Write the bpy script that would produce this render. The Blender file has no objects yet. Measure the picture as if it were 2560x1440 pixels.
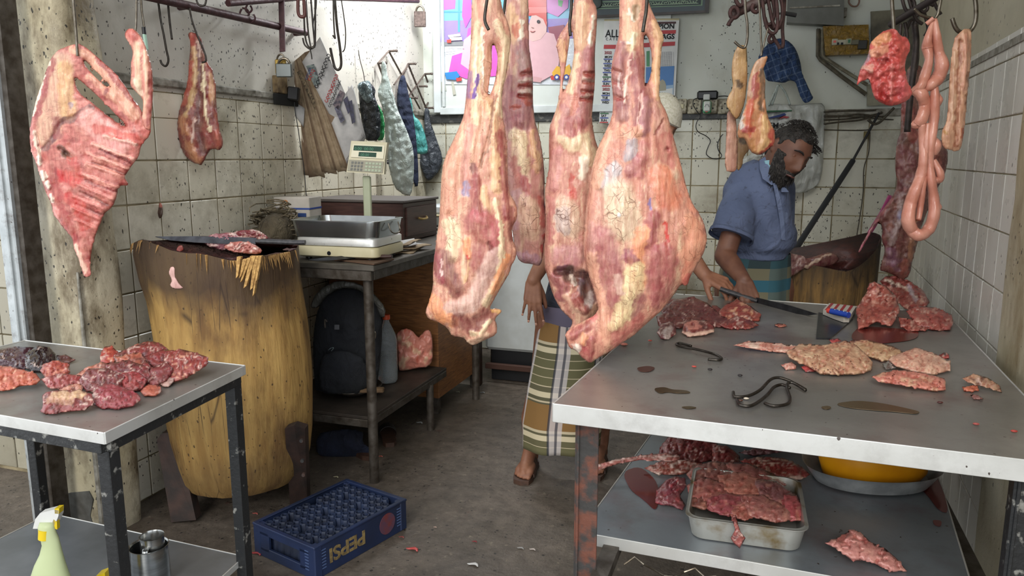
import bpy, bmesh, math, random
import numpy as np
from mathutils import Vector, Matrix, noise as mnoise
random.seed(7); rng = np.random.RandomState(5)
scene = bpy.context.scene
C = scene.collection
PI = math.pi
# ---------------------------------------------------------------- camera, world, light, exposure
FPX, CAMH, YAW = 1900.0, 1.40, math.radians(18.6)
PITCH = math.atan(330/FPX)
cam_d = bpy.data.cameras.new('camera'); cam = bpy.data.objects.new('camera', cam_d); C.objects.link(cam)
cam_d.sensor_width = 36; cam_d.lens = 36*FPX/2560; cam_d.clip_start = .02
cam.location = (0, 0, CAMH); cam.rotation_euler = (PI/2-PITCH, 0, YAW)
scene.camera = cam
scene.view_settings.view_transform = 'Standard'; scene.view_settings.look = 'None'
scene.view_settings.gamma = 1; scene.view_settings.use_curve_mapping = False
scene.view_settings.exposure = 0.15
W = bpy.data.worlds.new('sky'); scene.world = W; W.use_nodes = True
bg = W.node_tree.nodes['Background']; bg.inputs[0].default_value = (.90, .95, 1, 1); bg.inputs[1].default_value = 1.8
def light(name, kind, loc, rot, energy, color=(1, 1, 1), **kw):
    d = bpy.data.lights.new(name, kind); d.energy = energy; d.color = color
    for k, v in kw.items(): setattr(d, k, v)
    o = bpy.data.objects.new(name, d); C.objects.link(o); o.location = loc; o.rotation_euler = rot; return o
sun = light('hazy_sun', 'SUN', (3, -4, 6), (0, 0, 0), 1.35, (1, .95, .87), angle=math.radians(22))
sun.rotation_euler = Vector((-.10, 1.0, -.58)).to_track_quat('-Z', 'Y').to_euler()
tube = light('tube_lamp_light', 'AREA', (-1.95, 4.3, 2.72), (0, 0, 0), 40, (.93, .97, 1), shape='RECTANGLE', size=.06, size_y=1.0)
tube.rotation_euler = Vector((-.55, .1, -1)).to_track_quat('-Z', 'Y').to_euler()

# ---------------------------------------------------------------- projection helpers (pixel of the 2560x1440 frame -> world point)
def ray(px, py):
    x = (px-1280)/FPX; y = -(py-720)/FPX
    f = math.cos(PITCH)+y*math.sin(PITCH); u = -math.sin(PITCH)+y*math.cos(PITCH)
    return Vector((x*math.cos(YAW)-f*math.sin(YAW), x*math.sin(YAW)+f*math.cos(YAW), u))
CAM = Vector((0, 0, CAMH))
def aZ(px, py, z): r = ray(px, py); return CAM+r*((z-CAMH)/r.z)
def aY(px, py, y): r = ray(px, py); return CAM+r*(y/r.y)
def aX(px, py, x): r = ray(px, py); return CAM+r*(x/r.x)
HD = Vector((-math.sin(YAW), math.cos(YAW), 0)); HR = Vector((math.cos(YAW), math.sin(YAW), 0))
def aD(px, py, D): r = ray(px, py); return CAM+r*(D/(r.x*HD.x+r.y*HD.y))
def depth(p): return p.x*HD.x+p.y*HD.y
def lin(h):
    if isinstance(h, str):
        h = h.lstrip('#'); c = [int(h[i:i+2], 16)/255 for i in (0, 2, 4)]
    else: c = h
    return tuple(((v+.055)/1.055)**2.4 if v > .04045 else v/12.92 for v in c)
def pts(s): return [tuple(float(v) for v in p.split(',')) for p in s.split()]

# ---------------------------------------------------------------- objects
def link(o, parent=None):
    C.objects.link(o)
    if parent: o.parent = parent
    return o
def tag(o, label=None, cat=None, group=None, kind=None):
    if label: o['label'] = label
    if cat: o['category'] = cat
    if group: o['group'] = group
    if kind: o['kind'] = kind
    return o
def thing(name, label, cat, loc=(0, 0, 0), rotz=0, group=None):
    o = bpy.data.objects.new(name, None); o.empty_display_size = .05; link(o)
    o.location = loc; o.rotation_euler = (0, 0, rotz); return tag(o, label, cat, group)
def copy_tree(o, parent=None):
    c = o.copy(); C.objects.link(c); c.parent = parent
    for ch in list(o.children): copy_tree(ch, c)
    return c
class MB:
    """collects shapes; .obj() links ONE mesh object. Coordinates are the parent's local ones, or world."""
    def __init__(s): s.v = []; s.f = []
    def add(s, vs, fs):
        b = len(s.v); s.v += [Vector(v) for v in vs]; s.f += [tuple(b+i for i in f) for f in fs]; return s
    def box(s, c, size, rot=None, bev=0.0):
        hx, hy, hz = size[0]/2, size[1]/2, size[2]/2
        R = rot if rot is not None else Matrix.Identity(3)
        if not bev:
            vs = [Vector((x, y, z)) for z in (-hz, hz) for y in (-hy, hy) for x in (-hx, hx)]
            fs = [(0, 2, 3, 1), (4, 5, 7, 6), (0, 1, 5, 4), (2, 6, 7, 3), (0, 4, 6, 2), (1, 3, 7, 5)]
        else:
            b = min(bev, hx*.9, hy*.9, hz*.9); vs = []; 
            for sz in (-1, 1):
                for sy in (-1, 1):
                    for sx in (-1, 1):
                        vs += [Vector((sx*hx, sy*(hy-b), sz*(hz-b))), Vector((sx*(hx-b), sy*hy, sz*(hz-b))), Vector((sx*(hx-b), sy*(hy-b), sz*hz))]
            def I(sx, sy, sz, a): return ((sz > 0)*4+(sy > 0)*2+(sx > 0))*3+a
            fs = []
            for a in range(3):
                for sg in (-1, 1):
                    o1, o2 = [k for k in range(3) if k != a]; q = []
                    for (u, w) in ((-1, -1), (1, -1), (1, 1), (-1, 1)):
                        t = [0, 0, 0]; t[a] = sg; t[o1] = u; t[o2] = w; q.append(I(*t, a))
                    fs.append(tuple(q))
            for a in range(3):
                o1, o2 = [k for k in range(3) if k != a]
                for u in (-1, 1):
                    for w in (-1, 1):
                        q = []
                        for (e, ax) in ((-1, o1), (1, o1), (1, o2), (-1, o2)):
                            t = [0, 0, 0]; t[a] = e; t[o1] = u; t[o2] = w; q.append(I(*t, ax))
                        fs.append(tuple(q))
            for sz in (-1, 1):
                for sy in (-1, 1):
                    for sx in (-1, 1): fs.append(tuple(I(sx, sy, sz, a) for a in range(3)))
        return s.add([R @ v+Vector(c) for v in vs], fs)
    def tube(s, pts_, r, n=8, cap=True, closed=False, flat=1.0):
        P_ = [Vector(p) for p in pts_]; m = len(P_); rs = r if hasattr(r, '__len__') else [r]*m
        vs = []; prev = None
        for i, p in enumerate(P_):
            if closed: t = P_[(i+1) % m]-P_[i-1]
            else: t = P_[min(i+1, m-1)]-P_[max(i-1, 0)]
            t = t.normalized() if t.length > 1e-9 else Vector((0, 0, 1))
            if prev is None:
                a = Vector((0, 0, 1)) if abs(t.z) < .9 else Vector((1, 0, 0)); u = t.cross(a).normalized()
            else: u = (prev-t*prev.dot(t)); u = u.normalized() if u.length > 1e-6 else t.orthogonal().normalized()
            prev = u; w = t.cross(u)
            for k in range(n):
                an = 2*PI*k/n; vs.append(p+(u*math.cos(an)+w*math.sin(an)*flat)*rs[i])
        fs = []
        for i in range(m if closed else m-1):
            j = (i+1) % m
            for k in range(n): fs.append((i*n+k, i*n+(k+1) % n, j*n+(k+1) % n, j*n+k))
        if cap and not closed: fs.append(tuple(range(n))[::-1]); fs.append(tuple((m-1)*n+k for k in range(n)))
        return s.add(vs, fs)
    def cyl(s, p0, p1, r0, r1=None, n=16): return s.tube([p0, p1], [r0, r0 if r1 is None else r1], n)
    def rcone(s, p0, p1, r0, r1, n=12):
        """capsule with two radii"""
        p0, p1 = Vector(p0), Vector(p1); d = (p1-p0); L = d.length
        d = d.normalized() if L > 1e-6 else Vector((0, 0, 1)); P_ = []; R = []
        for a in (-85, -60, -30): P_.append(p0+d*r0*math.sin(math.radians(a))); R.append(r0*math.cos(math.radians(a)))
        P_.append(p0); R.append(r0); P_.append(p1); R.append(r1)
        for a in (30, 60, 85): P_.append(p1+d*r1*math.sin(math.radians(a))); R.append(r1*math.cos(math.radians(a)))
        return s.tube(P_, R, n)
    def ball(s, c, r, n=12, sc=(1, 1, 1), rot=None):
        vs = []; fs = []; m = n//2; R = rot or Matrix.Identity(3); c = Vector(c)
        vs.append(c+R @ Vector((0, 0, r*sc[2])))
        for i in range(1, m):
            th = PI*i/m
            for k in range(n):
                ph = 2*PI*k/n; vs.append(c+R @ Vector((r*sc[0]*math.sin(th)*math.cos(ph), r*sc[1]*math.sin(th)*math.sin(ph), r*sc[2]*math.cos(th))))
        vs.append(c+R @ Vector((0, 0, -r*sc[2])))
        for k in range(n): fs.append((0, 1+k, 1+(k+1) % n))
        for i in range(m-2):
            for k in range(n): fs.append((1+i*n+k, 1+(i+1)*n+k, 1+(i+1)*n+(k+1) % n, 1+i*n+(k+1) % n))
        L = len(vs)-1
        for k in range(n): fs.append((L, 1+(m-2)*n+(k+1) % n, 1+(m-2)*n+k))
        return s.add(vs, fs)
    def lathe(s, prof, c=(0, 0, 0), n=24, sx=1, sy=1):
        vs = []; fs = []; m = len(prof); c = Vector(c)
        for r, z in prof:
            for k in range(n): a = 2*PI*k/n; vs.append(c+Vector((r*sx*math.cos(a), r*sy*math.sin(a), z)))
        for i in range(m-1):
            for k in range(n): fs.append((i*n+k, i*n+(k+1) % n, (i+1)*n+(k+1) % n, (i+1)*n+k))
        if prof[0][0] > 1e-4: fs.append(tuple(range(n))[::-1])
        if prof[-1][0] > 1e-4: fs.append(tuple((m-1)*n+k for k in range(n)))
        return s.add(vs, fs)
    def loft(s, rings, cap=True):
        n = len(rings[0]); vs = [v for r in rings for v in r]; fs = []
        for i in range(len(rings)-1):
            for k in range(n): fs.append((i*n+k, i*n+(k+1) % n, (i+1)*n+(k+1) % n, (i+1)*n+k))
        if cap: fs.append(tuple(range(n))[::-1]); fs.append(tuple((len(rings)-1)*n+k for k in range(n)))
        return s.add(vs, fs)
    def prism(s, poly, off):
        """poly: list of 3D points; off: extrusion vector"""
        n = len(poly); a = [Vector(p) for p in poly]; b = [p+Vector(off) for p in a]
        fs = [tuple(range(n))[::-1], tuple(range(n, 2*n))]+[(i, (i+1) % n, n+(i+1) % n, n+i) for i in range(n)]
        return s.add(a+b, fs)
    def sheet(s, fn, nu, nv, closed_u=False):
        vs = [fn(i/(nu-(0 if closed_u else 1)), j/(nv-1)) for j in range(nv) for i in range(nu)]; fs = []
        for j in range(nv-1):
            for i in range(nu if closed_u else nu-1):
                k = (i+1) % nu; fs.append((j*nu+i, j*nu+k, (j+1)*nu+k, (j+1)*nu+i))
        return s.add(vs, fs)
    def mesh(s, name):
        m = bpy.data.meshes.new(name); m.from_pydata([tuple(v) for v in s.v], [], s.f)
        bm = bmesh.new(); bm.from_mesh(m); bmesh.ops.recalc_face_normals(bm, faces=bm.faces); bm.to_mesh(m); bm.free(); return m
    def obj(s, name, mat=None, parent=None, smooth=False, world=False, origin=None):
        """world=True: coordinates are world ones although it has an (unrotated) parent"""
        off = Vector((0, 0, 0))
        if parent is not None and world:
            off = Vector(parent.location); 
            if parent.parent: off = off+Vector(parent.parent.location)
        if parent is None and origin is None and s.v:
            xs = [v.x for v in s.v]; ys = [v.y for v in s.v]; off = Vector(((min(xs)+max(xs))/2, (min(ys)+max(ys))/2, min(v.z for v in s.v)))
        if origin is not None: off = Vector(origin)
        s.v = [v-off for v in s.v]; m = s.mesh(name); o = bpy.data.objects.new(name, m); link(o, parent)
        if parent is None or origin is not None: o.location = off if parent is None else off
        if mat: m.materials.append(mat)
        if smooth:
            for p in m.polygons: p.use_smooth = True
            if smooth != 'all':
                try: m.set_sharp_from_angle(angle=math.radians(smooth if smooth is not True else 40))
                except Exception: pass
        return o

# ---------------------------------------------------------------- materials
class NT:
    def __init__(s, name):
        s.m = bpy.data.materials.new(name); s.m.use_nodes = True; s.t = s.m.node_tree; s.n = s.t.nodes; s.l = s.t.links
        s.b = s.n['Principled BSDF']; s.pos = None
    def N(s, ty, **kw):
        nd = s.n.new(ty)
        for k, v in kw.items():
            if k[0] == '_': nd.inputs[k[1:].replace('_', ' ')].default_value = v
            else: setattr(nd, k, v)
        return nd
    def L(s, a, b): s.l.new(a, b)
    def coord(s, world=True):
        if world: return s.N('ShaderNodeNewGeometry').outputs['Position']
        return s.N('ShaderNodeTexCoord').outputs['Object']
    def mapv(s, co, sc=(1, 1, 1), rot=(0, 0, 0), loc=(0, 0, 0)):
        m = s.N('ShaderNodeMapping'); m.inputs['Scale'].default_value = sc; m.inputs['Rotation'].default_value = rot; m.inputs['Location'].default_value = loc
        s.L(co, m.inputs['Vector']); return m.outputs[0]
    def noise(s, co, scale, detail=3, rough=.55, dist=0):
        n = s.N('ShaderNodeTexNoise'); n.inputs['Scale'].default_value = scale; n.inputs['Detail'].default_value = detail
        n.inputs['Roughness'].default_value = rough; n.inputs['Distortion'].default_value = dist; s.L(co, n.inputs['Vector']); return n.outputs['Fac']
    def vor(s, co, scale, feature='F1', out='Distance', rnd=1):
        n = s.N('ShaderNodeTexVoronoi'); n.feature = feature; n.inputs['Scale'].default_value = scale; n.inputs['Randomness'].default_value = rnd
        s.L(co, n.inputs['Vector']); return n.outputs[out]
    def ramp(s, fac, stops):
        r = s.N('ShaderNodeValToRGB'); e = r.color_ramp.elements
        while len(e) < len(stops): e.new(.5)
        for el, (p, c) in zip(e, stops):
            el.position = p; el.color = (c, c, c, 1) if isinstance(c, (int, float)) else (*lin(c), 1)
        s.L(fac, r.inputs[0]); return r.outputs[0]
    def math(s, op, a, b=None, clamp=False):
        n = s.N('ShaderNodeMath'); n.operation = op; n.use_clamp = clamp
        for i, v in enumerate((a, b)):
            if v is None: continue
            if isinstance(v, (int, float)): n.inputs[i].default_value = v
            else: s.L(v, n.inputs[i])
        return n.outputs[0]
    def mix(s, fac, a, b, blend='MIX'):
        n = s.N('ShaderNodeMix'); n.data_type = 'RGBA'; n.blend_type = blend
        for i, v in ((0, fac), (6, a), (7, b)):
            if isinstance(v, (int, float)): n.inputs[i].default_value = v
            elif isinstance(v, str): n.inputs[i].default_value = (*lin(v), 1)
            else: s.L(v, n.inputs[i])
        return n.outputs[2]
    def bump(s, h, strength=.3, dist=.01, normal=None):
        b = s.N('ShaderNodeBump'); b.inputs['Strength'].default_value = strength; b.inputs['Distance'].default_value = dist
        s.L(h, b.inputs['Height'])
        if normal is not None: s.L(normal, b.inputs['Normal'])
        return b.outputs[0]
    def done(s, color=None, rough=None, metal=None, normal=None, **kw):
        for k, v in (('Base Color', color), ('Roughness', rough), ('Metallic', metal), ('Normal', normal)):
            if v is None: continue
            if isinstance(v, str): s.b.inputs[k].default_value = (*lin(v), 1)
            elif isinstance(v, (int, float)): s.b.inputs[k].default_value = v
            else: s.L(v, s.b.inputs[k])
        for k, v in kw.items():
            k = k.replace('_', ' '); 
            if hasattr(v, 'is_output'): s.L(v, s.b.inputs[k])
            else: s.b.inputs[k].default_value = v
        return s.m
def plain(name, col, rough=.5, metal=0, col2=None, scale=30, bump=0, stretch=(1, 1, 1), world=False, lo=.35, hi=.65, **kw):
    t = NT(name); co = t.mapv(t.coord(world), stretch)
    if col2 is None: c2 = tuple(v*.82 for v in lin(col)); 
    n = t.noise(co, scale, 4)
    if col2 is None:
        mx = t.N('ShaderNodeMix'); mx.data_type = 'RGBA'; t.L(n, mx.inputs[0]); mx.inputs[6].default_value = (*lin(col), 1); mx.inputs[7].default_value = (*c2, 1); c = mx.outputs[2]
    else: c = t.mix(t.ramp(n, [(lo, 0.), (hi, 1.)]), col, col2)
    nm = t.bump(t.noise(co, scale*1.7, 5), bump, .004) if bump else None
    return t.done(c, rough, metal, nm, **kw)
M = {}
def speckle(t, co, base, dens_scale=2.5, lo=.46, hi=.62, col='#1b1712', sc=100, maxd=.42):
    """fly-blown dark specks, denser in drifts"""
    st = t.mapv(co, (1, 1, .62), (.5, .4, .3)); wv = t.N('ShaderNodeVectorMath'); wv.operation = 'ADD'
    t.L(st, wv.inputs[0]); nn = t.N('ShaderNodeTexNoise'); nn.inputs['Scale'].default_value = 60; t.L(co, nn.inputs['Vector'])
    sc2 = t.N('ShaderNodeVectorMath'); sc2.operation = 'SCALE'; sc2.inputs[3].default_value = .012; t.L(nn.outputs['Color'], sc2.inputs[0]); t.L(sc2.outputs[0], wv.inputs[1])
    vn = t.N('ShaderNodeTexVoronoi'); vn.inputs['Scale'].default_value = sc; t.L(wv.outputs[0], vn.inputs['Vector'])
    dens = t.ramp(t.noise(co, dens_scale, 3, .6), [(lo, .03*maxd/.42), (hi, maxd)])
    sep = t.N('ShaderNodeSeparateColor'); t.L(vn.outputs['Color'], sep.inputs[0])
    pick = t.math('LESS_THAN', sep.outputs[0], dens)
    dist = t.math('LESS_THAN', vn.outputs['Distance'], t.math('MULTIPLY', sep.outputs[1], .42))
    f = t.math('MULTIPLY', t.math('MULTIPLY', pick, dist), .9)
    return t.mix(f, base, col)
def wall_paint(name, c1, c2, dirt, specks=(.46, .62), dirtlo=.5, dirthi=.75, bump=.25):
    t = NT(name); co = t.coord(True)
    c = t.mix(t.ramp(t.noise(co, 1.6, 4), [(.35, 0.), (.65, 1.)]), c1, c2)
    c = t.mix(t.math('MULTIPLY', t.ramp(t.noise(t.mapv(co, (1, 1, .45)), 4.5, 7, .7), [(dirtlo, 0.), (dirthi, 1.)]), .8), c, dirt)
    c = speckle(t, co, c, lo=specks[0], hi=specks[1])
    nm = t.bump(t.noise(co, 14, 6, .65), bump, .01)
    return t.done(c, t.ramp(t.noise(co, 9, 3), [(.3, .45), (.7, .7)]), 0, nm)
M['paint_left'] = wall_paint('painted_plaster_left', '#c6c1b6', '#aea89c', '#857c68', (.40, .55), .62, .9)
M['paint_back'] = wall_paint('painted_plaster_back', '#c3c6bd', '#b2b4a8', '#87806a', (.50, .72), .58, .9, .12)
M['paint_right'] = wall_paint('painted_plaster_right', '#b9b29c', '#a39c86', '#7c7258', (.56, .8), .6, .9)
M['pillar'] = wall_paint('stained_render', '#cfc6b0', '#b0a588', '#4d3b20', (.44, .6), .46, .60, .6)
def tile_mat(name, c1, c2, grime, amt, specks, ghi=.72):
    t = NT(name); co = t.coord(True)
    oi = t.N('ShaderNodeObjectInfo').outputs['Random']
    c = t.mix(oi, c1, c2)
    g = t.math('MULTIPLY', t.ramp(t.noise(co, 3.2, 8, .72), [(.47, 0.), (ghi, 1.)]), amt)
    c = t.mix(g, c, grime); c = speckle(t, co, c, 1.8, *specks)
    ro = t.ramp(t.noise(co, 6, 4), [(.3, .2), (.7, .45)])
    return t.done(c, ro, 0, t.bump(t.noise(co, 25, 4), .06, .004))
M['tile_left'] = tile_mat('glazed_tile_left', '#dcd5c3', '#cfc7b2', '#76694a', .75, (.42, .58))
M['tile_back'] = tile_mat('glazed_tile_back', '#c4c3b6', '#b6b3a3', '#6e6148', .75, (.42, .60))
M['tile_right'] = tile_mat('glazed_tile_right', '#d6d3ca', '#cbc7bc', '#8d7a58', .30, (.62, .8), .85)
M['tile_outer'] = tile_mat('outer_tile', '#97917f', '#857f6e', '#5a5240', .6, (.6, .8))
M['grout'] = plain('old_grout', '#978a6d', .9, 0, '#5d5239', 9, .5, world=True)
M['dado'] = plain('black_dado_paint', '#2b2c2b', .5, 0, '#6d6a62', 30, .4, world=True, lo=.55, hi=.75)
M['ledge'] = plain('grey_ledge', '#9b978c', .7, 0, '#5c564a', 22, .4, world=True)
def floor_mat():
    t = NT('wet_concrete_floor'); co = t.coord(True)
    c = t.mix(t.ramp(t.noise(co, 1.7, 5, .6), [(.35, 0.), (.65, 1.)]), '#6e6358', '#50483f')
    c = t.mix(t.math('MULTIPLY', t.ramp(t.noise(co, 16, 8, .75), [(.42, 0.), (.62, 1.)]), .6), c, '#3a332b')
    c = t.mix(t.math('MULTIPLY', t.ramp(t.noise(co, 34, 4, .6), [(.62, 0.), (.7, 1.)]), .55), c, '#8a7f6e')
    c = t.mix(t.math('MULTIPLY', t.ramp(t.noise(t.mapv(co, (1, 1, 1), loc=(4, 2, 0)), 6, 4, .6), [(.66, 0.), (.71, 1.)]), .55), c, '#4a1f1a')
    c = speckle(t, co, c, 3, .35, .7, '#1b1713', 70, .3)
    n1 = t.bump(t.noise(co, 60, 6, .7), .5, .006); n2 = t.bump(t.noise(co, 9, 4), .4, .02, n1)
    return t.done(c, t.ramp(t.noise(co, 2.4, 4), [(.35, .38), (.65, .7)]), 0, n2)
M['floor'] = floor_mat()
def steel_mat(name, c1, c2, rough, stain=.5, metal=.85, blood=.0, sc=1.0, brush=(3, 40, 3)):
    t = NT(name); co = t.coord(True)
    c = t.mix(t.ramp(t.noise(co, 2.5*sc, 5), [(.35, 0.), (.65, 1.)]), c1, c2)
    c = t.mix(t.math('MULTIPLY', t.ramp(t.noise(co, 7*sc, 7, .7), [(.5, 0.), (.7, 1.)]), stain), c, '#5a5048')
    if blood: c = t.mix(t.math('MULTIPLY', t.ramp(t.noise(t.mapv(co, loc=(3, 1, 0)), 4.2, 5, .6), [(.54, 0.), (.68, 1.)]), blood), c, '#6b2e28')
    c = speckle(t, co, c, 3, .5, .9, '#3a2a22', 130, .14)
    ro = t.math('ADD', t.math('MULTIPLY', t.noise(t.mapv(co, brush), 20, 5), .18), rough-.08)
    nm = t.bump(t.noise(co, 4, 3), .12, .02, t.bump(t.noise(t.mapv(co, brush), 60, 3), .05, .002))
    return t.done(c, ro, metal, nm)
M['steel_top'] = steel_mat('worn_steel_sheet', '#9c9892', '#827f79', .30, .30, .55, .35)
M['steel_shelf'] = steel_mat('worn_steel_shelf', '#90969b', '#7b8185', .34, .30, .5, .3)
M['steel_lip'] = steel_mat('steel_lip', '#dededa', '#c0bfb9', .30, .25, .5)
M['galv'] = steel_mat('galvanised_steel', '#b9bdbd', '#9fa3a3', .42, .6, .6, 0, 3, (3, 3, 3))
M['black_frame'] = plain('chipped_black_paint', '#2b2c2d', .45, .3, '#8d8c86', 34, .5, world=True, lo=.60, hi=.68)
M['rust_frame'] = plain('rusty_flaking_steel', '#3c3a38', .75, .3, '#6d4335', 20, 1.0, world=True, lo=.45, hi=.6)
M['grey_pipe'] = plain('grimy_steel_pipe', '#565049', .55, .4, '#393128', 26, .5, world=True)
M['maroon'] = plain('maroon_rail_paint', '#4d2d30', .5, .3, '#3a2022', 30, .5)
M['hook'] = plain('dark_hook_steel', '#4b4742', .35, .85, '#37302a', 40, .3)
M['hook_bright'] = plain('worn_hook_steel', '#7d766a', .3, .9, '#5c5347', 40, .2)
M['black_plastic'] = plain('black_plastic', '#17181b', .4)
M['white_enamel'] = plain('white_enamel', '#c9cfd0', .35, 0, '#b4b8b6', 5, .05)

# ---------------------------------------------------------------- numpy value noise
def vnoise(x, y, seed=0, octaves=1):
    x = np.asarray(x, float); y = np.asarray(y, float); out = np.zeros(np.broadcast(x, y).shape); amp = 1; tot = 0
    for o in range(octaves):
        r = np.random.RandomState(seed+o*17).rand(64, 64)
        xi = np.floor(x).astype(int); yi = np.floor(y).astype(int); fx = x-xi; fy = y-yi
        fx = fx*fx*(3-2*fx); fy = fy*fy*(3-2*fy)
        a = r[yi % 64, xi % 64]; b = r[yi % 64, (xi+1) % 64]; c = r[(yi+1) % 64, xi % 64]; d = r[(yi+1) % 64, (xi+1) % 64]
        out += amp*((a*(1-fx)+b*fx)*(1-fy)+(c*(1-fx)+d*fx)*fy); tot += amp; amp *= .5; x = x*2+5.3; y = y*2+1.7
    return out/tot*2-1
# ================================================================ SETTING
XL, YB = -2.38, 5.1
def xr(y): return .67+.034*(y-2.4)          # the right wall runs slightly skew
XR0, XR1 = xr(1.2), xr(YB)
ZL = 1.66                                   # top of the tiling
fl = MB().box((-1.2, 2.6, -.05), (5.4, 9.0, .10)).obj('floor', M['floor']); tag(fl, kind='structure')
wl = MB().box((XL-.09, 3.6, 1.6), (.18, 3.04, 3.2)).obj('wall_left', M['paint_left'], origin=(XL, 3.6, 0)); tag(wl, kind='structure')
wb = MB().box((-.8, YB+.09, 1.6), (3.6, .18, 3.2)).obj('wall_back', M['paint_back'], origin=(-.8, YB, 0)); tag(wb, kind='structure')
wr = MB().prism([(XR0, 1.2, 0), (XR1, YB, 0), (XR1+.18, YB, 0), (XR0+.18, 1.2, 0)], (0, 0, 3.2)).obj('wall_right', M['paint_right'], origin=(XR0, 2.6, 0)); tag(wr, kind='structure')
ce = MB().box((-.8, 3.45, 3.26), (3.9, 3.7, .12)).obj('ceiling', M['paint_back']); tag(ce, kind='structure')
# tiles: one shared bevelled mesh per size; every tile its own object under its wall
def tile_mesh(w, h, mat, name):
    b = MB().box((0, 0, 0), (w, .012, h), bev=.0025); m = b.mesh(name); m.materials.append(mat); return m
def lay(wall, mesh, spots, rotz):
    for (x, y, z) in spots:
        o = bpy.data.objects.new('tile', mesh); C.objects.link(o); o.parent = wall
        o.location = Vector((x, y, z))-Vector(wall.location)
        o.rotation_euler = (random.uniform(-.006, .006), random.uniform(-.006, .006), rotz+random.uniform(-.006, .006))
TP = .1725
groutL = MB().box((XL-.001, 3.65, ZL/2), (.006, 2.9, ZL)).obj('grout', M['grout'], wl, world=True); groutL['kind'] = 'stuff'
groutB = MB().box((-.8, YB-.001, ZL/2), (3.2, .006, ZL)).obj('grout', M['grout'], wb, world=True); groutB['kind'] = 'stuff'
groutR = MB().prism([(XR0-.004, 1.2, 0), (XR1-.004, YB, 0), (XR1+.02, YB, 0), (XR0+.02, 1.2, 0)], (0, 0, 1.70)).obj('grout', M['grout'], wr, world=True); groutR['kind'] = 'stuff'
tmL = tile_mesh(TP-.006, TP-.006, M['tile_left'], 'tile_left'); tmB = tile_mesh(TP-.006, TP-.006, M['tile_back'], 'tile_back')
tmR = tile_mesh(.150-.004, TP-.004, M['tile_right'], 'tile_right')
rows = [ZL-.105+TP/2-TP*k for k in range(0, 11)]
lay(wl, tmL, [(XL-.001, 2.26+TP*i, rows[k]-TP*.0) for i in range(0, 17) for k in range(1, 10) if rows[k] > .05], PI/2)
cut = tile_mesh(TP-.006, .10, M['tile_left'], 'tile_cut'); lay(wl, cut, [(XL-.001, 2.26+TP*i, ZL-.055) for i in range(0, 17)], PI/2)
lay(wb, tmB, [(-2.30+TP*i, YB-.001, rows[k]) for i in range(0, 18) for k in range(1, 10) if rows[k] > .05], 0)
cutb = tile_mesh(TP-.006, .10, M['tile_back'], 'tile_cut_back'); lay(wb, cutb, [(-2.30+TP*i, YB-.001, ZL-.055) for i in range(0, 18)], 0)
RA = math.atan2(XR1-XR0, YB-1.2)
lay(wr, tmR, [(xr(2.58+.15*i)-.004, 2.58+.15*i, 1.605-TP*k) for i in range(0, 17) for k in range(0, 10)], PI/2-RA)
cutr = tile_mesh(.146, .075, M['tile_right'], 'tile_cut_right'); lay(wr, cutr, [(xr(2.58+.15*i)-.004, 2.58+.15*i, 1.605+TP/2+.04) for i in range(0, 17)], PI/2-RA)
# ledges and dado
o = MB().box((XL+.006, 3.65, ZL+.035), (.028, 2.9, .035), bev=.006).obj('trim_1', M['ledge']); tag(o, kind='structure')
o = MB().box((-1.32, YB-.008, ZL+.0), (2.1, .024, .062), bev=.004).obj('trim_2', M['dado']); tag(o, kind='structure')
o = MB().box((.26, YB-.008, ZL-.005), (1.04, .022, .045), bev=.004).obj('trim_3', M['ledge']); tag(o, kind='structure')
o = MB().prism([(XR0-.016, 1.2, 1.725), (XR1-.016, YB, 1.725), (XR1+.01, YB, 1.725), (XR0+.01, 1.2, 1.725)], (0, 0, .022)).obj('trim_4', M['ledge']); tag(o, kind='structure')
# pillar at the left end of the tiled wall (rendered, rounded, stained) and the door post in front of it
def rounded(cx, cy, hx, hy, r, z, n=5):
    out = []
    for (sx, sy, a0) in ((1, 1, 0), (-1, 1, 90), (-1, -1, 180), (1, -1, 270)):
        for k in range(n): a = math.radians(a0+90*k/(n-1)); out.append(Vector((cx+sx*(hx-r)+r*math.cos(a), cy+sy*(hy-r)+r*math.sin(a), z)))
    return out
pb = MB()
rg = []
for i in range(41):
    z = 3.2*i/40; q = rounded(-2.425, 2.10, .165, .10, .05, z)
    for p in q:
        k = .012*mnoise.noise(Vector((p.x*9, p.y*9, z*4))); p.x += k; p.y += k
        if z < .32 and p.y < 2.07: p.y -= .0
    rg.append(q)
pb.loft(rg); pil = pb.obj('wall_front', M['pillar'], smooth=50); tag(pil, kind='structure')
o = MB().tube([(-2.275, 2.005, 0), (-2.272, 2.0, .5), (-2.275, 2.003, 1.0)], [.012, .010, .004], 8).obj('plaster_ridge', M['ledge'], pil, True, world=True)
o = MB().prism([aY(138, 1243, 1.993), aY(175, 1232, 1.993), aY(222, 1228, 1.993), aY(232, 1250, 1.993), aY(225, 1290, 1.993), aY(238, 1330, 1.993), aY(245, 1400, 1.993), aY(138, 1400, 1.993)], (0, .012, 0)).obj('cement_patch', plain('grey_cement', '#5d5c57', .8, 0, '#45423c', 20, .4), pil, world=True)
# galvanised door channel
dp = MB()
dp.box((-2.425, 1.90, 1.6), (.068, .05, 3.2), bev=.004); dp.box((-2.425, 1.872, 1.6), (.03, .012, 3.2), bev=.003)
o = dp.obj('door_1', M['galv']); tag(o, kind='structure')
MB().box((-2.383, 1.925, 1.6), (.022, .07, 3.2), bev=.003).obj('door_channel', M['grey_pipe'], o, world=True)
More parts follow.
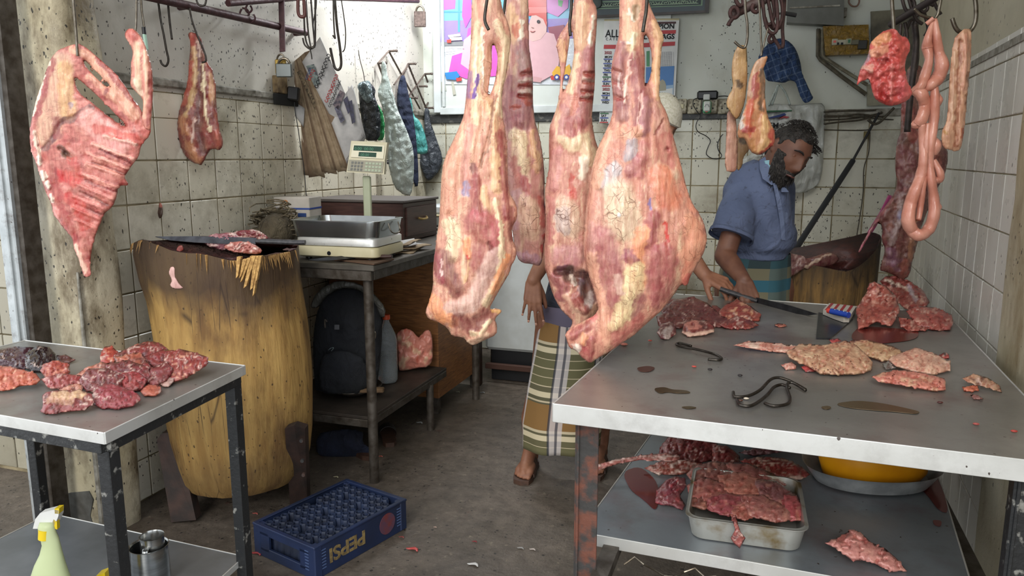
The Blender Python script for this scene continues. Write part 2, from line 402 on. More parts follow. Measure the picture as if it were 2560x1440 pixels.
# neighbouring tiled wall seen beyond the post
wn = MB().box((-3.2, 2.42, 1.6), (1.5, .12, 3.2)).obj('wall_outer', M['grout'], origin=(-3.2, 2.36, 0)); tag(wn, kind='structure')
tmN = tile_mesh(.20, .20, M['tile_outer'], 'tile_outer')
lay(wn, tmN, [(-2.62-.206*i, 2.355, .12+.206*k) for i in range(0, 4) for k in range(0, 14)], 0)
# rendered corner post at the right edge, end of the tiled wall
rg = []
for i in range(31):
    z = 3.2*i/30; q = rounded(.725, 2.28, .085, .20, .04, z)
    for p in q: k = .010*mnoise.noise(Vector((p.x*9, p.y*9, z*5))); p.x += k; p.y += k
    rg.append(q)
po = MB().loft(rg).obj('wall_corner', wall_paint('stained_corner', '#c4bda8', '#a49878', '#6f5a33', (.40, .6), .45, .7, .5), smooth=50); tag(po, kind='structure')
# white panel (boarded window) on the back wall that carries poster and calendar
pan = MB().box((-1.46, YB-.012, 2.36), (1.62, .02, 1.28)).obj('window_1', plain('white_board', '#c6cbc6', .45, 0, '#b7bab3', 3, .05, world=True)); tag(pan, kind='structure')
fb = MB(); x0 = -2.26
fb.box((x0, YB-.02, 2.36), (.055, .045, 1.32), bev=.004); fb.box((-1.44, YB-.0195, 1.712), (1.60, .048, .05), bev=.004)
fb.box((x0+.05, YB-.022, 2.365), (.018, .052, 1.25), bev=.003)
fb.obj('window_frame', M['white_enamel'], pan, world=True)

# ================================================================ TABLES
def slab(poly, z, th, mat_top, mat_lip, parent, name='tabletop', lip='lip', lipth=.003):
    P_ = [Vector((x, y, z-th)) for x, y in poly]
    o = MB().prism(P_, (0, 0, th)).obj(name, mat_top, parent, world=True)
    b = MB(); n = len(poly)
    for i in range(n):
        a = Vector((*poly[i], z-th/2)); c = Vector((*poly[(i+1) % n], z-th/2)); d = (c-a); L = d.length; d.normalize()
        R = Matrix.Rotation(math.atan2(d.y, d.x), 3, 'Z')
        outn = Vector((d.y, -d.x, 0)); m = a+d*L*.5+outn*(lipth*.5); b.box(m, (L+.003, lipth+.001, th+.004), R, bev=.0012)
    b.obj(lip, mat_lip, parent, world=True); return o
# right counter
tr = thing('butcher_table', 'large steel-topped counter along the right wall with offal and hooks on it', 'table', (.05, 2.3, 0))
TR = [(-.434, 1.585), (.575, 1.548), (.615, 3.0), (-.336, 3.078)]
slab(TR, .85, .04, M['steel_top'], M['steel_lip'], tr)
leg = lambda x, y, z0, z1, w, m, par, nm='leg': (MB().box((x-w*.35, y, (z0+z1)/2), (.006, w, z1-z0), bev=.001).box((x, y-w*.35, (z0+z1)/2), (w, .006, z1-z0), bev=.001)).obj(nm, m, par, world=True)
for (x, y, m) in ((-.37, 1.665, M['rust_frame']), (.50, 1.62, M['black_frame']), (-.27, 2.98, M['rust_frame']), (.545, 2.75, M['black_frame'])): leg(x, y, 0, .81, .055, m, tr)
b = MB(); b.box((.06, 1.64, .30), (.88, .035, .05), bev=.003); b.box((.06, 1.70, .20), (.88, .03, .04), bev=.003); b.box((-.36, 1.70, .33), (.05, .03, .03))
b.obj('front_rail', plain('red_brown_rail', '#4a3330', .6, .2, '#352420', 20, .6), tr, world=True)
for (x, w) in ((-.33, 1.3), (.51, 1.1)): MB().box((x, 2.25, .415), (.04, w, .03)).obj('side_rail', M['grey_pipe'], tr, world=True)
TS = [(-.413, 1.774), (.472, 1.745), (.54, 2.62), (-.333, 2.62)]
slab(TS, .45, .028, M['steel_shelf'], M['steel_lip'], tr, 'shelf', 'shelf_lip')
b = MB(); zz = .372
for k in range(14):
    a = Vector((-.30+.05*k, 1.79, zz+.012*math.sin(k*2.3))); c = Vector((-.275+.05*k, 1.80, zz+.02*math.cos(k*1.9))); b.tube([a, c, Vector((-.25+.05*k, 1.79, zz+.012*math.sin((k+1)*2.3)))], .0025, 5)
b.obj('wire_mesh', M['hook_bright'], tr, world=True)
# left counter
tl = thing('display_table', 'small steel-topped table at the lower left with red meat and liver', 'table', (-1.9, 1.5, 0))
TL = [(-2.30, 1.262), (-1.357, 1.222), (-1.417, 1.775), (-2.30, 1.80)]
slab(TL, .80, .024, M['steel_top'], M['steel_lip'], tl)
b = MB()
def bar(b, p, q, w, h):
    p, q = Vector(p), Vector(q); d = q-p; L = d.length; R = Matrix.Rotation(math.atan2(d.y, d.x), 3, 'Z'); b.box((p+q)/2, (L, w, h), R, bev=.002)
bar(b, (-2.28, 1.272, .762), (-1.375, 1.236, .762), .022, .03); bar(b, (-1.375, 1.24, .762), (-1.432, 1.76, .762), .022, .03); bar(b, (-2.28, 1.785, .762), (-1.43, 1.765, .762), .022, .03)
b.obj('frame', M['black_frame'], tl, world=True)
for (x, y) in ((-1.392, 1.262), (-1.437, 1.748), (-2.268, 1.295), (-2.268, 1.77)):
    (MB().box((x-.002, y, .38), (.034, .034, .76), bev=.002)).obj('leg', M['black_frame'], tl, world=True)
slab([(-2.26, 1.29), (-1.40, 1.25), (-1.455, 1.765), (-2.26, 1.79)], .20, .016, plain('grey_shelf_sheet', '#7d8288', .38, .5, '#6a6f74', 6, .05, world=True), M['steel_lip'], tl, 'shelf', 'shelf_lip')
# desk against the left wall with the scale on it
dk = thing('work_desk', 'old steel-pipe desk with grey top carrying the scale and newspapers', 'table', (-1.95, 3.4, 0))
MB().box((-1.935, 3.37, .948), (.85, 1.30, .024), bev=.003).obj('tabletop', plain('grimy_desktop', '#45413b', .45, .3, '#5d5850', 12, .2, world=True), dk, world=True)
MB().box((-1.94, 2.735, .915), (.83, .022, .042), bev=.003).box((-1.535, 3.38, .915), (.022, 1.26, .042), bev=.003).box((-2.345, 3.38, .915), (.022, 1.26, .042), bev=.003).obj('frame', M['grey_pipe'], dk, world=True)
for (x, y) in ((-1.562, 2.765), (-1.562, 3.98), (-2.33, 2.765), (-2.33, 3.98)):
    MB().cyl((x, y, 0), (x, y, .90), .021, n=14).obj('leg', M['grey_pipe'], dk, True, world=True)
# timber-veneer sideboard standing under the desk's back half
wood = NT('veneer'); co = wood.coord(True)
wv = wood.noise(wood.mapv(co, (1.5, 1.5, 14)), 6, 5, .6, 1.2)
wood_v = wood.done(wood.mix(wood.ramp(wv, [(.3, 0.), (.7, 1.)]), '#99683c', '#603c22'), .5, 0, wood.bump(wv, .1, .003)); M['veneer'] = wood_v
sb = thing('wood_cabinet', 'brown veneered cabinet standing behind the bench and the water bottle', 'cabinet', (-1.8, 4.0, 0))
MB().box((-1.97, 3.93, .50), (.66, .60, .80), bev=.004).obj('body', M['veneer'], sb, world=True)
MB().box((-1.655, 4.245, .44), (.05, .05, .88), bev=.004).obj('corner_post', plain('dark_stain', '#3a2418', .6, 0, '#24160e', 14, .2, world=True), sb, world=True)
for (x, y) in ((-1.68, 3.68), (-1.66, 4.20)): MB().box((x, y, .05), (.04, .04, .10), bev=.003).obj('foot', M['grey_pipe'], sb, world=True)
# low bench in front of it
bn = thing('low_bench', 'low grimy steel bench under the desk holding bottle and pink bag', 'bench', (-1.85, 3.2, 0))
MB().box((-1.87, 3.21, .275), (.56, .83, .014), bev=.002).obj('bench_top', plain('grimy_sheet', '#453c34', .6, .2, '#2e2823', 9, .3, world=True), bn, world=True)
MB().box((-1.60, 3.21, .25), (.02, .83, .035), bev=.003).box((-1.87, 2.80, .25), (.54, .02, .035), bev=.003).obj('frame', M['grey_pipe'], bn, world=True)
for (x, y) in ((-1.60, 3.43), (-2.1, 3.43), (-2.12, 2.82)): MB().cyl((x, y, 0), (x, y, .245), .019, n=12).obj('leg', M['grey_pipe'], bn, True, world=True)
# chest freezer
fz = thing('chest_freezer', 'white chest freezer against the back wall behind the man in the sarong', 'freezer', (-1.25, 4.65, 0))
MB().box((-1.12, 4.66, .53), (1.05, .62, .66), bev=.02).obj('body', M['white_enamel'], fz, world=True)
MB().box((-1.12, 4.66, .905), (1.07, .64, .07), bev=.02).obj('lid', M['white_enamel'], fz, world=True)
MB().box((-1.12, 4.66, .10), (.98, .56, .19)).obj('shade_block', M['black_plastic'], fz, world=True)  # dark block added for the shaded gap under the freezer
MB().box((-1.12, 4.33, .105), (1.02, .03, .035), bev=.003).obj('skid_rail', plain('rust_bar', '#4d3329', .7, .2), fz, world=True)
# ================================================================ MEAT: bodies swollen from an outline, with real thickness, relief and skin colour
def meat_mat(name='raw_meat', vein='#5e2f1c', rough=(.16, .40), bump=.35, fine=1.0, cream=.2, fiber=.34):
    t = NT(name); a = t.N('ShaderNodeVertexColor'); a.layer_name = 'Col'; co = t.coord(False)
    v = t.N('ShaderNodeAttribute'); v.attribute_name = 'vein'; v.attribute_type = 'GEOMETRY'
    n1 = t.noise(co, 34*fine, 6, .65); c = t.mix(t.ramp(n1, [(.3, 0.), (.7, 1.)]), a.outputs[0], t.mix(cream, a.outputs[0], '#f2d8b4'))
    c = t.mix(t.math('MULTIPLY', t.ramp(t.noise(t.mapv(co, (3.0, 3.0, .7)), 26*fine, 6, .7), [(.48, 0.), (.62, 1.)]), .30), c, t.mix(.75, a.outputs[0], '#7d2422', 'MULTIPLY'))
    fb = t.noise(t.mapv(co, (1, 1, .07)), 110*fine, 3, .6); c = t.mix(t.math('MULTIPLY', t.ramp(fb, [(.42, 0.), (.66, 1.)]), fiber), c, t.mix(1.0, a.outputs[0], '#a8584c', 'MULTIPLY'))
    # thin dark vessels
    nn = t.N('ShaderNodeTexNoise'); nn.inputs['Scale'].default_value = 14; nn.inputs['Detail'].default_value = 3; t.L(co, nn.inputs['Vector'])
    sc = t.N('ShaderNodeVectorMath'); sc.operation = 'SCALE'; sc.inputs[3].default_value = .055; t.L(nn.outputs['Color'], sc.inputs[0])
    ad = t.N('ShaderNodeVectorMath'); t.L(co, ad.inputs[0]); t.L(sc.outputs[0], ad.inputs[1])
    ck = t.vor(ad.outputs[0], 34, 'DISTANCE_TO_EDGE'); ck2 = t.vor(ad.outputs[0], 11, 'DISTANCE_TO_EDGE')
    l1 = t.ramp(ck, [(.0, 1.), (.035, 0.)]); l2 = t.ramp(ck2, [(.0, 1.), (.014, 0.)])
    br = t.ramp(t.noise(co, 18, 3), [(.42, 0.), (.58, 1.)])
    vn = t.math('MULTIPLY', t.math('MULTIPLY', t.math('MAXIMUM', l1, l2), br), v.outputs['Fac'])
    c = t.mix(t.math('MULTIPLY', vn, .85, True), c, vein)
    c = t.mix(t.math('MULTIPLY', t.math('MULTIPLY', t.ramp(t.noise(co, 55, 3), [(.68, 0.), (.72, 1.)]), .7), v.outputs['Fac']), c, '#7a2c1c')
    h = t.math('SUBTRACT', t.noise(t.mapv(co, (1, 1, .45)), 60, 6, .7), t.math('MULTIPLY', vn, .25))
    nm = t.bump(h, bump, .006, t.bump(t.noise(co, 17, 3), bump*1.3, .014))
    return t.done(c, t.ramp(t.noise(co, 22, 3), [(.3, rough[0]), (.7, rough[1])]), 0, nm, Specular_IOR_Level=.5)
M['meat'] = meat_mat()
M['meat_wet'] = meat_mat('wet_meat', rough=(.12, .32), bump=.38, cream=.08, fiber=.2)
def seg_dist(X, Y, P, closed=False):
    """distance to polyline, plus nearest point"""
    D = np.full(X.shape, 1e9); NX = np.zeros(X.shape); NY = np.zeros(X.shape); n = len(P)
    if n == 1: return np.hypot(X-P[0][0], Y-P[0][1]), np.full(X.shape, P[0][0]), np.full(X.shape, P[0][1])
    for i in range(n if closed else n-1):
        x0, y0 = P[i][:2]; x1, y1 = P[(i+1) % n][:2]; dx, dy = x1-x0, y1-y0; L = dx*dx+dy*dy+1e-9
        t = np.clip(((X-x0)*dx+(Y-y0)*dy)/L, 0, 1); qx = x0+t*dx; qy = y0+t*dy; d = np.hypot(X-qx, Y-qy); m = d < D
        D[m] = d[m]; NX[m] = qx[m]; NY[m] = qy[m]
    return D, NX, NY
def inside(X, Y, P):
    r = np.zeros(X.shape, bool); n = len(P)
    for i in range(n):
        x0, y0 = P[i]; x1, y1 = P[(i+1) % n]
        if y0 == y1: continue
        c = ((y0 > Y) != (y1 > Y)) & (X < (x1-x0)*(Y-y0)/(y1-y0)+x0); r ^= c
    return r
def smoothpoly(P, it=1):
    for _ in range(it):
        Q = []
        for i in range(len(P)):
            a, b = P[i], P[(i+1) % len(P)]; Q += [(a[0]*.78+b[0]*.22, a[1]*.78+b[1]*.22), (a[0]*.22+b[0]*.78, a[1]*.22+b[1]*.78)]
        P = Q
    return P
def parse(feats):
    out = []
    for f in feats:
        f = list(f); f[0] = pts(f[0]); out.append(f)
    return out
def swell(name, outline, D, base='#e2a88e', feats=(), step=4, k=.8, hmax=60, back=.6, holes=(), warp=9, wscale=20, relief=3.5, rscale=26, streak=.0, vein=.5,
          mat='meat', parent=None, plane=None, mottle=(), sinew=0, curl=0, cs=(13, 9), smooth=1, seed=0, rag=2.0, flatback=None):
    """outline in picture units; D metres ahead; k/hmax: how far it swells; feats: (points, radius, colour|None, height, vein|None)"""
    P = pts(outline) if isinstance(outline, str) else list(outline); H_ = [smoothpoly(pts(h), 1) for h in holes]
    P = smoothpoly(P, smooth)
    xs = [p[0] for p in P]; ys = [p[1] for p in P]
    gx = np.arange(min(xs)-step*2, max(xs)+step*2.01, step); gy = np.arange(min(ys)-step*2, max(ys)+step*2.01, step)
    X, Y = np.meshgrid(gx, gy); ny, nx = X.shape
    Xr = X+rag*vnoise(X/9, Y/9, 3+seed); Yr = Y+rag*vnoise(X/9, Y/9, 4+seed)
    mk = inside(Xr, Yr, P)
    for h in H_: mk &= ~inside(Xr, Yr, h)
    mk[0] = mk[-1] = False; mk[:, 0] = mk[:, -1] = False
    # Poisson swell
    u = np.zeros(X.shape); par = (np.add.outer(np.arange(ny), np.arange(nx)) % 2) == 0; om = 1.93
    mA = mk & par; mB = mk & ~par
    for it in range(260 if max(nx, ny) > 60 else 130):
        for mm in (mA, mB):
            s = np.zeros(X.shape); s[1:-1, 1:-1] = (u[:-2, 1:-1]+u[2:, 1:-1]+u[1:-1, :-2]+u[1:-1, 2:]+1)/4
            u[mm] += om*(s[mm]-u[mm])
    h = k*np.sqrt(np.maximum(2*u, 0))*step; h0 = hmax*np.tanh(h/hmax)
    edge = np.clip(h0/(.35*hmax), 0, 1)
    h = h0+relief*edge*(vnoise(X/rscale, Y/rscale, 11+seed, 3)*1.6)
    if streak: h += streak*edge*vnoise(X/7, Y/70, 21+seed, 2)
    wx = X+warp*vnoise(X/wscale, Y/wscale, 31+seed, 3)+warp*.35*vnoise(X/7, Y/7, 33+seed); wy = Y+warp*1.3*vnoise(X/wscale, Y/wscale, 32+seed, 3)
    col = np.zeros(X.shape+(3,)); col[:] = lin(base); vn = np.full(X.shape, float(vein))
    for m in mottle:   # (colour, scale_x, scale_y, threshold, strength)
        w = np.clip((vnoise(X/m[1], Y/m[2], 51+seed+int(m[1]*7), 4)-m[3])*4, 0, 1)*m[4]; col = col*(1-w[..., None])+np.array(lin(m[0]))*w[..., None]
    if curl:
        rc = np.abs(vnoise(wx/cs[0]+7, wy/cs[1], 81+seed, 2)); cw = np.clip(1-rc*5.5, 0, 1); h += edge*curl*(.9-cw*1.6); col = col*(1-.62*cw[..., None]*np.array([.45, .9, .9]))  # folds; creases darkened and reddened, shade painted into the colour
    if sinew:
        rn = vnoise(X/24+3, Y/20, 71+seed, 3); gate = np.clip(vnoise(X/24, Y/24, 75+seed)*3+.5, 0, 1)
        w = np.clip(1-np.abs(rn)*13, 0, 1)*gate*.85; col = col*(1-w[..., None])+np.array(lin('#d9bcae'))*w[..., None]; h += w*2.0*edge
    fineN = vnoise(X/4, Y/22, 91+seed, 2)
    for f in parse(feats):
        P2, r, c, dh = f[:4]; soft = f[5] if len(f) > 5 else .38
        if len(P2) > 3 and P2[0] == P2[-1]:
            d, _, _ = seg_dist(wx, wy, P2); ins = inside(wx, wy, P2[:-1]); d = np.where(ins, 0, d)
        else: d, _, _ = seg_dist(wx, wy, P2)
        w = np.clip((r-d)/(soft*r), 0, 1); w = w*w*(3-2*w); wc = w*(np.clip(.80+.30*fineN, 0, 1) if r > 7 else 1)
        if c: col = col*(1-wc[..., None])+np.array(lin(c))*wc[..., None]
        if dh: d2, _, _ = seg_dist(X, Y, P2); wh = np.clip(1-d2/r, 0, 1); h += dh*wh*wh*(3-2*wh)*np.clip(h0/12, 0, 1)
        if len(f) > 4 and f[4] is not None: vn = vn*(1-w)+f[4]*w
    h = np.maximum(h, 0)
    hb = back*h0
    # mesh
    q = mk[:-1, :-1] | mk[1:, :-1] | mk[:-1, 1:] | mk[1:, 1:]
    use = np.zeros(X.shape, bool); use[:-1, :-1] |= q; use[1:, :-1] |= q; use[:-1, 1:] |= q; use[1:, 1:] |= q
    out = use & ~mk
    if out.any():
        ox, oy = X[out], Y[out]; best = None
        for poly in [P]+H_:
            d, qx, qy = seg_dist(ox, oy, poly, True)
            if best is None: best = (d, qx, qy)
            else: m = d < best[0]; best = (np.where(m, d, best[0]), np.where(m, qx, best[1]), np.where(m, qy, best[2]))
        lim = np.minimum(1, step*1.5/np.maximum(best[0], 1e-6))
        X = X.copy(); Y = Y.copy(); X[out] = ox+(best[1]-ox)*lim; Y[out] = oy+(best[2]-oy)*lim
    h[out] = 0; hb[out] = 0
    idx = -np.ones(X.shape, int); idx[use] = np.arange(use.sum()); n0 = int(use.sum())
    idb = idx.copy(); idb[mk] = n0+np.arange(mk.sum())
    xx = (X[use]-1280)/FPX; yy = -(Y[use]-720)/FPX
    f_ = math.cos(PITCH)+yy*math.sin(PITCH); uu = -math.sin(PITCH)+yy*math.cos(PITCH)
    R = np.stack([xx*math.cos(YAW)-f_*math.sin(YAW), xx*math.sin(YAW)+f_*math.cos(YAW), uu], 1)
    R = R/(R[:, 0]*HD.x+R[:, 1]*HD.y)[:, None]
    Dd = D if not callable(D) else D(X[use], Y[use])
    pxm = (np.mean(Dd) if callable(D) else D)/FPX
    Vf = R*(Dd-h[use]*pxm)[..., None] if callable(D) else R*(D-h[use]*pxm)[:, None]
    km = mk[use]; Db = (Dd if callable(D) else np.full(n0, D))
    Vb = R[km]*(Db[km]+hb[mk]*pxm)[:, None]
    V = np.vstack([Vf, Vb]); V[:, 2] += CAMH
    i0, i1, i2, i3 = idx[:-1, :-1][q], idx[:-1, 1:][q], idx[1:, 1:][q], idx[1:, :-1][q]
    b0, b1, b2, b3 = idb[:-1, :-1][q], idb[:-1, 1:][q], idb[1:, 1:][q], idb[1:, :-1][q]
    F_ = np.vstack([np.stack([i3, i2, i1, i0], 1), np.stack([b0, b1, b2, b3], 1)])
    org = Vector(((V[:, 0].min()+V[:, 0].max())/2, (V[:, 1].min()+V[:, 1].max())/2, V[:, 2].min()))
    off = Vector(parent.location) if parent else org
    V = V-np.array(off)
    m = bpy.data.meshes.new(name); m.vertices.add(len(V)); m.vertices.foreach_set('co', V.ravel())
    nf = len(F_); m.loops.add(nf*4); m.polygons.add(nf); m.loops.foreach_set('vertex_index', F_.ravel().astype(np.int32))
    m.polygons.foreach_set('loop_start', np.arange(0, nf*4, 4, dtype=np.int32)); m.update(calc_edges=True)
    ca = m.color_attributes.new('Col', 'FLOAT_COLOR', 'POINT'); cc = np.ones((len(V), 4), np.float32)
    cc[:n0, :3] = col[use]; cc[n0:, :3] = col[mk]; ca.data.foreach_set('color', cc.ravel())
    va = m.attributes.new('vein', 'FLOAT', 'POINT'); va.data.foreach_set('value', np.concatenate([vn[use], vn[mk]]).astype(np.float32))
    m.polygons.foreach_set('use_smooth', np.ones(nf, bool)); m.materials.append(M[mat]); m.update()
    o = bpy.data.objects.new(name, m); link(o, parent)
    if not parent: o.location = off
    return o
FAT, CREAM, PEACH, MUS, DMUS, RED, ORG, WHT, PINK, PUR = '#e6b98a', '#ecd6ac', '#dfa084', '#983a3f', '#74222c', '#cf3228', '#ee9a66', '#d9cdc4', '#d98a80', '#7a4a92'

# ---- the four quarters on the front hooks
DA, DB_, DC, DD_ = 2.08, 2.26, 2.12, 1.97
A = swell('beef_hindquarter', '1183,-60 1245,-60 1254,20 1271,57 1279,97 1273,133 1269,173 1259,213 1254,253 1258,300 1268,350 1269,417 1271,480 1292,512 1294,545 1279,570 1282,600 1291,620 1291,642 1278,665 1275,680 1253,718 1235,749 1222,774 1242,770 1257,777 1236,797 1243,812 1242,837 1210,851 1184,864 1172,860 1159,844 1130,841 1118,819 1094,805 1070,797 1063,779 1074,750 1083,714 1082,671 1089,613 1098,548 1101,494 1103,443 1108,407 1120,377 1133,350 1147,320 1160,287 1165,240 1168,200 1175,150 1177,100 1178,43', DA,
    base='#d3967e', step=3, k=.72, hmax=85, vein=.35, relief=3, rscale=42, streak=1.6, warp=8,
    holes=['1233,104 1244,135 1243,165 1237,205 1228,232 1219,240 1223,205 1230,165 1229,125'],
    mottle=[('#c98272', 40, 70, .15, .5), (CREAM, 13, 110, .2, .5), (MUS, 7, 90, .3, .45), ('#8f4038', 4, 8, .42, .55), (CREAM, 4, 12, .36, .5)],
    feats=[('1195,60 1190,300', 13, CREAM, 3, .3), ('1205,70 1210,230', 3.5, '#f6ead2', 4, 0), ('1192,110 1188,240', 3.5, '#f6ead2', 4, 0),
           ('1225,120 1205,300 1185,400', 9, '#d7a183', -3, 1), ('1172,190 1165,240', 12, PUR, 0, 0, .6), ('1195,190 1180,245', 6, '#6a3a98', 0, 0),
           ('1245,60 1262,100 1255,200 1245,280', 14, CREAM, 8, .4), ('1215,250 1235,300 1240,420 1245,470', 16, FAT, 6, .5), ('1238,240 1225,330 1200,420', 5, '#a3705a', -6, .3),
           ('1250,330 1258,400 1262,470 1268,540', 11, MUS, 5, .1), ('1140,370 1125,430 1118,520', 26, PEACH, 10, .5), ('1175,320 1165,400 1160,480', 13, '#cf8f80', -4, .5),
           ('1182,410 1184,470', 10, DMUS, -4, 0), ('1185,450 1190,520', 20, MUS, 6, .1), ('1163,455 1165,490', 8, '#8d84a8', 0, .2), ('1125,560 1135,600 1130,640', 24, CREAM, 8, 1), ('1165,600 1172,640', 12, ORG, 6, .2),
           ('1210,470 1215,520', 14, FAT, 3, .3), ('1195,555 1225,600 1215,660', 44, MUS, 10, 0), ('1190,540 1240,560 1245,620', 22, '#b4555a', 4, 0),
           ('1222,610 1228,625', 8, DMUS, -5, 0), ('1108,640 1120,690 1140,720', 30, DMUS, 8, 0), ('1090,640 1100,700', 14, '#973c48', 4, 0), ('1102,650 1106,690', 3, '#e6c0b8', 1, 0), ('1173,645 1165,700', 5, FAT, 4, 0), ('1169,648', 7, RED, 2, 0),
           ('1235,640 1180,760 1130,770', 26, '#d9b3a6', 4, .2), ('1255,620 1250,690 1210,760', 12, CREAM, 5, .3), ('1270,640 1230,730', 10, ORG, 3, 0),
           ('1080,750 1100,790 1130,800', 20, ORG, 6, .4), ('1145,800 1175,815 1215,790', 24, DMUS, -4, 0), ('1180,830 1200,840 1225,800', 8, CREAM, 5, 0), ('1175,850 1215,840', 8, '#f0c9a8', 4, 0),
           ('1230,775 1248,775', 8, '#e8b668', 4, 0), ('1278,600 1280,520', 10, '#8a3236', -6, 0), ('1288,625', 8, PEACH, 4, 0), ('1240,500 1250,560 1262,640', 7, CREAM, 5, .2)])
tag(A, 'leftmost tall hanging beef quarter with purple stamp marks near its shank', 'meat')
B = swell('beef_hindquarter', '1262,-60 1318,-60 1322,33 1321,110 1333,187 1332,253 1337,300 1347,333 1357,383 1362,443 1361,498 1365,534 1370,584 1361,599 1358,635 1354,657 1347,666 1329,660 1307,658 1293,646 1284,600 1275,540 1268,470 1264,400 1255,300 1253,233 1260,167 1268,90 1262,40', DB_,
    base='#c68a80', step=3, k=.8, hmax=70, vein=.4, relief=2.5, rscale=42, streak=1.2,
    mottle=[('#c47f74', 34, 70, .1, .5), (CREAM, 13, 90, .22, .5)],
    feats=[('1275,20 1290,100', 16, FAT, 3, .3), ('1300,50 1303,100', 5, '#f6ead2', 4, 0), ('1285,60 1295,90', 9, '#c9604c', 0, .2), ('1268,130 1262,200', 8, FAT, 3, .3),
           ('1305,120 1318,170 1312,250 1305,300', 28, '#8f5560', 8, .05), ('1280,200 1272,260 1280,320', 20, '#8c4550', 4, 0), ('1300,130 1308,165', 14, '#a98a84', 2, .3),
           ('1306,184 1330,184', 8, '#8e2b2c', -11, 0, .25), ('1300,217 1330,219', 7, '#8e2b2c', -11, 0, .25), ('1298,240 1328,243', 7, '#8e2b2c', -11, 0, .25), ('1305,250 1325,258', 6, '#9a3434', 0, 0),
           ('1300,201 1330,203', 6, '#b59a90', 5, .4, .3), ('1298,230 1328,232', 5, '#b59a90', 4, .4, .3), ('1280,270 1300,272', 5, '#9c3434', -4, 0),
           ('1285,340 1300,345 1310,420', 22, CREAM, 8, .6), ('1330,330 1345,420', 12, FAT, 6, .5), ('1285,400 1300,460', 14, '#b86a62', 0, .1), ('1315,450 1315,480', 14, '#a84850', -3, 0),
           ('1285,500 1320,520 1325,570', 32, '#e3bda0', 5, 1), ('1355,500 1358,560', 12, '#b04444', 3, 0), ('1360,590 1356,640', 7, '#b23a40', 0, 0), ('1300,640 1345,655', 14, '#b78a98', 3, .2), ('1290,480 1285,560', 12, '#c08a90', 0, .1)])
tag(B, 'narrow hanging beef quarter with three cuts, tucked behind the leftmost one', 'meat')
Cc = swell('beef_hindquarter', '1440,-60 1478,-60 1480,0 1493,20 1492,67 1487,133 1488,200 1483,253 1479,300 1490,360 1520,420 1520,640 1500,700 1502,770 1480,800 1470,860 1425,852 1414,837 1434,805 1419,790 1401,772 1383,740 1369,693 1360,664 1361,620 1365,548 1361,476 1367,450 1373,417 1372,367 1373,317 1387,283 1397,247 1400,217 1402,187 1397,143 1391,117 1393,97 1424,48 1434,10', DC,
    base='#cb8c7a', step=3, k=.72, hmax=80, vein=.4, relief=3, rscale=42, streak=1.5,
    holes=['1427,60 1432,88 1436,125 1428,178 1416,218 1408,232 1406,212 1412,180 1419,135 1424,100'],
    mottle=[('#c98272', 36, 70, .15, .5), (CREAM, 13, 100, .2, .5), (MUS, 7, 90, .3, .4), ('#8f4038', 4, 8, .42, .55), (CREAM, 4, 12, .36, .5)],
    feats=[('1455,20 1450,110', 22, '#f0c79e', 5, .2), ('1482,40 1474,120', 5, '#f6ead2', 5, 0), ('1405,100 1410,150', 12, FAT, 4, .4), ('1440,140 1425,230', 12, CREAM, 4, .3),
           ('1478,130 1465,220 1458,300', 24, '#9a4e56', 8, 0), ('1412,270 1405,330', 14, '#b77a78', 3, .4), ('1440,240 1425,300', 9, '#b65a48', -2, .3),
           ('1462,183 1485,183', 7, '#8e2b2c', -9, 0, .3), ('1458,205 1484,206', 6, '#8e2b2c', -9, 0, .3), ('1455,228 1482,230', 6, '#8e2b2c', -9, 0, .3), ('1452,248 1480,249', 6, '#963030', -8, 0, .3),
           ('1455,238 1478,240', 4, '#bb9a8c', 4, .5, .3), ('1458,194 1482,195', 4, '#bb9a8c', 4, .5, .3), ('1425,300 1432,340', 14, '#a24a50', 3, 0), ('1455,300 1452,340', 10, '#a24a50', 3, 0),
           ('1410,350 1430,370 1460,345 1480,400', 22, CREAM, 8, .4), ('1462,400 1458,440', 16, '#f6ead2', 5, .2), ('1375,330 1372,440', 8, '#a35048', 2, 0), ('1390,380 1385,470', 16, '#c4807a', 3, .3),
           ('1430,440 1428,500', 9, '#c4413a', 0, .5), ('1410,520 1425,560', 40, '#e0c0a4', 8, 1), ('1405,530 1408,570', 20, '#cbb6ae', 3, 1), ('1475,440 1470,560', 14, '#cf9a88', -4, .4),
           ('1378,500 1376,600', 12, '#bb6a68', 2, .2), ('1400,640 1440,640', 34, '#b9777a', 5, .1), ('1440,610 1455,640', 12, '#c98e84', 3, 0),
           ('1392,680 1425,675', 14, '#54182c', -26, 0), ('1430,690 1465,700 1475,740', 26, '#4e2430', -40, 0), ('1385,690 1410,715 1400,745', 17, '#8d3a48', 6, 0), ('1395,672 1415,668', 7, '#6b2a48', 6, 0),
           ('1430,690 1435,715', 7, '#e9d9c8', 12, 0), ('1455,700 1450,735', 10, '#7d6a78', 6, 0), ('1475,740 1472,770', 10, '#ded2cc', 4, .2), ('1420,740 1440,770 1470,785', 12, '#e6b69a', 8, 0),
           ('1440,745 1465,775', 14, '#8e2530', 10, 0), ('1395,765 1425,800', 10, '#cf8a78', 4, 0)])
tag(Cc, 'hanging beef quarter with an open cavity at its foot, left of the largest one', 'meat')
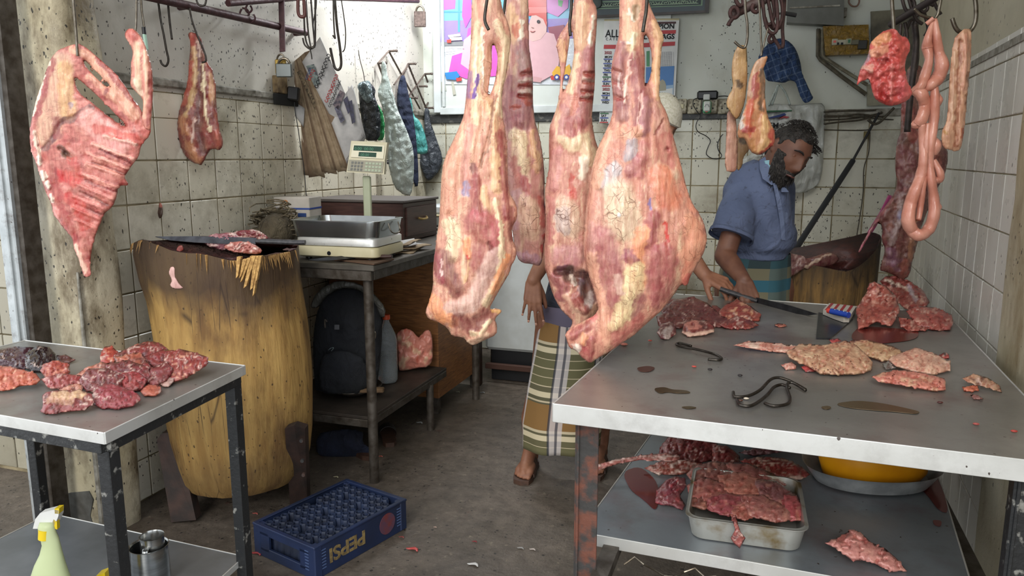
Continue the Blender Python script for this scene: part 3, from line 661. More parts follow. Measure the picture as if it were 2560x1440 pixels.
Dd = swell('beef_hindquarter', '1549,-60 1622,-60 1620,0 1630,27 1654,77 1661,97 1654,117 1651,167 1649,213 1648,247 1668,283 1681,333 1691,367 1708,433 1718,476 1733,512 1753,541 1764,570 1768,595 1763,624 1749,653 1737,672 1727,688 1718,716 1702,710 1686,736 1654,776 1618,808 1582,841 1553,859 1524,880 1495,895 1475,909 1455,895 1441,877 1423,870 1417,852 1412,833 1434,815 1462,801 1488,787 1497,770 1491,747 1480,711 1468,675 1459,639 1459,602 1462,566 1466,512 1474,467 1480,417 1495,367 1512,333 1530,293 1533,250 1528,200 1528,167 1539,117 1547,93 1548,50', DD_,
    base='#cb8974', step=3, k=.62, hmax=115, vein=.35, relief=3.5, rscale=48, streak=1.8, warp=9,
    holes=['1611,84 1621,96 1630,140 1628,184 1615,218 1611,200 1613,150 1609,110'],
    mottle=[('#c47a68', 44, 70, .12, .55), (CREAM, 15, 90, .22, .45), (MUS, 8, 90, .3, .45), ('#8f4038', 5, 9, .42, .55), (CREAM, 5, 14, .38, .5)],
    feats=[('1580,0 1575,110', 26, '#edbc98', 6, .2), ('1572,25 1582,50', 5, '#f6ead2', 4, 0), ('1590,20 1590,45', 9, '#a38a6c', -4, 0), ('1584,85 1582,145', 7, '#f4e2bc', 5, 0), ('1550,105 1575,112', 3, '#f6ead2', 4, 0),
           ('1635,60 1650,100 1640,170 1645,240', 13, FAT, 8, .4), ('1550,120 1545,200 1555,290', 24, '#95585e', 9, .05), ('1590,150 1605,230 1600,320', 26, '#8d3f48', 10, 0), ('1575,150 1568,210 1560,260', 4, '#e6bfae', 4, 0),
           ('1530,175 1550,182', 8, '#8c2a2c', -9, 0, .3), ('1530,202 1550,210', 8, '#8c2a2c', -9, 0, .3), ('1530,236 1556,248', 7, '#8c2a2c', -8, 0, .3), ('1545,190 1550,225', 5, '#c9b0ac', 3, .3),
           ('1620,250 1610,330', 16, '#a86a70', 6, .1), ('1605,230 1595,330', 4, '#dcaca0', -5, 0), ('1640,260 1655,330', 14, '#c78e80', 3, .3), ('1660,300 1640,330', 4, '#8c3a38', -4, 0),
           ('1520,330 1500,400 1490,460', 18, '#e8ae90', 5, .4), ('1555,330 1575,350 1590,330', 22, '#d99a7c', 4, .8), ('1580,360 1575,390', 22, '#a9a0a6', 4, .3), ('1600,400 1575,430', 18, '#a5545c', 5, 0), ('1612,360 1600,440', 14, '#b56a66', 4, 0),
           ('1665,350 1672,420', 20, '#c27068', -3, 0, .3), ('1668,375', 9, '#8c2a30', -10, 0), ('1650,420 1680,440', 16, '#e0bfa2', 4, 1), ('1700,400 1735,520', 14, '#de9076', 4, .3),
           ('1530,430 1520,470', 28, '#c3bfc0', 5, .8), ('1545,490 1560,560', 52, '#e6cfae', 12, 1), ('1546,540', 9, '#c9d4da', 4, 0), ('1500,480 1498,560', 12, '#cf9a86', -3, .3),
           ('1650,440 1670,500', 36, '#d4785a', 6, .3), ('1660,560 1672,640', 7, '#c8251f', -2, 0), ('1670,632', 8, '#c01f1c', 0, 0), ('1624,500 1622,520', 7, '#7d6aa0', 0, 0, .7), ('1636,540 1620,600', 24, '#9a3e48', 7, 0),
           ('1725,560 1745,600 1720,640', 30, '#e59c7c', 6, .6), ('1605,580 1590,640 1600,700', 22, '#f0a070', 6, .3), ('1660,640 1650,720', 44, '#a14c50', 7, 0), ('1640,620 1640,760', 14, '#9c434b', 3, 0),
           ('1500,600 1520,660 1540,740', 46, '#a2565a', 9, 0), ('1570,640 1585,650', 18, '#8f4050', 4, 0), ('1478,560 1485,650', 10, '#c78a80', 4, .3), ('1480,640 1500,760 1520,860', 16, '#e2a588', 8, .4),
           ('1590,680 1570,760 1545,810', 30, '#e8d09c', 7, .7), ('1600,740 1590,790', 18, '#8a4048', 3, 0), ('1545,700 1550,730', 15, '#d8b3a0', 2, .2), ('1720,660 1700,760 1640,790', 12, '#d9856c', 3, .2),
           ('1722,690 1712,712', 10, '#c9504a', 2, 0), ('1600,800 1540,850', 18, '#b8605a', 3, .2), ('1430,840 1470,815', 15, '#8e2634', 6, 0), ('1455,870 1460,890', 14, '#a03040', 0, 0), ('1436,866 1445,872', 8, '#eddccc', 4, 0), ('1465,840 1458,860', 10, '#e59a70', 6, 0),
           ('1480,800 1490,790', 8, '#c8505a', 2, 0), ('1480,850 1475,895', 10, '#8f2a36', 3, 0)])
tag(Dd, 'largest hanging beef quarter, rightmost in front, its tip over the counter corner', 'meat')
# ---- rib side on the left
RB = swell('rib_side', '150,123 177,112 197,109 213,117 233,133 260,157 283,177 300,197 317,220 333,247 350,267 356,285 360,305 377,320 376,335 367,347 353,363 347,393 330,413 318,432 311,443 324,464 296,464 293,489 282,517 258,536 253,556 245,571 237,594 229,626 225,664 229,690 210,694 204,672 194,641 185,622 181,594 156,567 134,536 128,509 113,478 103,447 93,416 80,383 73,350 78,300 90,250 107,200 127,143', 2.44,
    base='#b85f58', step=3, k=.34, hmax=20, back=.7, vein=.25, relief=3, warp=6, wscale=20, rag=3,
    holes=['207,148 222,160 248,186 270,208 280,222 262,214 236,190 216,168', '185,190 206,206 233,230 267,262 294,292 322,318 302,312 262,284 233,258 206,240 190,216'],
    mottle=[('#d8948a', 20, 12, .25, .5), ('#8c2026', 24, 8, .1, .7)],
    feats=[('150,140 130,150', 16, '#8c4a58', 0, 0), ('180,125 220,140 340,290', 13, '#dba184', 4, .3), ('240,150 330,250', 6, '#93302f', 0, 0), ('225,190 340,300', 11, '#d99a80', 6, .2), ('265,228', 9, '#83303c', 0, 0),
           ('150,160 150,230 120,330', 40, '#c9a184', 2, .5), ('160,170 165,240 170,280', 26, '#cfa06c', 2, .4), ('130,150 110,230 90,290', 11, '#8e2630', 2, 0), ('122,155 95,240 84,290', 4, '#ecdcc2', 3, 0),
           ('230,270 190,290 150,310 130,350 110,370', 11, '#5f1f30', -3, 0), ('140,300 145,340', 12, '#8a3038', 0, 0), ('175,262', 9, '#8a6e7a', 0, 0), ('165,385', 13, '#3a0f16', -8, 0, .3), ('150,372 178,392', 9, '#4a141b', -8, 0, .4),
           ('220,300 300,360', 34, '#dd9c94', 2, .1), ('240,320 350,350', 14, '#c74a44', -2, 0), ('260,340 340,360', 6, '#e6b0a0', 5, 0), ('230,360 335,400', 6, '#e1a090', 5, 0), ('220,385 325,425', 5, '#dd9484', 5, 0), ('215,410 318,445', 5, '#d88a7c', 5, 0),
           ('200,435 300,470', 5, '#d88a7c', 5, 0), ('190,460 285,500', 5, '#cf7a70', 5, 0), ('180,490 265,525', 5, '#cf7a70', 5, 0), ('180,520 250,550', 5, '#c96a60', 5, 0), ('190,550 240,572', 5, '#c96a60', 5, 0),
           ('250,375 325,410', 4, '#7c2430', -4, 0), ('230,405 310,435', 4, '#8a2028', -4, 0), ('215,450 300,485', 4, '#8a2028', -4, 0), ('200,480 270,512', 4, '#7c1c24', -4, 0), ('190,510 255,538', 4, '#7c1c24', -4, 0),
           ('150,440 190,450', 20, '#c01c22', 0, 0), ('170,490 200,520 215,560', 20, '#b81e22', 0, 0), ('180,400 190,430', 16, '#b23030', 0, 0), ('130,420 150,520 190,600', 14, '#9a2028', 0, 0),
           ('85,330 100,400', 5, '#e8cdb6', 7, 0), ('97,395 99,410', 7, '#efdcc8', 7, 0), ('106,430 112,445', 7, '#efdcc8', 7, 0), ('118,458 122,470', 7, '#efdcc8', 7, 0), ('127,490 130,500', 6, '#efdcc8', 7, 0), ('135,520 145,545', 5, '#d98a84', 5, 0),
           ('192,615 200,640 215,680', 8, '#eec8b0', 5, 0), ('215,600 225,640', 8, '#8c1a20', 0, 0), ('300,463 320,462', 5, '#8c2024', 0, 0), ('345,310 372,335', 12, '#c55048', 0, 0)])
tag(RB, 'side of beef ribs hanging at far left with open gaps between its ribs', 'meat')
S1 = swell('meat_strip', '310,90 317,73 333,71 347,83 360,103 370,133 380,167 383,207 382,250 378,300 377,328 362,322 354,300 358,267 357,247 337,227 325,213 328,187 327,160 333,133 327,113', 2.40,
    base='#c97c6c', k=.6, hmax=16, vein=.2, relief=3, warp=5, mottle=[('#8f2c30', 10, 16, .2, .7)],
    feats=[('318,80 335,95', 14, '#b03c36', 2, 0), ('340,110 345,160 345,215', 10, '#dcc09c', 3, 0), ('335,200 350,235', 9, '#e2cdb0', 3, 0), ('362,130 367,200 360,290', 7, '#e0ac90', 4, 0), ('375,180 376,260 370,310', 6, '#9a3434', 0, 0)])
tag(S1, 'narrow rib strip hanging against the right edge of the rib side', 'meat')
DW = depth(aX(500, 250, XL+.10))
S2 = swell('flank_strip', '468,83 483,80 500,90 510,117 517,150 530,173 540,213 540,250 547,317 558,350 557,366 548,377 530,370 517,388 505,413 480,407 460,387 450,360 443,327 445,287 457,247 470,200 473,143 477,107', DW,
    base='#84292c', k=.55, hmax=22, vein=.1, relief=4, warp=6, rag=3, mottle=[('#c98a66', 8, 16, .35, .7)],
    feats=[('478,90 485,130', 9, '#b5463e', 0, 0), ('483,120 487,190 480,240 462,290', 9, '#d3b07c', 3, 0), ('475,160 470,220 455,260', 9, '#b04c40', 3, 0), ('497,110 503,160 500,210 498,330 510,380', 12, '#561c28', -4, 0),
           ('506,160 512,240 514,280 525,330', 4, '#ead9b4', 5, 0), ('492,100 503,140', 3, '#d9bfae', 3, 0), ('525,190 532,260', 8, '#c99c74', 2, 0), ('530,260 528,310', 10, '#742430', 0, 0), ('462,273', 9, '#6a2030', 0, 0),
           ('455,300 480,380 495,400', 13, '#c98a62', 4, 0), ('487,300 480,350', 4, '#dcbcae', 3, 0), ('460,340 470,345', 8, '#832c34', 0, 0), ('540,330 550,360', 8, '#b4564a', 2, 0)])
tag(S2, 'dark tapering strip of meat and fat hung on the tiled left wall', 'meat')
# ================================================================ PEOPLE
def skin_mat(name, c1, c2, rough=.6):
    t = NT(name); co = t.coord(True); c = t.mix(t.ramp(t.noise(co, 22, 4), [(.35, 0.), (.65, 1.)]), c1, c2)
    return t.done(c, rough, 0, t.bump(t.noise(co, 160, 3), .12, .002))
M['skin_a'] = skin_mat('brown_skin', '#6b4634', '#5a382a'); M['skin_b'] = skin_mat('warm_brown_skin', '#8d6048', '#7b503c')
M['hair'] = plain('black_hair', '#15120f', .6, 0, '#2a2420', 160, 1.0, (1, 1, .25))
M['grey_hair'] = plain('grizzled_beard', '#191512', .7, 0, '#5a5550', 220, 1.0, (1, 1, .25), lo=.52, hi=.74)
def remeshed(mb, name, mat, parent, voxel=.005, smooth=6, fac=.5):
    o = mb.obj(name, mat, parent, True, world=True)
    r = o.modifiers.new('r', 'REMESH'); r.mode = 'VOXEL'; r.voxel_size = voxel
    if smooth: s = o.modifiers.new('s', 'SMOOTH'); s.iterations = smooth; s.factor = fac
    dg = bpy.context.evaluated_depsgraph_get(); m = bpy.data.meshes.new_from_object(o.evaluated_get(dg)); o.modifiers.clear()
    o.data = m; m.materials.clear(); m.materials.append(mat)
    for p in m.polygons: p.use_smooth = True
    return o
def frame(f, up):
    f = Vector(f).normalized(); x = Vector(f).cross(Vector(up)).normalized(); u = x.cross(f).normalized()
    return Matrix((x, f, u)).transposed()       # columns: x (wearer's right), y forward, z up
G = lambda v, c, w: math.exp(-((v-c)/w)**2)
def head_pt(th, ph, grow=0.0):
    d = Vector((math.sin(th)*math.sin(ph), math.sin(th)*math.cos(ph), math.cos(th)))
    x, y, z = d.x*.076, d.y*.094, d.z*.116
    if d.z < 0: q = (-d.z)**1.3; x *= 1-.30*q; y = y*(1-.22*q)+.014*q
    if y < 0: y *= 1.04; z += .004
    fr = max(0, d.y)
    ax = abs(x)
    dy = .025*G(ax, 0, .011)*G(z, -.024, .017)+.014*G(ax, 0, .009)*G(z, .004, .022)+.008*G(ax, .015, .010)*G(z, -.031, .009)
    dy += .007*G(ax, .028, .022)*G(z, .036, .009)-.011*G(ax, .031, .014)*G(z, .017, .011)+.005*G(ax, .030, .010)*G(z, .016, .006)
    dy += .005*G(ax, .046, .018)*G(z, -.016, .02)+.008*G(ax, 0, .022)*G(z, -.056, .006)+.007*G(ax, 0, .020)*G(z, -.068, .006)-.004*G(ax, 0, .02)*G(z, -.0615, .003)
    dy += .010*G(ax, 0, .02)*G(z, -.098, .016)-.005*G(ax, 0, .02)*G(z, -.08, .007)
    y += dy*(fr**.5)
    p = Vector((x, y, z)); 
    return p+d*grow
def add_head(mb, c, R, s=1.0):
    rings = [[c+R @ (head_pt(PI*(i+.02)/40.04, 2*PI*k/56)*s) for k in range(56)] for i in range(41)]
    mb.loft(rings)
    for sx in (-1, 1):
        for (yy, zz, r) in ((-.004, .012, .013), (-.010, .022, .012), (-.004, -.012, .009), (-.012, .0, .012)):
            mb.ball(c+R @ (Vector((sx*.078, yy, zz))*s), r*s, 10, (.45, .9, 1.3), R)
def shell(mb, c, R, mask, grow, seed=0, nu=150, nv=110, wob=.004, fr=60):
    """hair or beard standing off the head where mask(p,d)>0"""
    vs = {}; P_ = []
    for j in range(nv):
        for i in range(nu):
            th = PI*(j+.5)/nv; ph = 2*PI*i/nu; b = head_pt(th, ph); m = mask(b)
            g = -.006+(grow(b)+.006)*min(1, max(0, m)) + (wob*mnoise.noise(b*fr+Vector((seed, 0, 0)))+wob*.6*mnoise.noise(b*fr*2.6)) * min(1, max(0, m))
            vs[(i, j)] = (c+R @ head_pt(th, ph, g), m)
    idx = {}; F_ = []
    for (i, j), (v, m) in vs.items():
        if j+1 >= nv: continue
        q = [(i, j), ((i+1) % nu, j), ((i+1) % nu, j+1), (i, j+1)]
        if max(vs[k][1] for k in q) > 0:
            f = []
            for k in q:
                if k not in idx: idx[k] = len(P_); P_.append(vs[k][0])
                f.append(idx[k])
            F_.append(tuple(f))
    mb.add(P_, F_)
def add_hand(mb, w, d, n, side, curl=(20, 25, 28, 30), spread=6, s=1.0, thumb=(35, 20), bend=(1, .9, .6)):
    """w wrist, d toward the fingers, n out of the palm, side: +1 puts the thumb on the d x n side"""
    d = Vector(d).normalized(); n = (Vector(n)-d*Vector(n).dot(d)).normalized(); t = d.cross(n)*side; w = Vector(w)
    L = [(.038, .024, .019), (.043, .027, .020), (.040, .025, .019), (.031, .019, .017)]
    K = [.090, .093, .088, .080]; O = [.029, .0095, -.010, -.028]; RR = [.0095, .0098, .0092, .008]
    tips = []
    for i in range(4):
        kn = w+(d*K[i]+t*O[i]*1.0-n*.004)*s
        mb.rcone(w+(t*O[i]*.62+d*.012)*s, kn, .0155*s, .0118*s, 12)
        if i < 3: mb.rcone(w+(t*(O[i]+O[i+1])*.31+d*.03)*s, w+(d*(K[i]+K[i+1])/2+t*(O[i]+O[i+1])/2-n*.002-d*.012)*s, .0150*s, .011*s, 12)
        a = 0; p = kn; sp = math.radians((1.4-i)*spread)
        dd = (d*math.cos(sp)+t*math.sin(sp)).normalized()
        for j in range(3):
            a += math.radians(curl[i]*bend[j]); q = p+(dd*math.cos(a)+n*math.sin(a))*L[i][j]*s
            mb.rcone(p, q, RR[i]*(1-.08*j)*s, RR[i]*(.90-.10*j)*s, 10); p = q
        tips.append((p, dd*math.cos(a)+n*math.sin(a), n*math.cos(a)-dd*math.sin(a)))
    a, b = math.radians(thumb[0]), math.radians(thumb[1])
    p0 = w+(d*.022+t*.020+n*.006)*s; dt = (d*math.cos(a)+t*math.sin(a)+n*.25).normalized(); p1 = p0+dt*.044*s
    dt2 = (dt+d*.35+n*math.sin(b)*1.1-t*.15).normalized(); p2 = p1+dt2*.033*s; dt3 = (dt2+n*math.sin(b)*.7+d*.2).normalized(); p3 = p2+dt3*.024*s
    mb.rcone(p0, p1, .0165*s, .0125*s); mb.rcone(p1, p2, .0112*s, .0105*s); mb.rcone(p2, p3, .0105*s, .0088*s)
    mb.ball(w+(d*.035+n*.010)*s, .022*s, 10)
    return tips
def nails(mb, tips, s=1.0):
    for (p, d, n) in tips:
        R = Matrix((d.cross(n).normalized(), d.normalized(), n.normalized())).transposed()
        mb.ball(p-n*.0062*s+d*.002, .0052*s, 8, (.95, 1.25, .35), R)
M['nail'] = plain('fingernail', '#b98a74', .35)
def ell(c, u, v, ru, rv, n=28, sq=1.0, fold=0, nf=5, ph=0, jit=0):
    out = []
    for k in range(n):
        a = 2*PI*k/n; ca, sa = math.cos(a), math.sin(a); f = 1+fold*math.sin(nf*a+ph)+jit*mnoise.noise(Vector((ca*2, sa*2, c.z*6+ph)))
        out.append(c+u*ru*math.copysign(abs(ca)**sq, ca)*f+v*rv*math.copysign(abs(sa)**sq, sa)*f)
    return out
Zv = Vector((0, 0, 1))
# ------------------------------------------------------------------ man in the blue shirt, bent over the counter
d1 = 3.24
pa = thing('person', 'bearded man in a slate blue short-sleeved shirt bending over knife and meat', 'person', (aD(1880, 640, d1).x, aD(1880, 640, d1).y, 0))
hc = aD(1968, 383, 3.10); Rh = frame(-HD*.92+HR*.30-Zv*.46, Zv*1+HR*.40)
body = MB(); add_head(body, hc, Rh, 1.0)
neck = aD(1925, 430, 3.18); body.rcone(neck, hc+Rh @ Vector((0, -.02, -.05)), .058, .055, 16)
Ssh = aD(1858, 492, 3.16); Lsh = aD(1940, 470, 3.36); chest = aD(1895, 520, 3.22); belly = aD(1895, 625, 3.26); hip = aD(1885, 720, 3.30)
for a_, b_, r0, r1 in ((neck, chest, .07, .12), (chest, belly, .125, .12), (belly, hip, .12, .13), (Ssh, chest, .050, .09), (Lsh, chest, .065, .10)): body.rcone(a_, b_, r0, r1, 20)
elb = aD(1812, 640, 3.07); wr = aD(1860, 700, 2.91)
body.rcone(Ssh, elb, .045, .042, 16); body.rcone(elb, elb+(wr-elb)*.4, .043, .040, 16); body.rcone(elb+(wr-elb)*.4, wr, .040, .027, 16)
tips = add_hand(body, wr, aD(1872, 742, 2.86)-wr, HD*.75-Zv*.35, -1, curl=(34, 36, 38, 38), spread=9, s=1.02, thumb=(50, 30))
elb2 = aD(1935, 610, 3.44); wr2 = aD(1915, 700, 3.46)
body.rcone(Lsh, elb2, .05, .042, 14); body.rcone(elb2, wr2, .042, .027, 14); add_hand(body, wr2, (0, 0, -1), HR*-1, 1)
for sx in (-.09, .09):
    h_ = hip+HR*sx; kn = h_+Vector((0, 0, -.36)); an = kn+Vector((0, 0, -.36)); an.z = .09; body.rcone(h_, kn, .085, .06, 14); body.rcone(kn, an, .058, .038, 14); body.rcone(Vector((an.x, an.y, .035)), Vector((an.x, an.y, .03))-HD*.17, .036, .026, 12)
bo = remeshed(body, 'body', M['skin_a'], pa, .0045, 5)
nb = MB(); nails(nb, tips); nb.obj('fingernails', M['nail'], pa, True, world=True)['kind'] = 'stuff'
# beard, hair, brows, eyes, lips
def beard_mask(p):
    ax = abs(p.x)
    lip = 1 if (ax < .015 and -.070 < p.z < -.058) else 0
    if p.y < -.012: return -1
    top = -.044+.035*max(0, (ax-.030)/.03)**.8 if ax > .030 else -.038-.004*(ax/.03)
    if ax > .058: top = .010
    m = min((top-p.z)/.012, (p.y-.008)/.02)
    return min(m, 1) if not lip else -1
bb = MB(); shell(bb, hc, Rh, beard_mask, lambda p: .005+.020*max(0, -p.z-.05)/.06*max(0, p.y)/.08+.010*G(p.z, -.10, .03)*(p.y > .02), 3, wob=.004, fr=70)
for k in range(260):
    ph = rng.uniform(-1.1, 1.1); th = PI-rng.uniform(.35, 1.05); p = head_pt(th, ph); 
    if beard_mask(p) <= 0: continue
    a = hc+Rh @ head_pt(th, ph, .014); tip = a+(Rh @ Vector((p.x*.2, .35, -1))).normalized()*rng.uniform(.012, .03)+Vector(rng.uniform(-.004, .004, 3)); bb.tube([a, (a+tip)/2+Vector(rng.uniform(-.003, .003, 3)), tip], [.0016, .0013, .0004], 4)
bb.obj('beard', M['grey_hair'], pa, True, world=True)
def hair_mask(p):
    ax = abs(p.x); line = .070 if ax < .04 else .070-(ax-.04)*1.1
    if p.y < .02: line = .02-(.02-p.y)*1.1
    if ax > .05 and p.y > -.02: line = min(line, .045)
    return (p.z-line)/.012
hb_ = MB(); shell(hb_, hc, Rh, hair_mask, lambda p: .004, 5, wob=.004, fr=55)
for k in range(420):
    th = abs(rng.normal(0, .8)); ph = rng.uniform(0, 2*PI); p = head_pt(th, ph)
    if hair_mask(p) <= .2: continue
    a = hc+Rh @ head_pt(th, ph, .010); o_ = (a-hc).normalized(); t_ = Vector(rng.uniform(-1, 1, 3)).cross(o_).normalized(); q = [a]
    for j in range(5): q.append(a+o_*.0022*(j+1)+t_*.005*math.sin(j*1.4)+o_.cross(t_)*.005*math.cos(j*1.4))
    hb_.tube(q, [.0013]*5+[.0005], 4)
for k in range(26):     # the curls standing out at the back of his crown
    a = hc+Rh @ Vector((rng.uniform(-.085, -.070), rng.uniform(.0, .05), rng.uniform(.055, .085))); q = []
    for j in range(9): q.append(a+Rh @ Vector((-.002*j+.006*math.cos(j*1.3), .006*math.sin(j*1.3), -.001*j+rng.uniform(-.002, .002))))
    hb_.tube(q, .0012, 4)
hb_.obj('hair', M['hair'], pa, True, world=True)
br = MB()
for sx in (-1, 1):
    br.tube([hc+Rh @ Vector((sx*x, y, z)) for x, y, z in ((.014, .094, .033), (.025, .0935, .038), (.038, .086, .038), (.050, .073, .031))], [.0035, .005, .0045, .002], 8, flat=.7)
    br.tube([hc+Rh @ Vector((sx*x, y, z)) for x, y, z in ((.019, .0800, .009), (.030, .0822, .004), (.042, .0750, .009))], [.001, .0017, .001], 6)
br.obj('eyebrows', M['hair'], pa, True, world=True)['kind'] = 'stuff'
ey = MB()
for sx in (-1, 1): ey.ball(hc+Rh @ Vector((sx*.031, .0685, .012)), .0125, 14)
ey.obj('eyelids', skin_mat('eyelid_skin', '#6b402b', '#5a3423'), pa, True, world=True)['kind'] = 'stuff'
MB().tube([hc+Rh @ Vector((x, y, z)) for x, y, z in ((-.022, .087, -.062), (-.008, .1015, -.059), (0, .103, -.061), (.008, .1015, -.059), (.022, .087, -.062))], [.002, .0045, .004, .0045, .002], 8, flat=.8).obj('lips', plain('lips', '#5f3a33', .5), pa, True, world=True)
mk_ = MB().prism([aD(1912, 402, 3.10), aD(1925, 400, 3.085), aD(1926, 425, 3.08), aD(1918, 436, 3.10)], HD*.02); mk_.obj('face_mask', plain('pale_blue_mask', '#8fb9c6', .7), pa, world=True)
# shirt: loose body, sleeves, collar, placket, pocket
def cloth_mat(name, c1, c2, wr_=.5, sc=12):
    t = NT(name); co = t.coord(True); c = t.mix(t.ramp(t.noise(co, 5, 4), [(.35, 0.), (.65, 1.)]), c1, c2)
    c = t.mix(t.math('MULTIPLY', t.ramp(t.noise(co, 46, 4), [(.60, 0.), (.68, 1.)]), .4), c, '#2d2b2c')
    nm = t.bump(t.noise(t.mapv(co, (1, 1, 1), (.3, .5, .2)), sc, 3, .5, 1.2), wr_, .03, t.bump(t.noise(co, 400, 1), .08, .001))
    return t.done(c, .85, 0, nm)
M['blue_shirt'] = cloth_mat('slate_blue_cotton', '#5b6683', '#4c5670')
sh = MB(); u = (HR*.93-HD*.36).normalized(); v = Zv.cross(u).normalized()
def R2(px, py, D, ru, rv, tl=0, **k):
    return ell(aD(px, py, D)-Vector((0, 0, 0)), (u+Zv*tl).normalized(), v, ru, rv, 44, .85, **k)
rings = [R2(1926, 412, 3.17, .070, .062, -.35), R2(1914, 432, 3.18, .095, .085, -.45), R2(1903, 458, 3.20, .128, .112, -.42, jit=.03), R2(1893, 492, 3.21, .145, .130, -.28, jit=.04), R2(1892, 535, 3.22, .145, .138, -.12, jit=.05), R2(1897, 580, 3.23, .152, .140, jit=.06, fold=.02), R2(1897, 612, 3.24, .146, .140, jit=.07, fold=.03), R2(1895, 628, 3.25, .128, .125, fold=.02), R2(1893, 645, 3.25, .118, .118)]
sh.loft(rings)
ax_ = (elb-Ssh).normalized(); e1 = ax_.cross(HD).normalized(); e2 = ax_.cross(e1)
sh.loft([ell(Ssh+ax_*t_, e1, e2, r_, r_*.92, 26, 1, .03, 4, t_*20) for t_, r_ in ((-.05, .050), (0, .070), (.05, .080), (.09, .084), (.14, .085), (.175, .089))])
ax2 = (elb2-Lsh).normalized(); sh.rcone(Lsh, Lsh+ax2*.2, .082, .085, 18)
so = remeshed(sh, 'shirt', M['blue_shirt'], pa, .007, 6)
cut_ = MB()
ring0 = ell(Ssh+ax_*.166, e1, e2, .0935, .086, 30, 1, .03, 4, 4.1); ring1 = ell(Ssh+ax_*.184, e1, e2, .0945, .087, 30, 1, .03, 4, 4.1)
cut_.loft([ring0, ring1], cap=False); s_ = cut_.obj('sleeve_hem', M['blue_shirt'], pa, True, world=True); sm_ = s_.modifiers.new('t', 'SOLIDIFY'); sm_.thickness = .004
def ribbon(P_, w, dirw, th=.004):
    b = MB(); n = len(P_)
    A_ = [Vector(p)+Vector(dirw)*w[i]/2 for i, p in enumerate(P_)]; B_ = [Vector(p)-Vector(dirw)*w[i]/2 for i, p in enumerate(P_)]
    vs = []; nn = -HD*th
    for i in range(n): vs += [A_[i], B_[i], B_[i]+nn, A_[i]+nn]
    fs = [(0, 1, 2, 3), (4*n-4, 4*n-1, 4*n-2, 4*n-3)]
    for i in range(n-1):
        for k in range(4): fs.append((4*i+k, 4*i+4+k, 4*i+4+(k+1) % 4, 4*i+(k+1) % 4))
    return b.add(vs, fs)
M['blue_edge'] = cloth_mat('blue_shirt_edge', '#66728f', '#545f79')
ribbon([aD(1905, 396, 3.13), aD(1908, 415, 3.10), aD(1918, 440, 3.075), aD(1930, 462, 3.07)], [.028, .038, .045, .006], (HR*.8+Zv*.5)).obj('collar', M['blue_edge'], pa, world=True)
ribbon([aD(1957, 468, 3.08), aD(1962, 480, 3.07), aD(1958, 470, 3.08)], [.01, .03, .02], HR).obj('collar', M['blue_edge'], pa, world=True)
ribbon([aD(1936, 458, 3.065), aD(1946, 500, 3.06), aD(1954, 550, 3.075), aD(1958, 600, 3.09)], [.014, .018, .018, .016], HR, .003).obj('placket', M['blue_edge'], pa, world=True)
ribbon([aD(1955, 535, 3.085), aD(1968, 548, 3.10), aD(1972, 565, 3.12)], [.03, .05, .035], Zv, .004).obj('pocket', M['blue_edge'], pa, world=True)
# checked sarong of the bearded man
def sarong_mat(name, kind):
    t = NT(name); uv = t.N('ShaderNodeUVMap'); uv.uv_map = 'UVMap'; sx = t.N('ShaderNodeSeparateXYZ'); t.L(uv.outputs[0], sx.inputs[0])
    def band(o, per, stops, off=0):
        f = t.math('FRACT', t.math('DIVIDE', t.math('ADD', o, off), per)); r = t.ramp(f, stops); r.node.color_ramp.interpolation = 'CONSTANT'; return r
    if kind == 'a':
        c = band(sx.outputs[1], .34, [(0, '#2b4a50'), (.25, '#6b6752'), (.45, '#2b5b6c'), (.6, '#6b6752'), (.75, '#27383c')])
        v_ = band(sx.outputs[0], .22, [(0, 0.), (.45, 1.)]); c = t.mix(t.math('MULTIPLY', v_, .55), c, '#2d5560')
    else:
        c = band(sx.outputs[1], .36, [(0, '#7d5c30'), (.22, '#524e38'), (.24, '#b7a98c'), (.26, '#524e38'), (.30, '#c2b596'), (.36, '#57523a'), (.42, '#b7a98c'), (.43, '#5e5a3c'), (.52, '#b7a98c'), (.53, '#5e5a3c'), (.62, '#b7a98c'), (.63, '#5e5a3c'), (.72, '#b7a98c'), (.73, '#5a553a'), (.80, '#c2b596'), (.86, '#57523a'), (.89, '#b7a98c'), (.92, '#7d5c30')], .05)
        w = band(sx.outputs[0], .19, [(0, 0.), (.34, 1.), (.64, 0.)]); nv = band(sx.outputs[0], .19, [(0, 0.), (.44, 1.), (.50, 0.), (.62, 1.), (.67, 0.)])
        c = t.mix(t.math('MULTIPLY', w, .62), c, '#c9c0bf'); c = t.mix(t.math('MULTIPLY', nv, .8), c, '#222634')
    co = t.coord(True); nm = t.bump(t.noise(co, 400, 1), .1, .001)
    return t.done(c, .85, 0, nm)
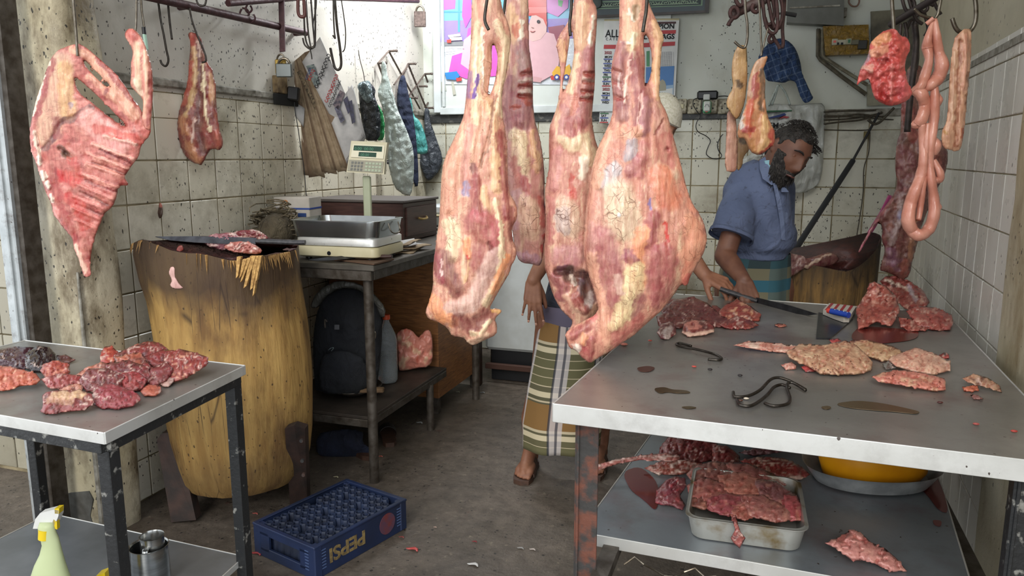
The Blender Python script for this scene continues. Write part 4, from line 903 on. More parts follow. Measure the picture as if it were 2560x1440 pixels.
def sarong(name, rows_, par, mat, n=96):
    b = MB(); rg = []
    for (c, ru, rv, fold, ph) in rows_: rg.append([c+HR*ru*math.cos(a)*(1+fold*math.sin(5*a+ph)+.35*fold*math.sin(11*a+ph*2))-HD*rv*math.sin(a)*(1+fold*math.sin(6*a+ph)) for a in (2*PI*k/n for k in range(n))])
    R3 = []
    for i in range(len(rg)-1):
        for j in range(6): R3.append([p.lerp(q, j/6) for p, q in zip(rg[i], rg[i+1])])
    R3.append(rg[-1]); b.loft(R3, cap=False)
    o = b.obj(name, mat, par, 'all', world=True); m = o.data; uvl = m.uv_layers.new(name='UVMap'); vu = []
    per = [0]
    for k in range(1, n+1): per.append(per[-1]+(R3[-8][k % n]-R3[-8][k-1]).length)
    for poly in m.polygons:
        ks = [m.loops[l].vertex_index % n for l in poly.loop_indices]; wrap = (n-1 in ks and 0 in ks)
        for l, k in zip(poly.loop_indices, ks): uvl.data[l].uv = (per[n if (wrap and k == 0) else k], m.vertices[m.loops[l].vertex_index].co.z)
    s = o.modifiers.new('t', 'SOLIDIFY'); s.thickness = .003; return o
sarong('sarong', [(aD(1893, 632, 3.26), .135, .128, .02, 0), (aD(1885, 680, 3.28), .150, .135, .04, .5), (Vector((aD(1880, 740, 3.3).x, aD(1880, 740, 3.3).y, .62)), .165, .14, .05, 1), (Vector((aD(1880, 740, 3.3).x, aD(1880, 740, 3.3).y, .16)), .19, .15, .08, 1.3)], pa, sarong_mat('teal_check_sarong', 'a'))
# ------------------------------------------------------------------ man in the plaid sarong behind the hanging quarters
pb_ = thing('person', 'man in a brown plaid sarong and sandals, mostly hidden by the hanging quarters', 'person', (aD(1400, 1000, 3.12).x, aD(1400, 1000, 3.12).y, 0))
b2 = MB(); hc2 = aD(1640, 308, 3.20); Rh2 = frame(-HD*.75+HR*.45-Zv*.5, Zv+HR*.35); add_head(b2, hc2, Rh2)
nk = aD(1600, 372, 3.24); b2.rcone(nk, hc2+Vector((0, 0, -.05)), .055, .055, 16)
rs = aD(1495, 450, 3.24); ls = aD(1650, 425, 3.24); ch = aD(1555, 490, 3.24); be = aD(1470, 640, 3.20); hp = aD(1430, 800, 3.16)
for a_, b_, r0, r1 in ((nk, ch, .06, .12), (ch, be, .125, .115), (be, hp, .115, .125), (rs, ch, .06, .1), (ls, ch, .06, .1)): b2.rcone(a_, b_, r0, r1, 18)
e_ = aD(1395, 590, 3.16); w_ = aD(1333, 700, 3.04); b2.rcone(rs, e_, .05, .042, 14); b2.rcone(e_, e_.lerp(w_, .4), .042, .040, 14); b2.rcone(e_.lerp(w_, .4), w_, .040, .027, 14)
tips2 = add_hand(b2, w_, aD(1331, 800, 3.02)-w_, HD+HR*.1, 1, curl=(10, 8, 9, 12), spread=8, s=.98, thumb=(28, 6))
e2_ = aD(1690, 590, 3.12); w2_ = aD(1762, 688, 2.98); b2.rcone(ls, e2_, .05, .042, 14); b2.rcone(e2_, w2_, .042, .028, 14)
tips3 = add_hand(b2, w2_, aD(1830, 722, 2.90)-w2_, HD*.5-Zv*.8, -1, curl=(34, 30, 30, 34), spread=6, s=1.0, thumb=(48, 20))
f1 = aZ(1333, 1158, 0); f1d = (aZ(1286, 1240, 0)-f1).normalized(); f2 = aZ(1505, 1150, 0); f2d = (aZ(1480, 1205, 0)-f2).normalized()
def add_foot(mb, o, d, up=.022):
    x = d.cross(Zv).normalized(); q = lambda a, b, c: o+x*a+d*b+Zv*(c+up-.004)
    mb.rcone(q(0, .035, .030), q(0, .05, .085), .032, .034, 14); mb.rcone(q(0, .03, .028), q(0, .13, .030), .030, .028, 14); mb.rcone(q(0, .05, .07), q(.0, .17, .028), .034, .026, 14)
    mb.rcone(q(-.018, .12, .02), q(-.026, .185, .018), .022, .018, 12); mb.rcone(q(.018, .12, .02), q(.026, .175, .018), .022, .018, 12); mb.rcone(q(0, .13, .024), q(0, .19, .020), .026, .018, 12)
    return [(-.028, .19, .030, .0135), (-.009, .195, .028, .0105), (.007, .192, .025, .0098), (.021, .186, .022, .0092), (.034, .178, .018, .0085)], q, x
for (f, d, hp_) in ((f1, f1d, hp+HR*-.07), (f2, f2d, hp+HR*.08)):
    toes, q, x = add_foot(b2, f, d)
    for (tx, ty, tl_, r) in toes: b2.rcone(q(tx*(1 if d is f1d else -1), ty, .012), q(tx*(1 if d is f1d else -1), ty+tl_, .008), r, r*.85, 10)
    kn = (hp_+f)/2; kn.z = .46; kn = kn-HD*.03; b2.rcone(hp_, kn, .085, .06, 14); b2.rcone(kn, q(0, .045, .22), .056, .046, 14); b2.rcone(q(0, .045, .22), q(0, .045, .08), .046, .036, 14)
remeshed(b2, 'body', M['skin_b'], pb_, .0045, 5)
nb = MB(); nails(nb, tips2+tips3); nb.obj('fingernails', M['nail'], pb_, True, world=True)['kind'] = 'stuff'
M['sandal'] = plain('brown_sandal_leather', '#50372a', .6, 0, '#3a281f', 40, .3)
for (f, d) in ((f1, f1d), (f2, f2d)):
    x = d.cross(Zv).normalized(); q = lambda a, b, c: f+x*a+d*b+Zv*c
    so_ = MB().prism([q(a, b, 0) for a, b in ((-.02, -.012), (.02, -.012), (.032, .02), (.030, .09), (.042, .15), (.044, .20), (.034, .235), (.0, .250), (-.034, .240), (-.044, .20), (-.040, .14), (-.028, .09), (-.032, .02))], (0, 0, .019)); so_.obj('sandal_sole', M['sandal'], pb_, world=True)
    for (b0, w0, h0, wd) in ((.165, .044, .036, .022), (.095, .037, .060, .024)):
        rg = []
        for k in range(13):
            a = PI*k/12; c = q(math.cos(a)*w0, b0-.012*math.sin(a), .014+math.sin(a)*h0); nrm = (x*math.cos(a)+Zv*math.sin(a)); rg.append([c+d*wd, c+d*wd+nrm*.003, c-d*wd+nrm*.003, c-d*wd])
        MB().loft(rg).obj('sandal_strap', M['sandal'], pb_, world=True)
    if d is f1d: MB().ball(q(-.012, .115, .078), .006, 8, (1, .5, .4)).obj('strap_buckle', plain('pale_buckle', '#c9b29a', .4, .3), pb_, world=True)
s2 = MB(); u2 = HR; v2 = HD
s2.loft([ell(p, (HR+Zv*.0).normalized(), HD, a_, b_, 30, .85, .02) for p, a_, b_ in ((nk, .06, .06), (aD(1575, 410, 3.24), .13, .09), (aD(1562, 450, 3.24), .165, .12), (ch, .16, .13), (aD(1510, 570, 3.22), .145, .13), (be, .135, .125), (aD(1440, 735, 3.18), .128, .12), (aD(1432, 765, 3.17), .125, .118))])
s2.rcone(rs, rs.lerp(e_, .65), .075, .070, 18); s2.rcone(ls, ls.lerp(e2_, .6), .075, .07, 18)
remeshed(s2, 'shirt', cloth_mat('dark_navy_shirt', '#2c2f3d', '#23252f'), pb_, .009, 6)
cp = MB(); shell(cp, hc2, Rh2, lambda p: (p.z-.035)/.004, lambda p: .010, 1, 60, 50, wob=0)
cp.obj('skull_cap', plain('white_knit_cap', '#c6c2b4', .9, 0, '#aca793', 120, .6), pb_, True, world=True)
sarong('sarong', [(aD(1430, 772, 3.17), .128, .120, .01, 0), (aD(1428, 800, 3.16), .136, .125, .015, 0), (aD(1424, 870, 3.15), .150, .132, .02, .3), (aD(1412, 960, 3.13), .158, .14, .03, .6), (aD(1403, 1050, 3.12), .166, .145, .05, .8), (aD(1400, 1110, 3.11), .158, .14, .08, 1.0)], pb_, sarong_mat('brown_plaid_sarong', 'b'))
MB().loft([[aD(1430, y_, 3.165)+HR*r*math.cos(a)+HD*r*.93*math.sin(a) for a in (2*PI*k/48 for k in range(48))] for y_, r in ((758, .132), (766, .139), (778, .1395), (790, .1405), (800, .1405), (806, .138))], cap=False).obj('waistband', (lambda t: t.done('#5a5262', .85))(NT('purple_waistband')), pb_, 'all', world=True)
# ================================================================ HANGING GEAR
def spline(P_, n=6):
    P_ = [Vector(p) for p in P_]; out = []
    for i in range(len(P_)-1):
        a, b, c, d = P_[max(i-1, 0)], P_[i], P_[i+1], P_[min(i+2, len(P_)-1)]
        for k in range(n):
            t = k/n; out.append(.5*((2*b)+(c-a)*t+(2*a-5*b+4*c-d)*t*t+(3*b-a-3*c+d)*t**3))
    out.append(P_[-1]); return out
def wire(name, s, D, r, mat, parent=None, label=None, cat=None, group=None, n=8, sub=6, taper=False):
    q = pts(s) if isinstance(s, str) else s; P_ = spline([aD(p[0], p[1], p[2] if len(p) > 2 else D) for p in q], sub)
    rr = [r*(1 if not taper else min(1, (len(P_)-i)/ (len(P_)*.22)+.12)) for i in range(len(P_))]
    o = MB().tube(P_, rr, n).obj(name, mat, parent, 'all', world=bool(parent)); 
    if label: tag(o, label, cat, group)
    return o
# the steel rail overhead (above the picture) that carries the quarters; ends fixed in the walls
rail = thing('meat_rail', 'steel rail overhead that carries the big hanging quarters', 'rail', (-.9, 2.2, 2.1))
MB().tube([(-2.36, 2.30, 2.10), (XR0+.02, 2.02, 2.10)], .018, 12).obj('bar', M['maroon'], rail, True, world=True)
hk = [('1228,-190 1226,-60 1216,10 1212,50 1222,75', DA-.085), ('1268,-190 1266,-40 1262,10 1258,40 1256,60', DB_-.06), ('1430,-190 1430,-60 1428,20 1424,60 1426,90', DC-.05), ('1622,-190 1620,-60 1616,20 1610,60 1607,80', DD_-.085)]
for (s, D_), w_ in zip(hk, ('leftmost', 'second', 'third', 'rightmost')): wire('meat_hook', s, D_, .0042, M['hook'], label='dark steel hook through the shank of the %s big hanging quarter' % w_, cat='hook')
wire('meat_hook', '176,-190 180,-60 184,10 190,80 193,128 194,140', 2.42, .004, M['hook_bright'], label='long steel hook holding up the side of ribs at far left', cat='hook')
wire('meat_hook', '341,-40 341,20 340,60 338,82', 2.42, .0035, M['hook_bright'], label='thin rod hooked into the narrow rib strip', cat='hook')
# left wall: bracket rail, post with padlocks, second bar
DWx = lambda px, py, x=XL+.07: depth(aX(px, py, x))
br_ = thing('wall_rail', 'dark maroon steel bar angled along the left wall above the tiles', 'rail', (XL+.07, 3.0, 2.0))
MB().tube([aX(300, -25, XL+.08), aX(765, 82, XL+.08)], .017, 10).obj('bar', M['maroon'], br_, True, world=True)
b = MB(); p = aX(765, 82, XL+.08); b.tube([p, p+Vector((-.075, .01, 0))], .012, 8); p = aX(480, 15, XL+.08); b.tube([p, p+Vector((-.075, .01, 0))], .012, 8)
b.obj('wall_bracket', M['maroon'], br_, True, world=True)['kind'] = 'stuff'
b2_ = thing('wall_rail', 'upper maroon bar running back from the left wall toward the poster', 'rail', (XL+.1, 3.9, 2.2))
MB().tube([aX(570, 8, XL+.10), aX(800, -10, XL+.10)], .015, 10).obj('bar', M['maroon'], b2_, True, world=True)
MB().tube([aX(800, -6, XL+.16), aX(1045, 3, XL+.10)], .013, 10).obj('bar', M['maroon'], b2_, True, world=True)
for i, s in enumerate(('604,22 600,35 612,44 622,36 618,24 606,20', '618,12 614,24 622,32 630,24 626,14', '624,34 618,46 628,56 638,46 634,36')):
    wire('chain_ring', s, DWx(615, 30), .0045, M['maroon'], b2_)
po_ = thing('hasp_bar', 'vertical maroon flat bar carrying two padlocks at the left wall', 'bar', tuple(aX(708, 150, XL+.10)))
D_ = DWx(705, 60, XL+.10); MB().prism([aD(695, -30, D_), aD(709, -30, D_), aD(712, 128, D_), aD(699, 130, D_)], HD*.012).obj('flat_bar', M['maroon'], po_, world=True)
def padlock(name, px, py, w, h, D, mat, label, tilt=0):
    t = thing(name, label, 'padlock', tuple(aD(px, py+h, D))); s = D/FPX; c = aD(px, py+h/2, D)
    MB().box(c, (w*s, .018, h*s), Matrix.Rotation(YAW, 3, 'Z') @ Matrix.Rotation(tilt, 3, 'Y'), bev=.004).obj('lock_body', mat, t, world=True)
    a = [aD(px+w*.36*math.cos(an), py-h*.42*math.sin(an)-(0 if True else 0), D) for an in [PI*k/10 for k in range(11)]]
    MB().tube([aD(px+w*.36, py+4, D)]+a+[aD(px-w*.36, py+4, D)], w*.085*s, 8).obj('shackle', M['hook_bright'], t, True, world=True); return t
padlock('padlock', 702, 150, 26, 34, D_-.01, plain('brass', '#b89a52', .35, .8), 'brass padlock hanging behind the larger steel padlock')
padlock('padlock', 710, 160, 38, 32, D_-.04, plain('brushed_lock_steel', '#7f8482', .35, .8), 'steel grey padlock in front on the maroon flat bar')
padlock('padlock', 1050, 30, 28, 36, DWx(1050, 40, XL+.08), plain('rusty_lock', '#6c5b54', .7, .3, '#4c3f3a', 60, .5), 'rusty square padlock at the end of the upper bar')
# spare hooks hanging from the rail
for s, D_, r, lb in (('392,-10 396,8 402,50 410,90 416,125 421,150 415,165 405,160 401,150', DWx(410, 90, XL+.06), .0042, 'empty steel hook with its curl open, left of the flank strip'),
                     ('419,-8 421,20 425,60 430,99', DWx(425, 60, XL+.06), .0042, 'straight steel rod hanging beside the empty hook'),
                     ('474,20 480,50 492,85 505,115 514,140 514,153 505,156', DWx(495, 90, XL+.12), .004, 'steel hook carrying the flank strip on the left wall'),
                     ('490,-20 492,2 500,14 512,12 516,-4', DWx(500, 0, XL+.12), .004, 'curled hook end at the top of the left wall'),
                     ('757,-20 760,40 762,80 766,105 774,118 785,115 788,100 788,-20', DWx(775, 60, XL+.25), .0045, 'long loop hook in the bunch above the newspapers'),
                     ('764,-20 768,50 772,90 778,118 786,112 782,60 776,-20', DWx(775, 60, XL+.28), .004, 'second long hook in the bunch above the newspapers'),
                     ('757,95 762,112 775,122 788,116', DWx(775, 110, XL+.22), .0045, 'hook tip curling left above the newspapers'),
                     ('792,-20 790,20 783,60 786,95', DWx(785, 30, XL+.22), .003, 'thin bent wire beside the bunch of hooks'),
                     ('836,-20 842,60 850,120 853,160 847,174 838,170 832,150 826,120', DWx(845, 90, XL+.3), .0065, 'large dark hook reaching down over the newspapers'),
                     ('833,-20 834,40 836,80 838,96 832,88', DWx(835, 50, XL+.34), .004, 'slim hook left of the large dark hook'),
                     ('850,-20 858,30 864,80 862,120 856,130', DWx(860, 60, XL+.3), .003, 'thin wire right of the large dark hook'),
                     ('774,118 778,134 780,148', DWx(775, 130, XL+.2), .003, 'wire hanger end above the folded newspapers')):
    wire('meat_hook', s, D_, r, M['hook'], label=lb, cat='hook')
wire('handle_loop', '746,-20 745,20 748,38 756,42 762,36 760,0', DWx(750, 10, XL+.3), .008, plain('red_brown_handle', '#5b2f2a', .5), label='red brown loop handle hanging by the hook bunch', cat='handle')
wire('cleaver_wire', '352,-20 354,20 358,50 361,72', DWx(356, 30, XL+.15), .004, M['hook_bright'], label='bent rod holding the pale green handle behind the rib strip', cat='hook')
kn_ = thing('knife', 'knife with pale green handle hanging behind the rib strip', 'knife', tuple(aX(366, 125, XL+.15))); D_ = DWx(360, 90, XL+.15)
MB().tube([aD(359, 68, D_), aD(361, 86, D_)], .007, 8).obj('ferrule', M['black_plastic'], kn_, True, world=True); MB().tube([aD(361, 86, D_), aD(367, 124, D_)], [.009, .008], 10, flat=.6).obj('handle', plain('mint_plastic', '#a9c9b4', .4), kn_, True, world=True)
# adapter, block and cord
ad = thing('power_adapter', 'black plug-in adapter at the edge of the newspapers', 'adapter', tuple(aX(735, 250, XL+.05))); D_ = DWx(735, 230, XL+.06)
MB().box(aD(734, 234, D_), (.058, .04, .066), Matrix.Rotation(YAW, 3, 'Z') @ Matrix.Rotation(.12, 3, 'Y'), bev=.006).obj('casing', M['black_plastic'], ad, world=True)
wire('cord', '736,255 738,280 745,320 752,370 760,420 764,470 768,520 771,545', D_, .0022, M['black_plastic'], ad)
MB().box(aX(700, 212, XL+.022), (.03, .09, .085), bev=.004).obj('wood_block', plain('grimy_wood_block', '#8f7a58', .8, 0, '#4d3c28', 20, .4)); tag(bpy.data.objects['wood_block'], 'small grimy wooden block on the wall under the padlocks', 'block')
sk = plain('soot_black', '#1c1b1a', .9); o = MB().box(aX(715, 250, XL+.030), (.012, .20, .055), bev=.003).obj('switch_box', sk); tag(o, 'charred black switch strip on the ledge behind the adapter', 'switch')
# ================================================================ newspapers hung on the left wall
M['paper_old'] = plain('yellowed_newsprint', '#a08d74', .9, 0, '#8a775e', 40, .1); M['paper'] = plain('newsprint', '#b9b7b5', .9, 0, '#a5a3a2', 18, .05); M['paper_tan'] = plain('brown_newsprint', '#7f6a55', .9, 0, '#6d5946', 25, .1)
def leaf(P0, P1, P2, P3, D0, D1, mat, name='newspaper', bend=.02, nu=10, nv=14, parent=None, th=.004, seed=0, wob=.004):
    """a bent folded sheet; corners in picture units, top edge P0-P1, bottom edge P3-P2"""
    b = MB()
    def fn(u_, v_):
        x = (P0[0]*(1-u_)+P1[0]*u_)*(1-v_)+(P3[0]*(1-u_)+P2[0]*u_)*v_; y = (P0[1]*(1-u_)+P1[1]*u_)*(1-v_)+(P3[1]*(1-u_)+P2[1]*u_)*v_
        q = math.sin(PI*v_)
        return aD(x, y, (D0*(1-v_)+D1*v_)-bend*q+wob*mnoise.noise(Vector((u_*3+seed, v_*4, seed))))
    b.sheet(fn, nu, nv); o = b.obj(name, mat, parent, 'all', world=bool(parent)); s = o.modifiers.new('t', 'SOLIDIFY'); s.thickness = th; return o
npz = thing('newspaper_bundle', 'thick bundle of yellowed newspapers folded over a line on the left wall', 'newspapers', tuple(aX(800, 450, XL+.1)))
D_ = DWx(800, 300, XL+.10)
for k in range(13):
    t_ = k/12; a = (729+2.6*k, 158-2.2*k); b_ = (742+3.6*k, 150-2.4*k); c_ = (800+9*k+4*math.sin(k*2), 440-2.0*k+7*math.sin(k*1.7)); d_ = (772+8*k, 438-1.5*k+6*math.cos(k*2.1))
    leaf(a, b_, c_, d_, D_-.01*t_-.02, D_-.012*k*.4, M['paper_old'] if k % 4 else M['paper_tan'], 'newspaper', .035, 4, 14, npz, .005, k)
leaf((728, 300), (738, 302), (790, 440), (760, 438), D_+.01, D_, M['paper_tan'], 'newspaper', .01, 4, 10, npz, .004, 30)
leaf((736, 255), (762, 270), (758, 318), (738, 290), D_-.05, D_-.06, M['paper'], 'newspaper', .01, 4, 6, npz, .003, 31)
leaf((742, 180), (752, 176), (805, 290), (797, 296), D_-.045, D_-.055, plain('ink_edge', '#3a3229', .9, 0, '#8d7b60', 120, 0), 'newspaper', .02, 3, 10, npz, .002, 32)
np2 = thing('newspaper', 'white newspaper front page with red and black headlines hanging open', 'newspaper', tuple(aX(850, 430, XL+.15)))
pg = leaf((755, 155), (800, 92), (912, 345), (825, 290), D_-.075, D_-.075, M['paper'], 'page', .035, 14, 18, np2, .003, 5)
leaf((870, 215), (885, 225), (912, 340), (865, 400), D_-.065, D_-.07, M['paper'], 'page', .02, 6, 10, np2, .003, 7)
leaf((822, 290), (880, 212), (915, 345), (868, 412), D_-.07, D_-.06, M['paper'], 'page', .03, 8, 10, np2, .003, 8)
def text(s, name, p, size, mat, parent, xdir, ydir, extr=.0004, align='LEFT', lab=None, sx=1.0, bold=0):
    c = bpy.data.curves.new(name, 'FONT'); c.body = s; c.size = size; c.extrude = extr; c.align_x = align; c.offset = bold; c.resolution_u = 3
    o = bpy.data.objects.new(name, c); x = Vector(xdir).normalized(); z = x.cross(Vector(ydir)).normalized(); y = z.cross(x)
    m = Matrix((x*sx, y, z)).transposed().to_4x4()
    C.objects.link(o); dg = bpy.context.evaluated_depsgraph_get(); me = bpy.data.meshes.new_from_object(o.evaluated_get(dg)); C.objects.unlink(o); bpy.data.objects.remove(o)
    me.transform(m); me.materials.clear(); me.materials.append(mat); o = bpy.data.objects.new(name, me)
    off = Vector(parent.location) if parent else Vector((0, 0, 0))
    link(o, parent); o.location = Vector(p)-off
    if lab: o['label'] = lab
    return o
M['ink'] = plain('black_ink', '#1d1e22', .8); M['red_ink'] = plain('red_ink', '#b02a2c', .8); M['blue_ink'] = plain('blue_ink', '#2b3a78', .8); M['grey_ink'] = plain('grey_ink', '#77757a', .9)
vdir = (aD(845, 150, D_)-aD(815, 225, D_)).normalized()
def onpage(px, py): return aD(px, py, D_-.118)
for (px, py, n_, sz, mt) in ((830, 232, 9, .020, M['red_ink']), (838, 245, 11, .016, M['ink']), (788, 178, 4, .018, M['red_ink']), (780, 176, 5, .014, M['blue_ink']), (805, 195, 9, .024, M['ink'])):
    # headline strokes in a rounded script
    b = MB(); p0 = onpage(px-14, py+20); xd = vdir; yd = (-HR*.75-Vector((0, 0, .6))*-1).normalized()
    yd = xd.cross(HD).normalized()*-1
    for k in range(n_):
        c_ = p0+xd*sz*.85*k; q = [c_+xd*sz*.34*math.cos(a)+yd*sz*.36*math.sin(a) for a in [5.2*j/9+k*1.3 for j in range(10)]]; b.tube(q, sz*.085, 5)
        if k % 2: b.tube([c_+yd*sz*.45, c_+yd*sz*.75+xd*sz*.2], sz*.06, 5)
    b.obj('headline', mt, np2, world=True)['kind'] = 'stuff'
for (x0, y0, x1, y1, x2, y2, x3, y3, cl) in ((765, 165, 785, 160, 800, 210, 785, 214, '#7f8c86'), (832, 262, 850, 225, 862, 232, 846, 275, '#7a6c70'), (858, 250, 868, 240, 880, 275, 870, 285, '#4b4a5e'), (870, 255, 880, 250, 888, 305, 880, 310, '#4b4a5e'), (836, 270, 846, 262, 862, 300, 852, 308, '#6a6878')):
    MB().prism([onpage(x0, y0), onpage(x1, y1), onpage(x2, y2), onpage(x3, y3)], HD*.001).obj('photo_print', plain('print'+cl[1:], cl, .9, 0, '#3f3f48', 60), np2, world=True)
# ================================================================ accordion peg rack
rk = thing('peg_rack', 'expanding dark wooden peg rack fixed slantwise on the left wall', 'rack', tuple(aX(1020, 240, XL+.03)))
M['dark_peg'] = plain('dark_varnished_wood', '#5b4d45', .5, 0, '#413630', 50, .2)
DK = lambda px, py: depth(aX(px, py, XL+.03))
for s in ('945,158 972,128', '972,128 1050,272', '945,158 985,265', '1000,210 1020,160', '1020,160 1065,270', '985,212 1022,162', '1022,240 1062,185', '1062,185 1082,240', '1062,268 1082,240', '1040,215 1022,240'):
    a_, b_ = pts(s); MB().tube([aD(*a_, DK(*a_)), aD(*b_, DK(*b_))], .0075, 6, flat=.6).obj('slat', M['dark_peg'], rk, world=True)
for (x, y) in ((972, 128), (945, 158), (1020, 160), (1062, 185), (1082, 240), (1048, 216), (1024, 245), (1066, 270)):
    p = aD(x, y, DK(x, y)); MB().tube([p, p+HR*.05-HD*.02], .007, 8).ball(p+HR*.052-HD*.02, .010, 8).obj('peg', M['dark_peg'], rk, True, world=True)
# bags and cloths on the left wall
def plastic(name, c1, c2, rough=.35, wr_=.8, sc=14, **kw):
    t = NT(name); co = t.coord(True); c = t.mix(t.ramp(t.noise(co, 8, 4), [(.35, 0.), (.65, 1.)]), c1, c2)
    nm = t.bump(t.noise(t.mapv(co, (1, 1, .5)), sc, 4, .6, 1.5), wr_, .03, t.bump(t.vor(co, 50), .2, .006)); return t.done(c, rough, 0, nm, **kw)
M['bag_white'] = plastic('pale_plastic_bag', '#a4ada8', '#8f9993'); M['bag_green'] = plastic('green_bag', '#238348', '#1a6a3a'); M['bag_black'] = plastic('black_bag', '#1a2126', '#10161a'); M['bag_teal'] = plastic('teal_bag', '#4f9a94', '#3f8582')
M['navy'] = plastic('navy_cloth', '#20283f', '#171d30', .9, .5); M['grey_bag'] = plastic('dark_grey_bag', '#3a3f46', '#2b2f36', .45); M['silver'] = plastic('crumpled_foil', '#8f9da0', '#3d4a50', .2, 1.0, 40, Metallic=.7)
KW = dict(step=4, k=.32, hmax=11, vein=0, warp=6, rscale=9, relief=3, streak=4)
for nm, pl, off, mt, lb, ct in (('plastic_bag', '895,225 905,210 925,205 940,225 936,240 945,262 952,290 950,352 912,352 905,320 900,270', .07, 'bag_black', 'black plastic bag with silver top hanging beside the newspapers', 'bag'),
        ('plastic_bag', '925,250 935,248 955,275 961,300 961,350 942,352 935,320 928,285', .08, 'bag_green', 'bright green plastic bag hanging over the black one', 'bag'),
        ('foil_bag', '892,215 900,205 925,200 930,225 934,248 920,260 908,250 900,235', .08, 'silver', 'crumpled silver wrapper at the top of the black bag', 'wrapper'),
        ('plastic_bag', '952,155 964,152 968,185 985,240 992,270 1015,320 1035,375 1035,440 1028,490 1012,488 985,470 968,400 962,330 960,280 945,240 945,225 955,200', .09, 'bag_white', 'long pale silvery plastic bag hanging from the peg rack', 'bag'),
        ('cloth', '1000,190 1012,187 1020,230 1032,280 1040,340 1045,400 1047,465 1035,467 1030,410 1020,350 1000,300 990,250', .07, 'navy', 'navy blue cloth hanging behind the long pale bag', 'cloth'),
        ('plastic_bag', '1022,245 1028,244 1034,290 1048,300 1062,330 1072,380 1060,386 1035,384 1032,340 1026,300', .07, 'bag_teal', 'teal plastic bag hanging under the peg rack', 'bag'),
        ('plastic_bag', '1060,272 1072,270 1075,300 1085,330 1108,395 1100,425 1072,456 1060,440 1045,400 1050,380 1065,370 1060,320', .06, 'grey_bag', 'dark grey bag hanging lowest at the right end of the rack', 'bag')):
    c_ = pts(pl)[0]; o = swell(nm, pl, depth(aX(c_[0]+10, c_[1]+30, XL+off)), mat='meat', base='#888888', **KW); o.data.materials.clear(); o.data.materials.append(M[mt]); tag(o, lb, ct)
wire('nail_hook', '896,125 900,150 908,180 912,205', DWx(905, 160, XL+.04), .0025, M['hook'], label='bent wire holding the foil topped black bag', cat='hook')
# ================================================================ DESK: scale, tray, boxes, papers
ZD = .962
def nest(t, what, into):
    ch = list(t.children); tgt = [c for c in ch if c.name.split('.')[0] == into]
    for c in ch:
        if c.name.split('.')[0] in what and tgt: c.parent = tgt[0]
sc = thing('weighing_scale', 'cream electronic price scale with a green display on a pole', 'scale', tuple(aZ(860, 640, ZD)))
M['cream_plastic'] = plain('aged_cream_plastic', '#c1b99a', .45, 0, '#aea583', 6, .05)
def rrect(cx, cy, hx, hy, r, z, rot=0, n=5):
    R = Matrix.Rotation(rot, 3, 'Z'); return [R @ (p-Vector((cx, cy, 0)))+Vector((cx, cy, 0)) for p in rounded(cx, cy, hx, hy, r, z, n)]
cs = Vector((-1.735, 2.93, 0))
sr = .05
def stack(name, mat, par, hx, hy, r, zs, c=cs, rot=sr, grow=None):
    rg = [rrect(c.x, c.y, hx*(g if grow else 1), hy*(g if grow else 1), r, z, rot) for z, g in zip(zs, grow or [1]*len(zs))]; return MB().loft(rg).obj(name, mat, par, 50, world=True)
stack('base', M['cream_plastic'], sc, .195, .145, .03, (ZD+.012, ZD+.02, ZD+.052, ZD+.060), grow=(.9, 1, 1, .97))
stack('platform', M['steel_lip'], sc, .190, .142, .03, (ZD+.060, ZD+.064, ZD+.092, ZD+.097), grow=(.95, 1, 1, .97))
for dx in (-.15, .15):
    for dy in (-.10, .10): MB().cyl(cs+Vector((dx, dy, ZD)), cs+Vector((dx, dy, ZD+.014)), .014).obj('foot', M['black_plastic'], sc, world=True)
pt_ = aD(917, 440, depth(cs)+.16); MB().box(Vector((pt_.x, pt_.y, (ZD+.03+pt_.z)/2)), (.035, .025, pt_.z-ZD-.03), Matrix.Rotation(YAW, 3, 'Z'), bev=.004).obj('pole', plain('pale_green_post', '#a3a88c', .5), sc, world=True)
Dh = depth(cs)+.13; 
hv = (aD(960, 355, Dh+.03)-aD(940, 440, Dh-.03))
q4 = [aD(878, 352, Dh+.02), aD(968, 356, Dh+.02), aD(962, 400, Dh), aD(960, 436, Dh-.02), aD(866, 430, Dh-.02), aD(872, 395, Dh)]
MB().prism(q4, HD*.055).obj('display_head', M['cream_plastic'], sc, world=True)
def onq(u_, v_): 
    a = q4[0].lerp(q4[1], u_); b = q4[4].lerp(q4[3], u_); return a.lerp(b, v_)-HD*.0015
def patch(name, u0, v0, u1, v1, mat, par, th=.001):
    return MB().prism([onq(u0, v0), onq(u1, v0), onq(u1, v1), onq(u0, v1)], -HD*th).obj(name, mat, par, world=True)
patch('display_bezel', .06, .10, .94, .52, plain('bezel', '#cfc8ab', .4), sc)
lcd = plain('green_lcd', '#1d4433', .7, 0, '#18382b', 60); patch('display_window', .10, .14, .88, .30, lcd, sc, .002); patch('display_window', .26, .34, .74, .48, lcd, sc, .002)
M['lcd_ink'] = plain('lcd_segments', '#4f8a6c', .6)
xd = (q4[1]-q4[0]).normalized(); yd = (q4[0]-q4[4]).normalized()
text('0.00  00.00', 'display_digits', onq(.13, .28)-HD*.003, .019, M['lcd_ink'], sc, xd, yd); text('00.00', 'display_digits', onq(.32, .465)-HD*.003, .017, M['lcd_ink'], sc, xd, yd)
patch('keypad_panel', .02, .60, .96, .96, plain('keypad', '#8d8873', .5), sc, .002)
kb = plain('grey_key', '#55564f', .5); kg = plain('green_key', '#9aa58a', .5)
for i in range(4):
    for j in range(3): patch('key', .10+.085*i, .65+.105*j, .155+.085*i, .72+.105*j, kb, sc, .004)
for i in range(5):
    for j in range(3): patch('key', .48+.09*i, .65+.105*j, .55+.09*i, .72+.105*j, kg, sc, .004)
MB().cyl(aD(968, 405, Dh+.02), aD(972, 405, Dh+.02), .010).obj('knob', M['black_plastic'], sc, True, world=True)
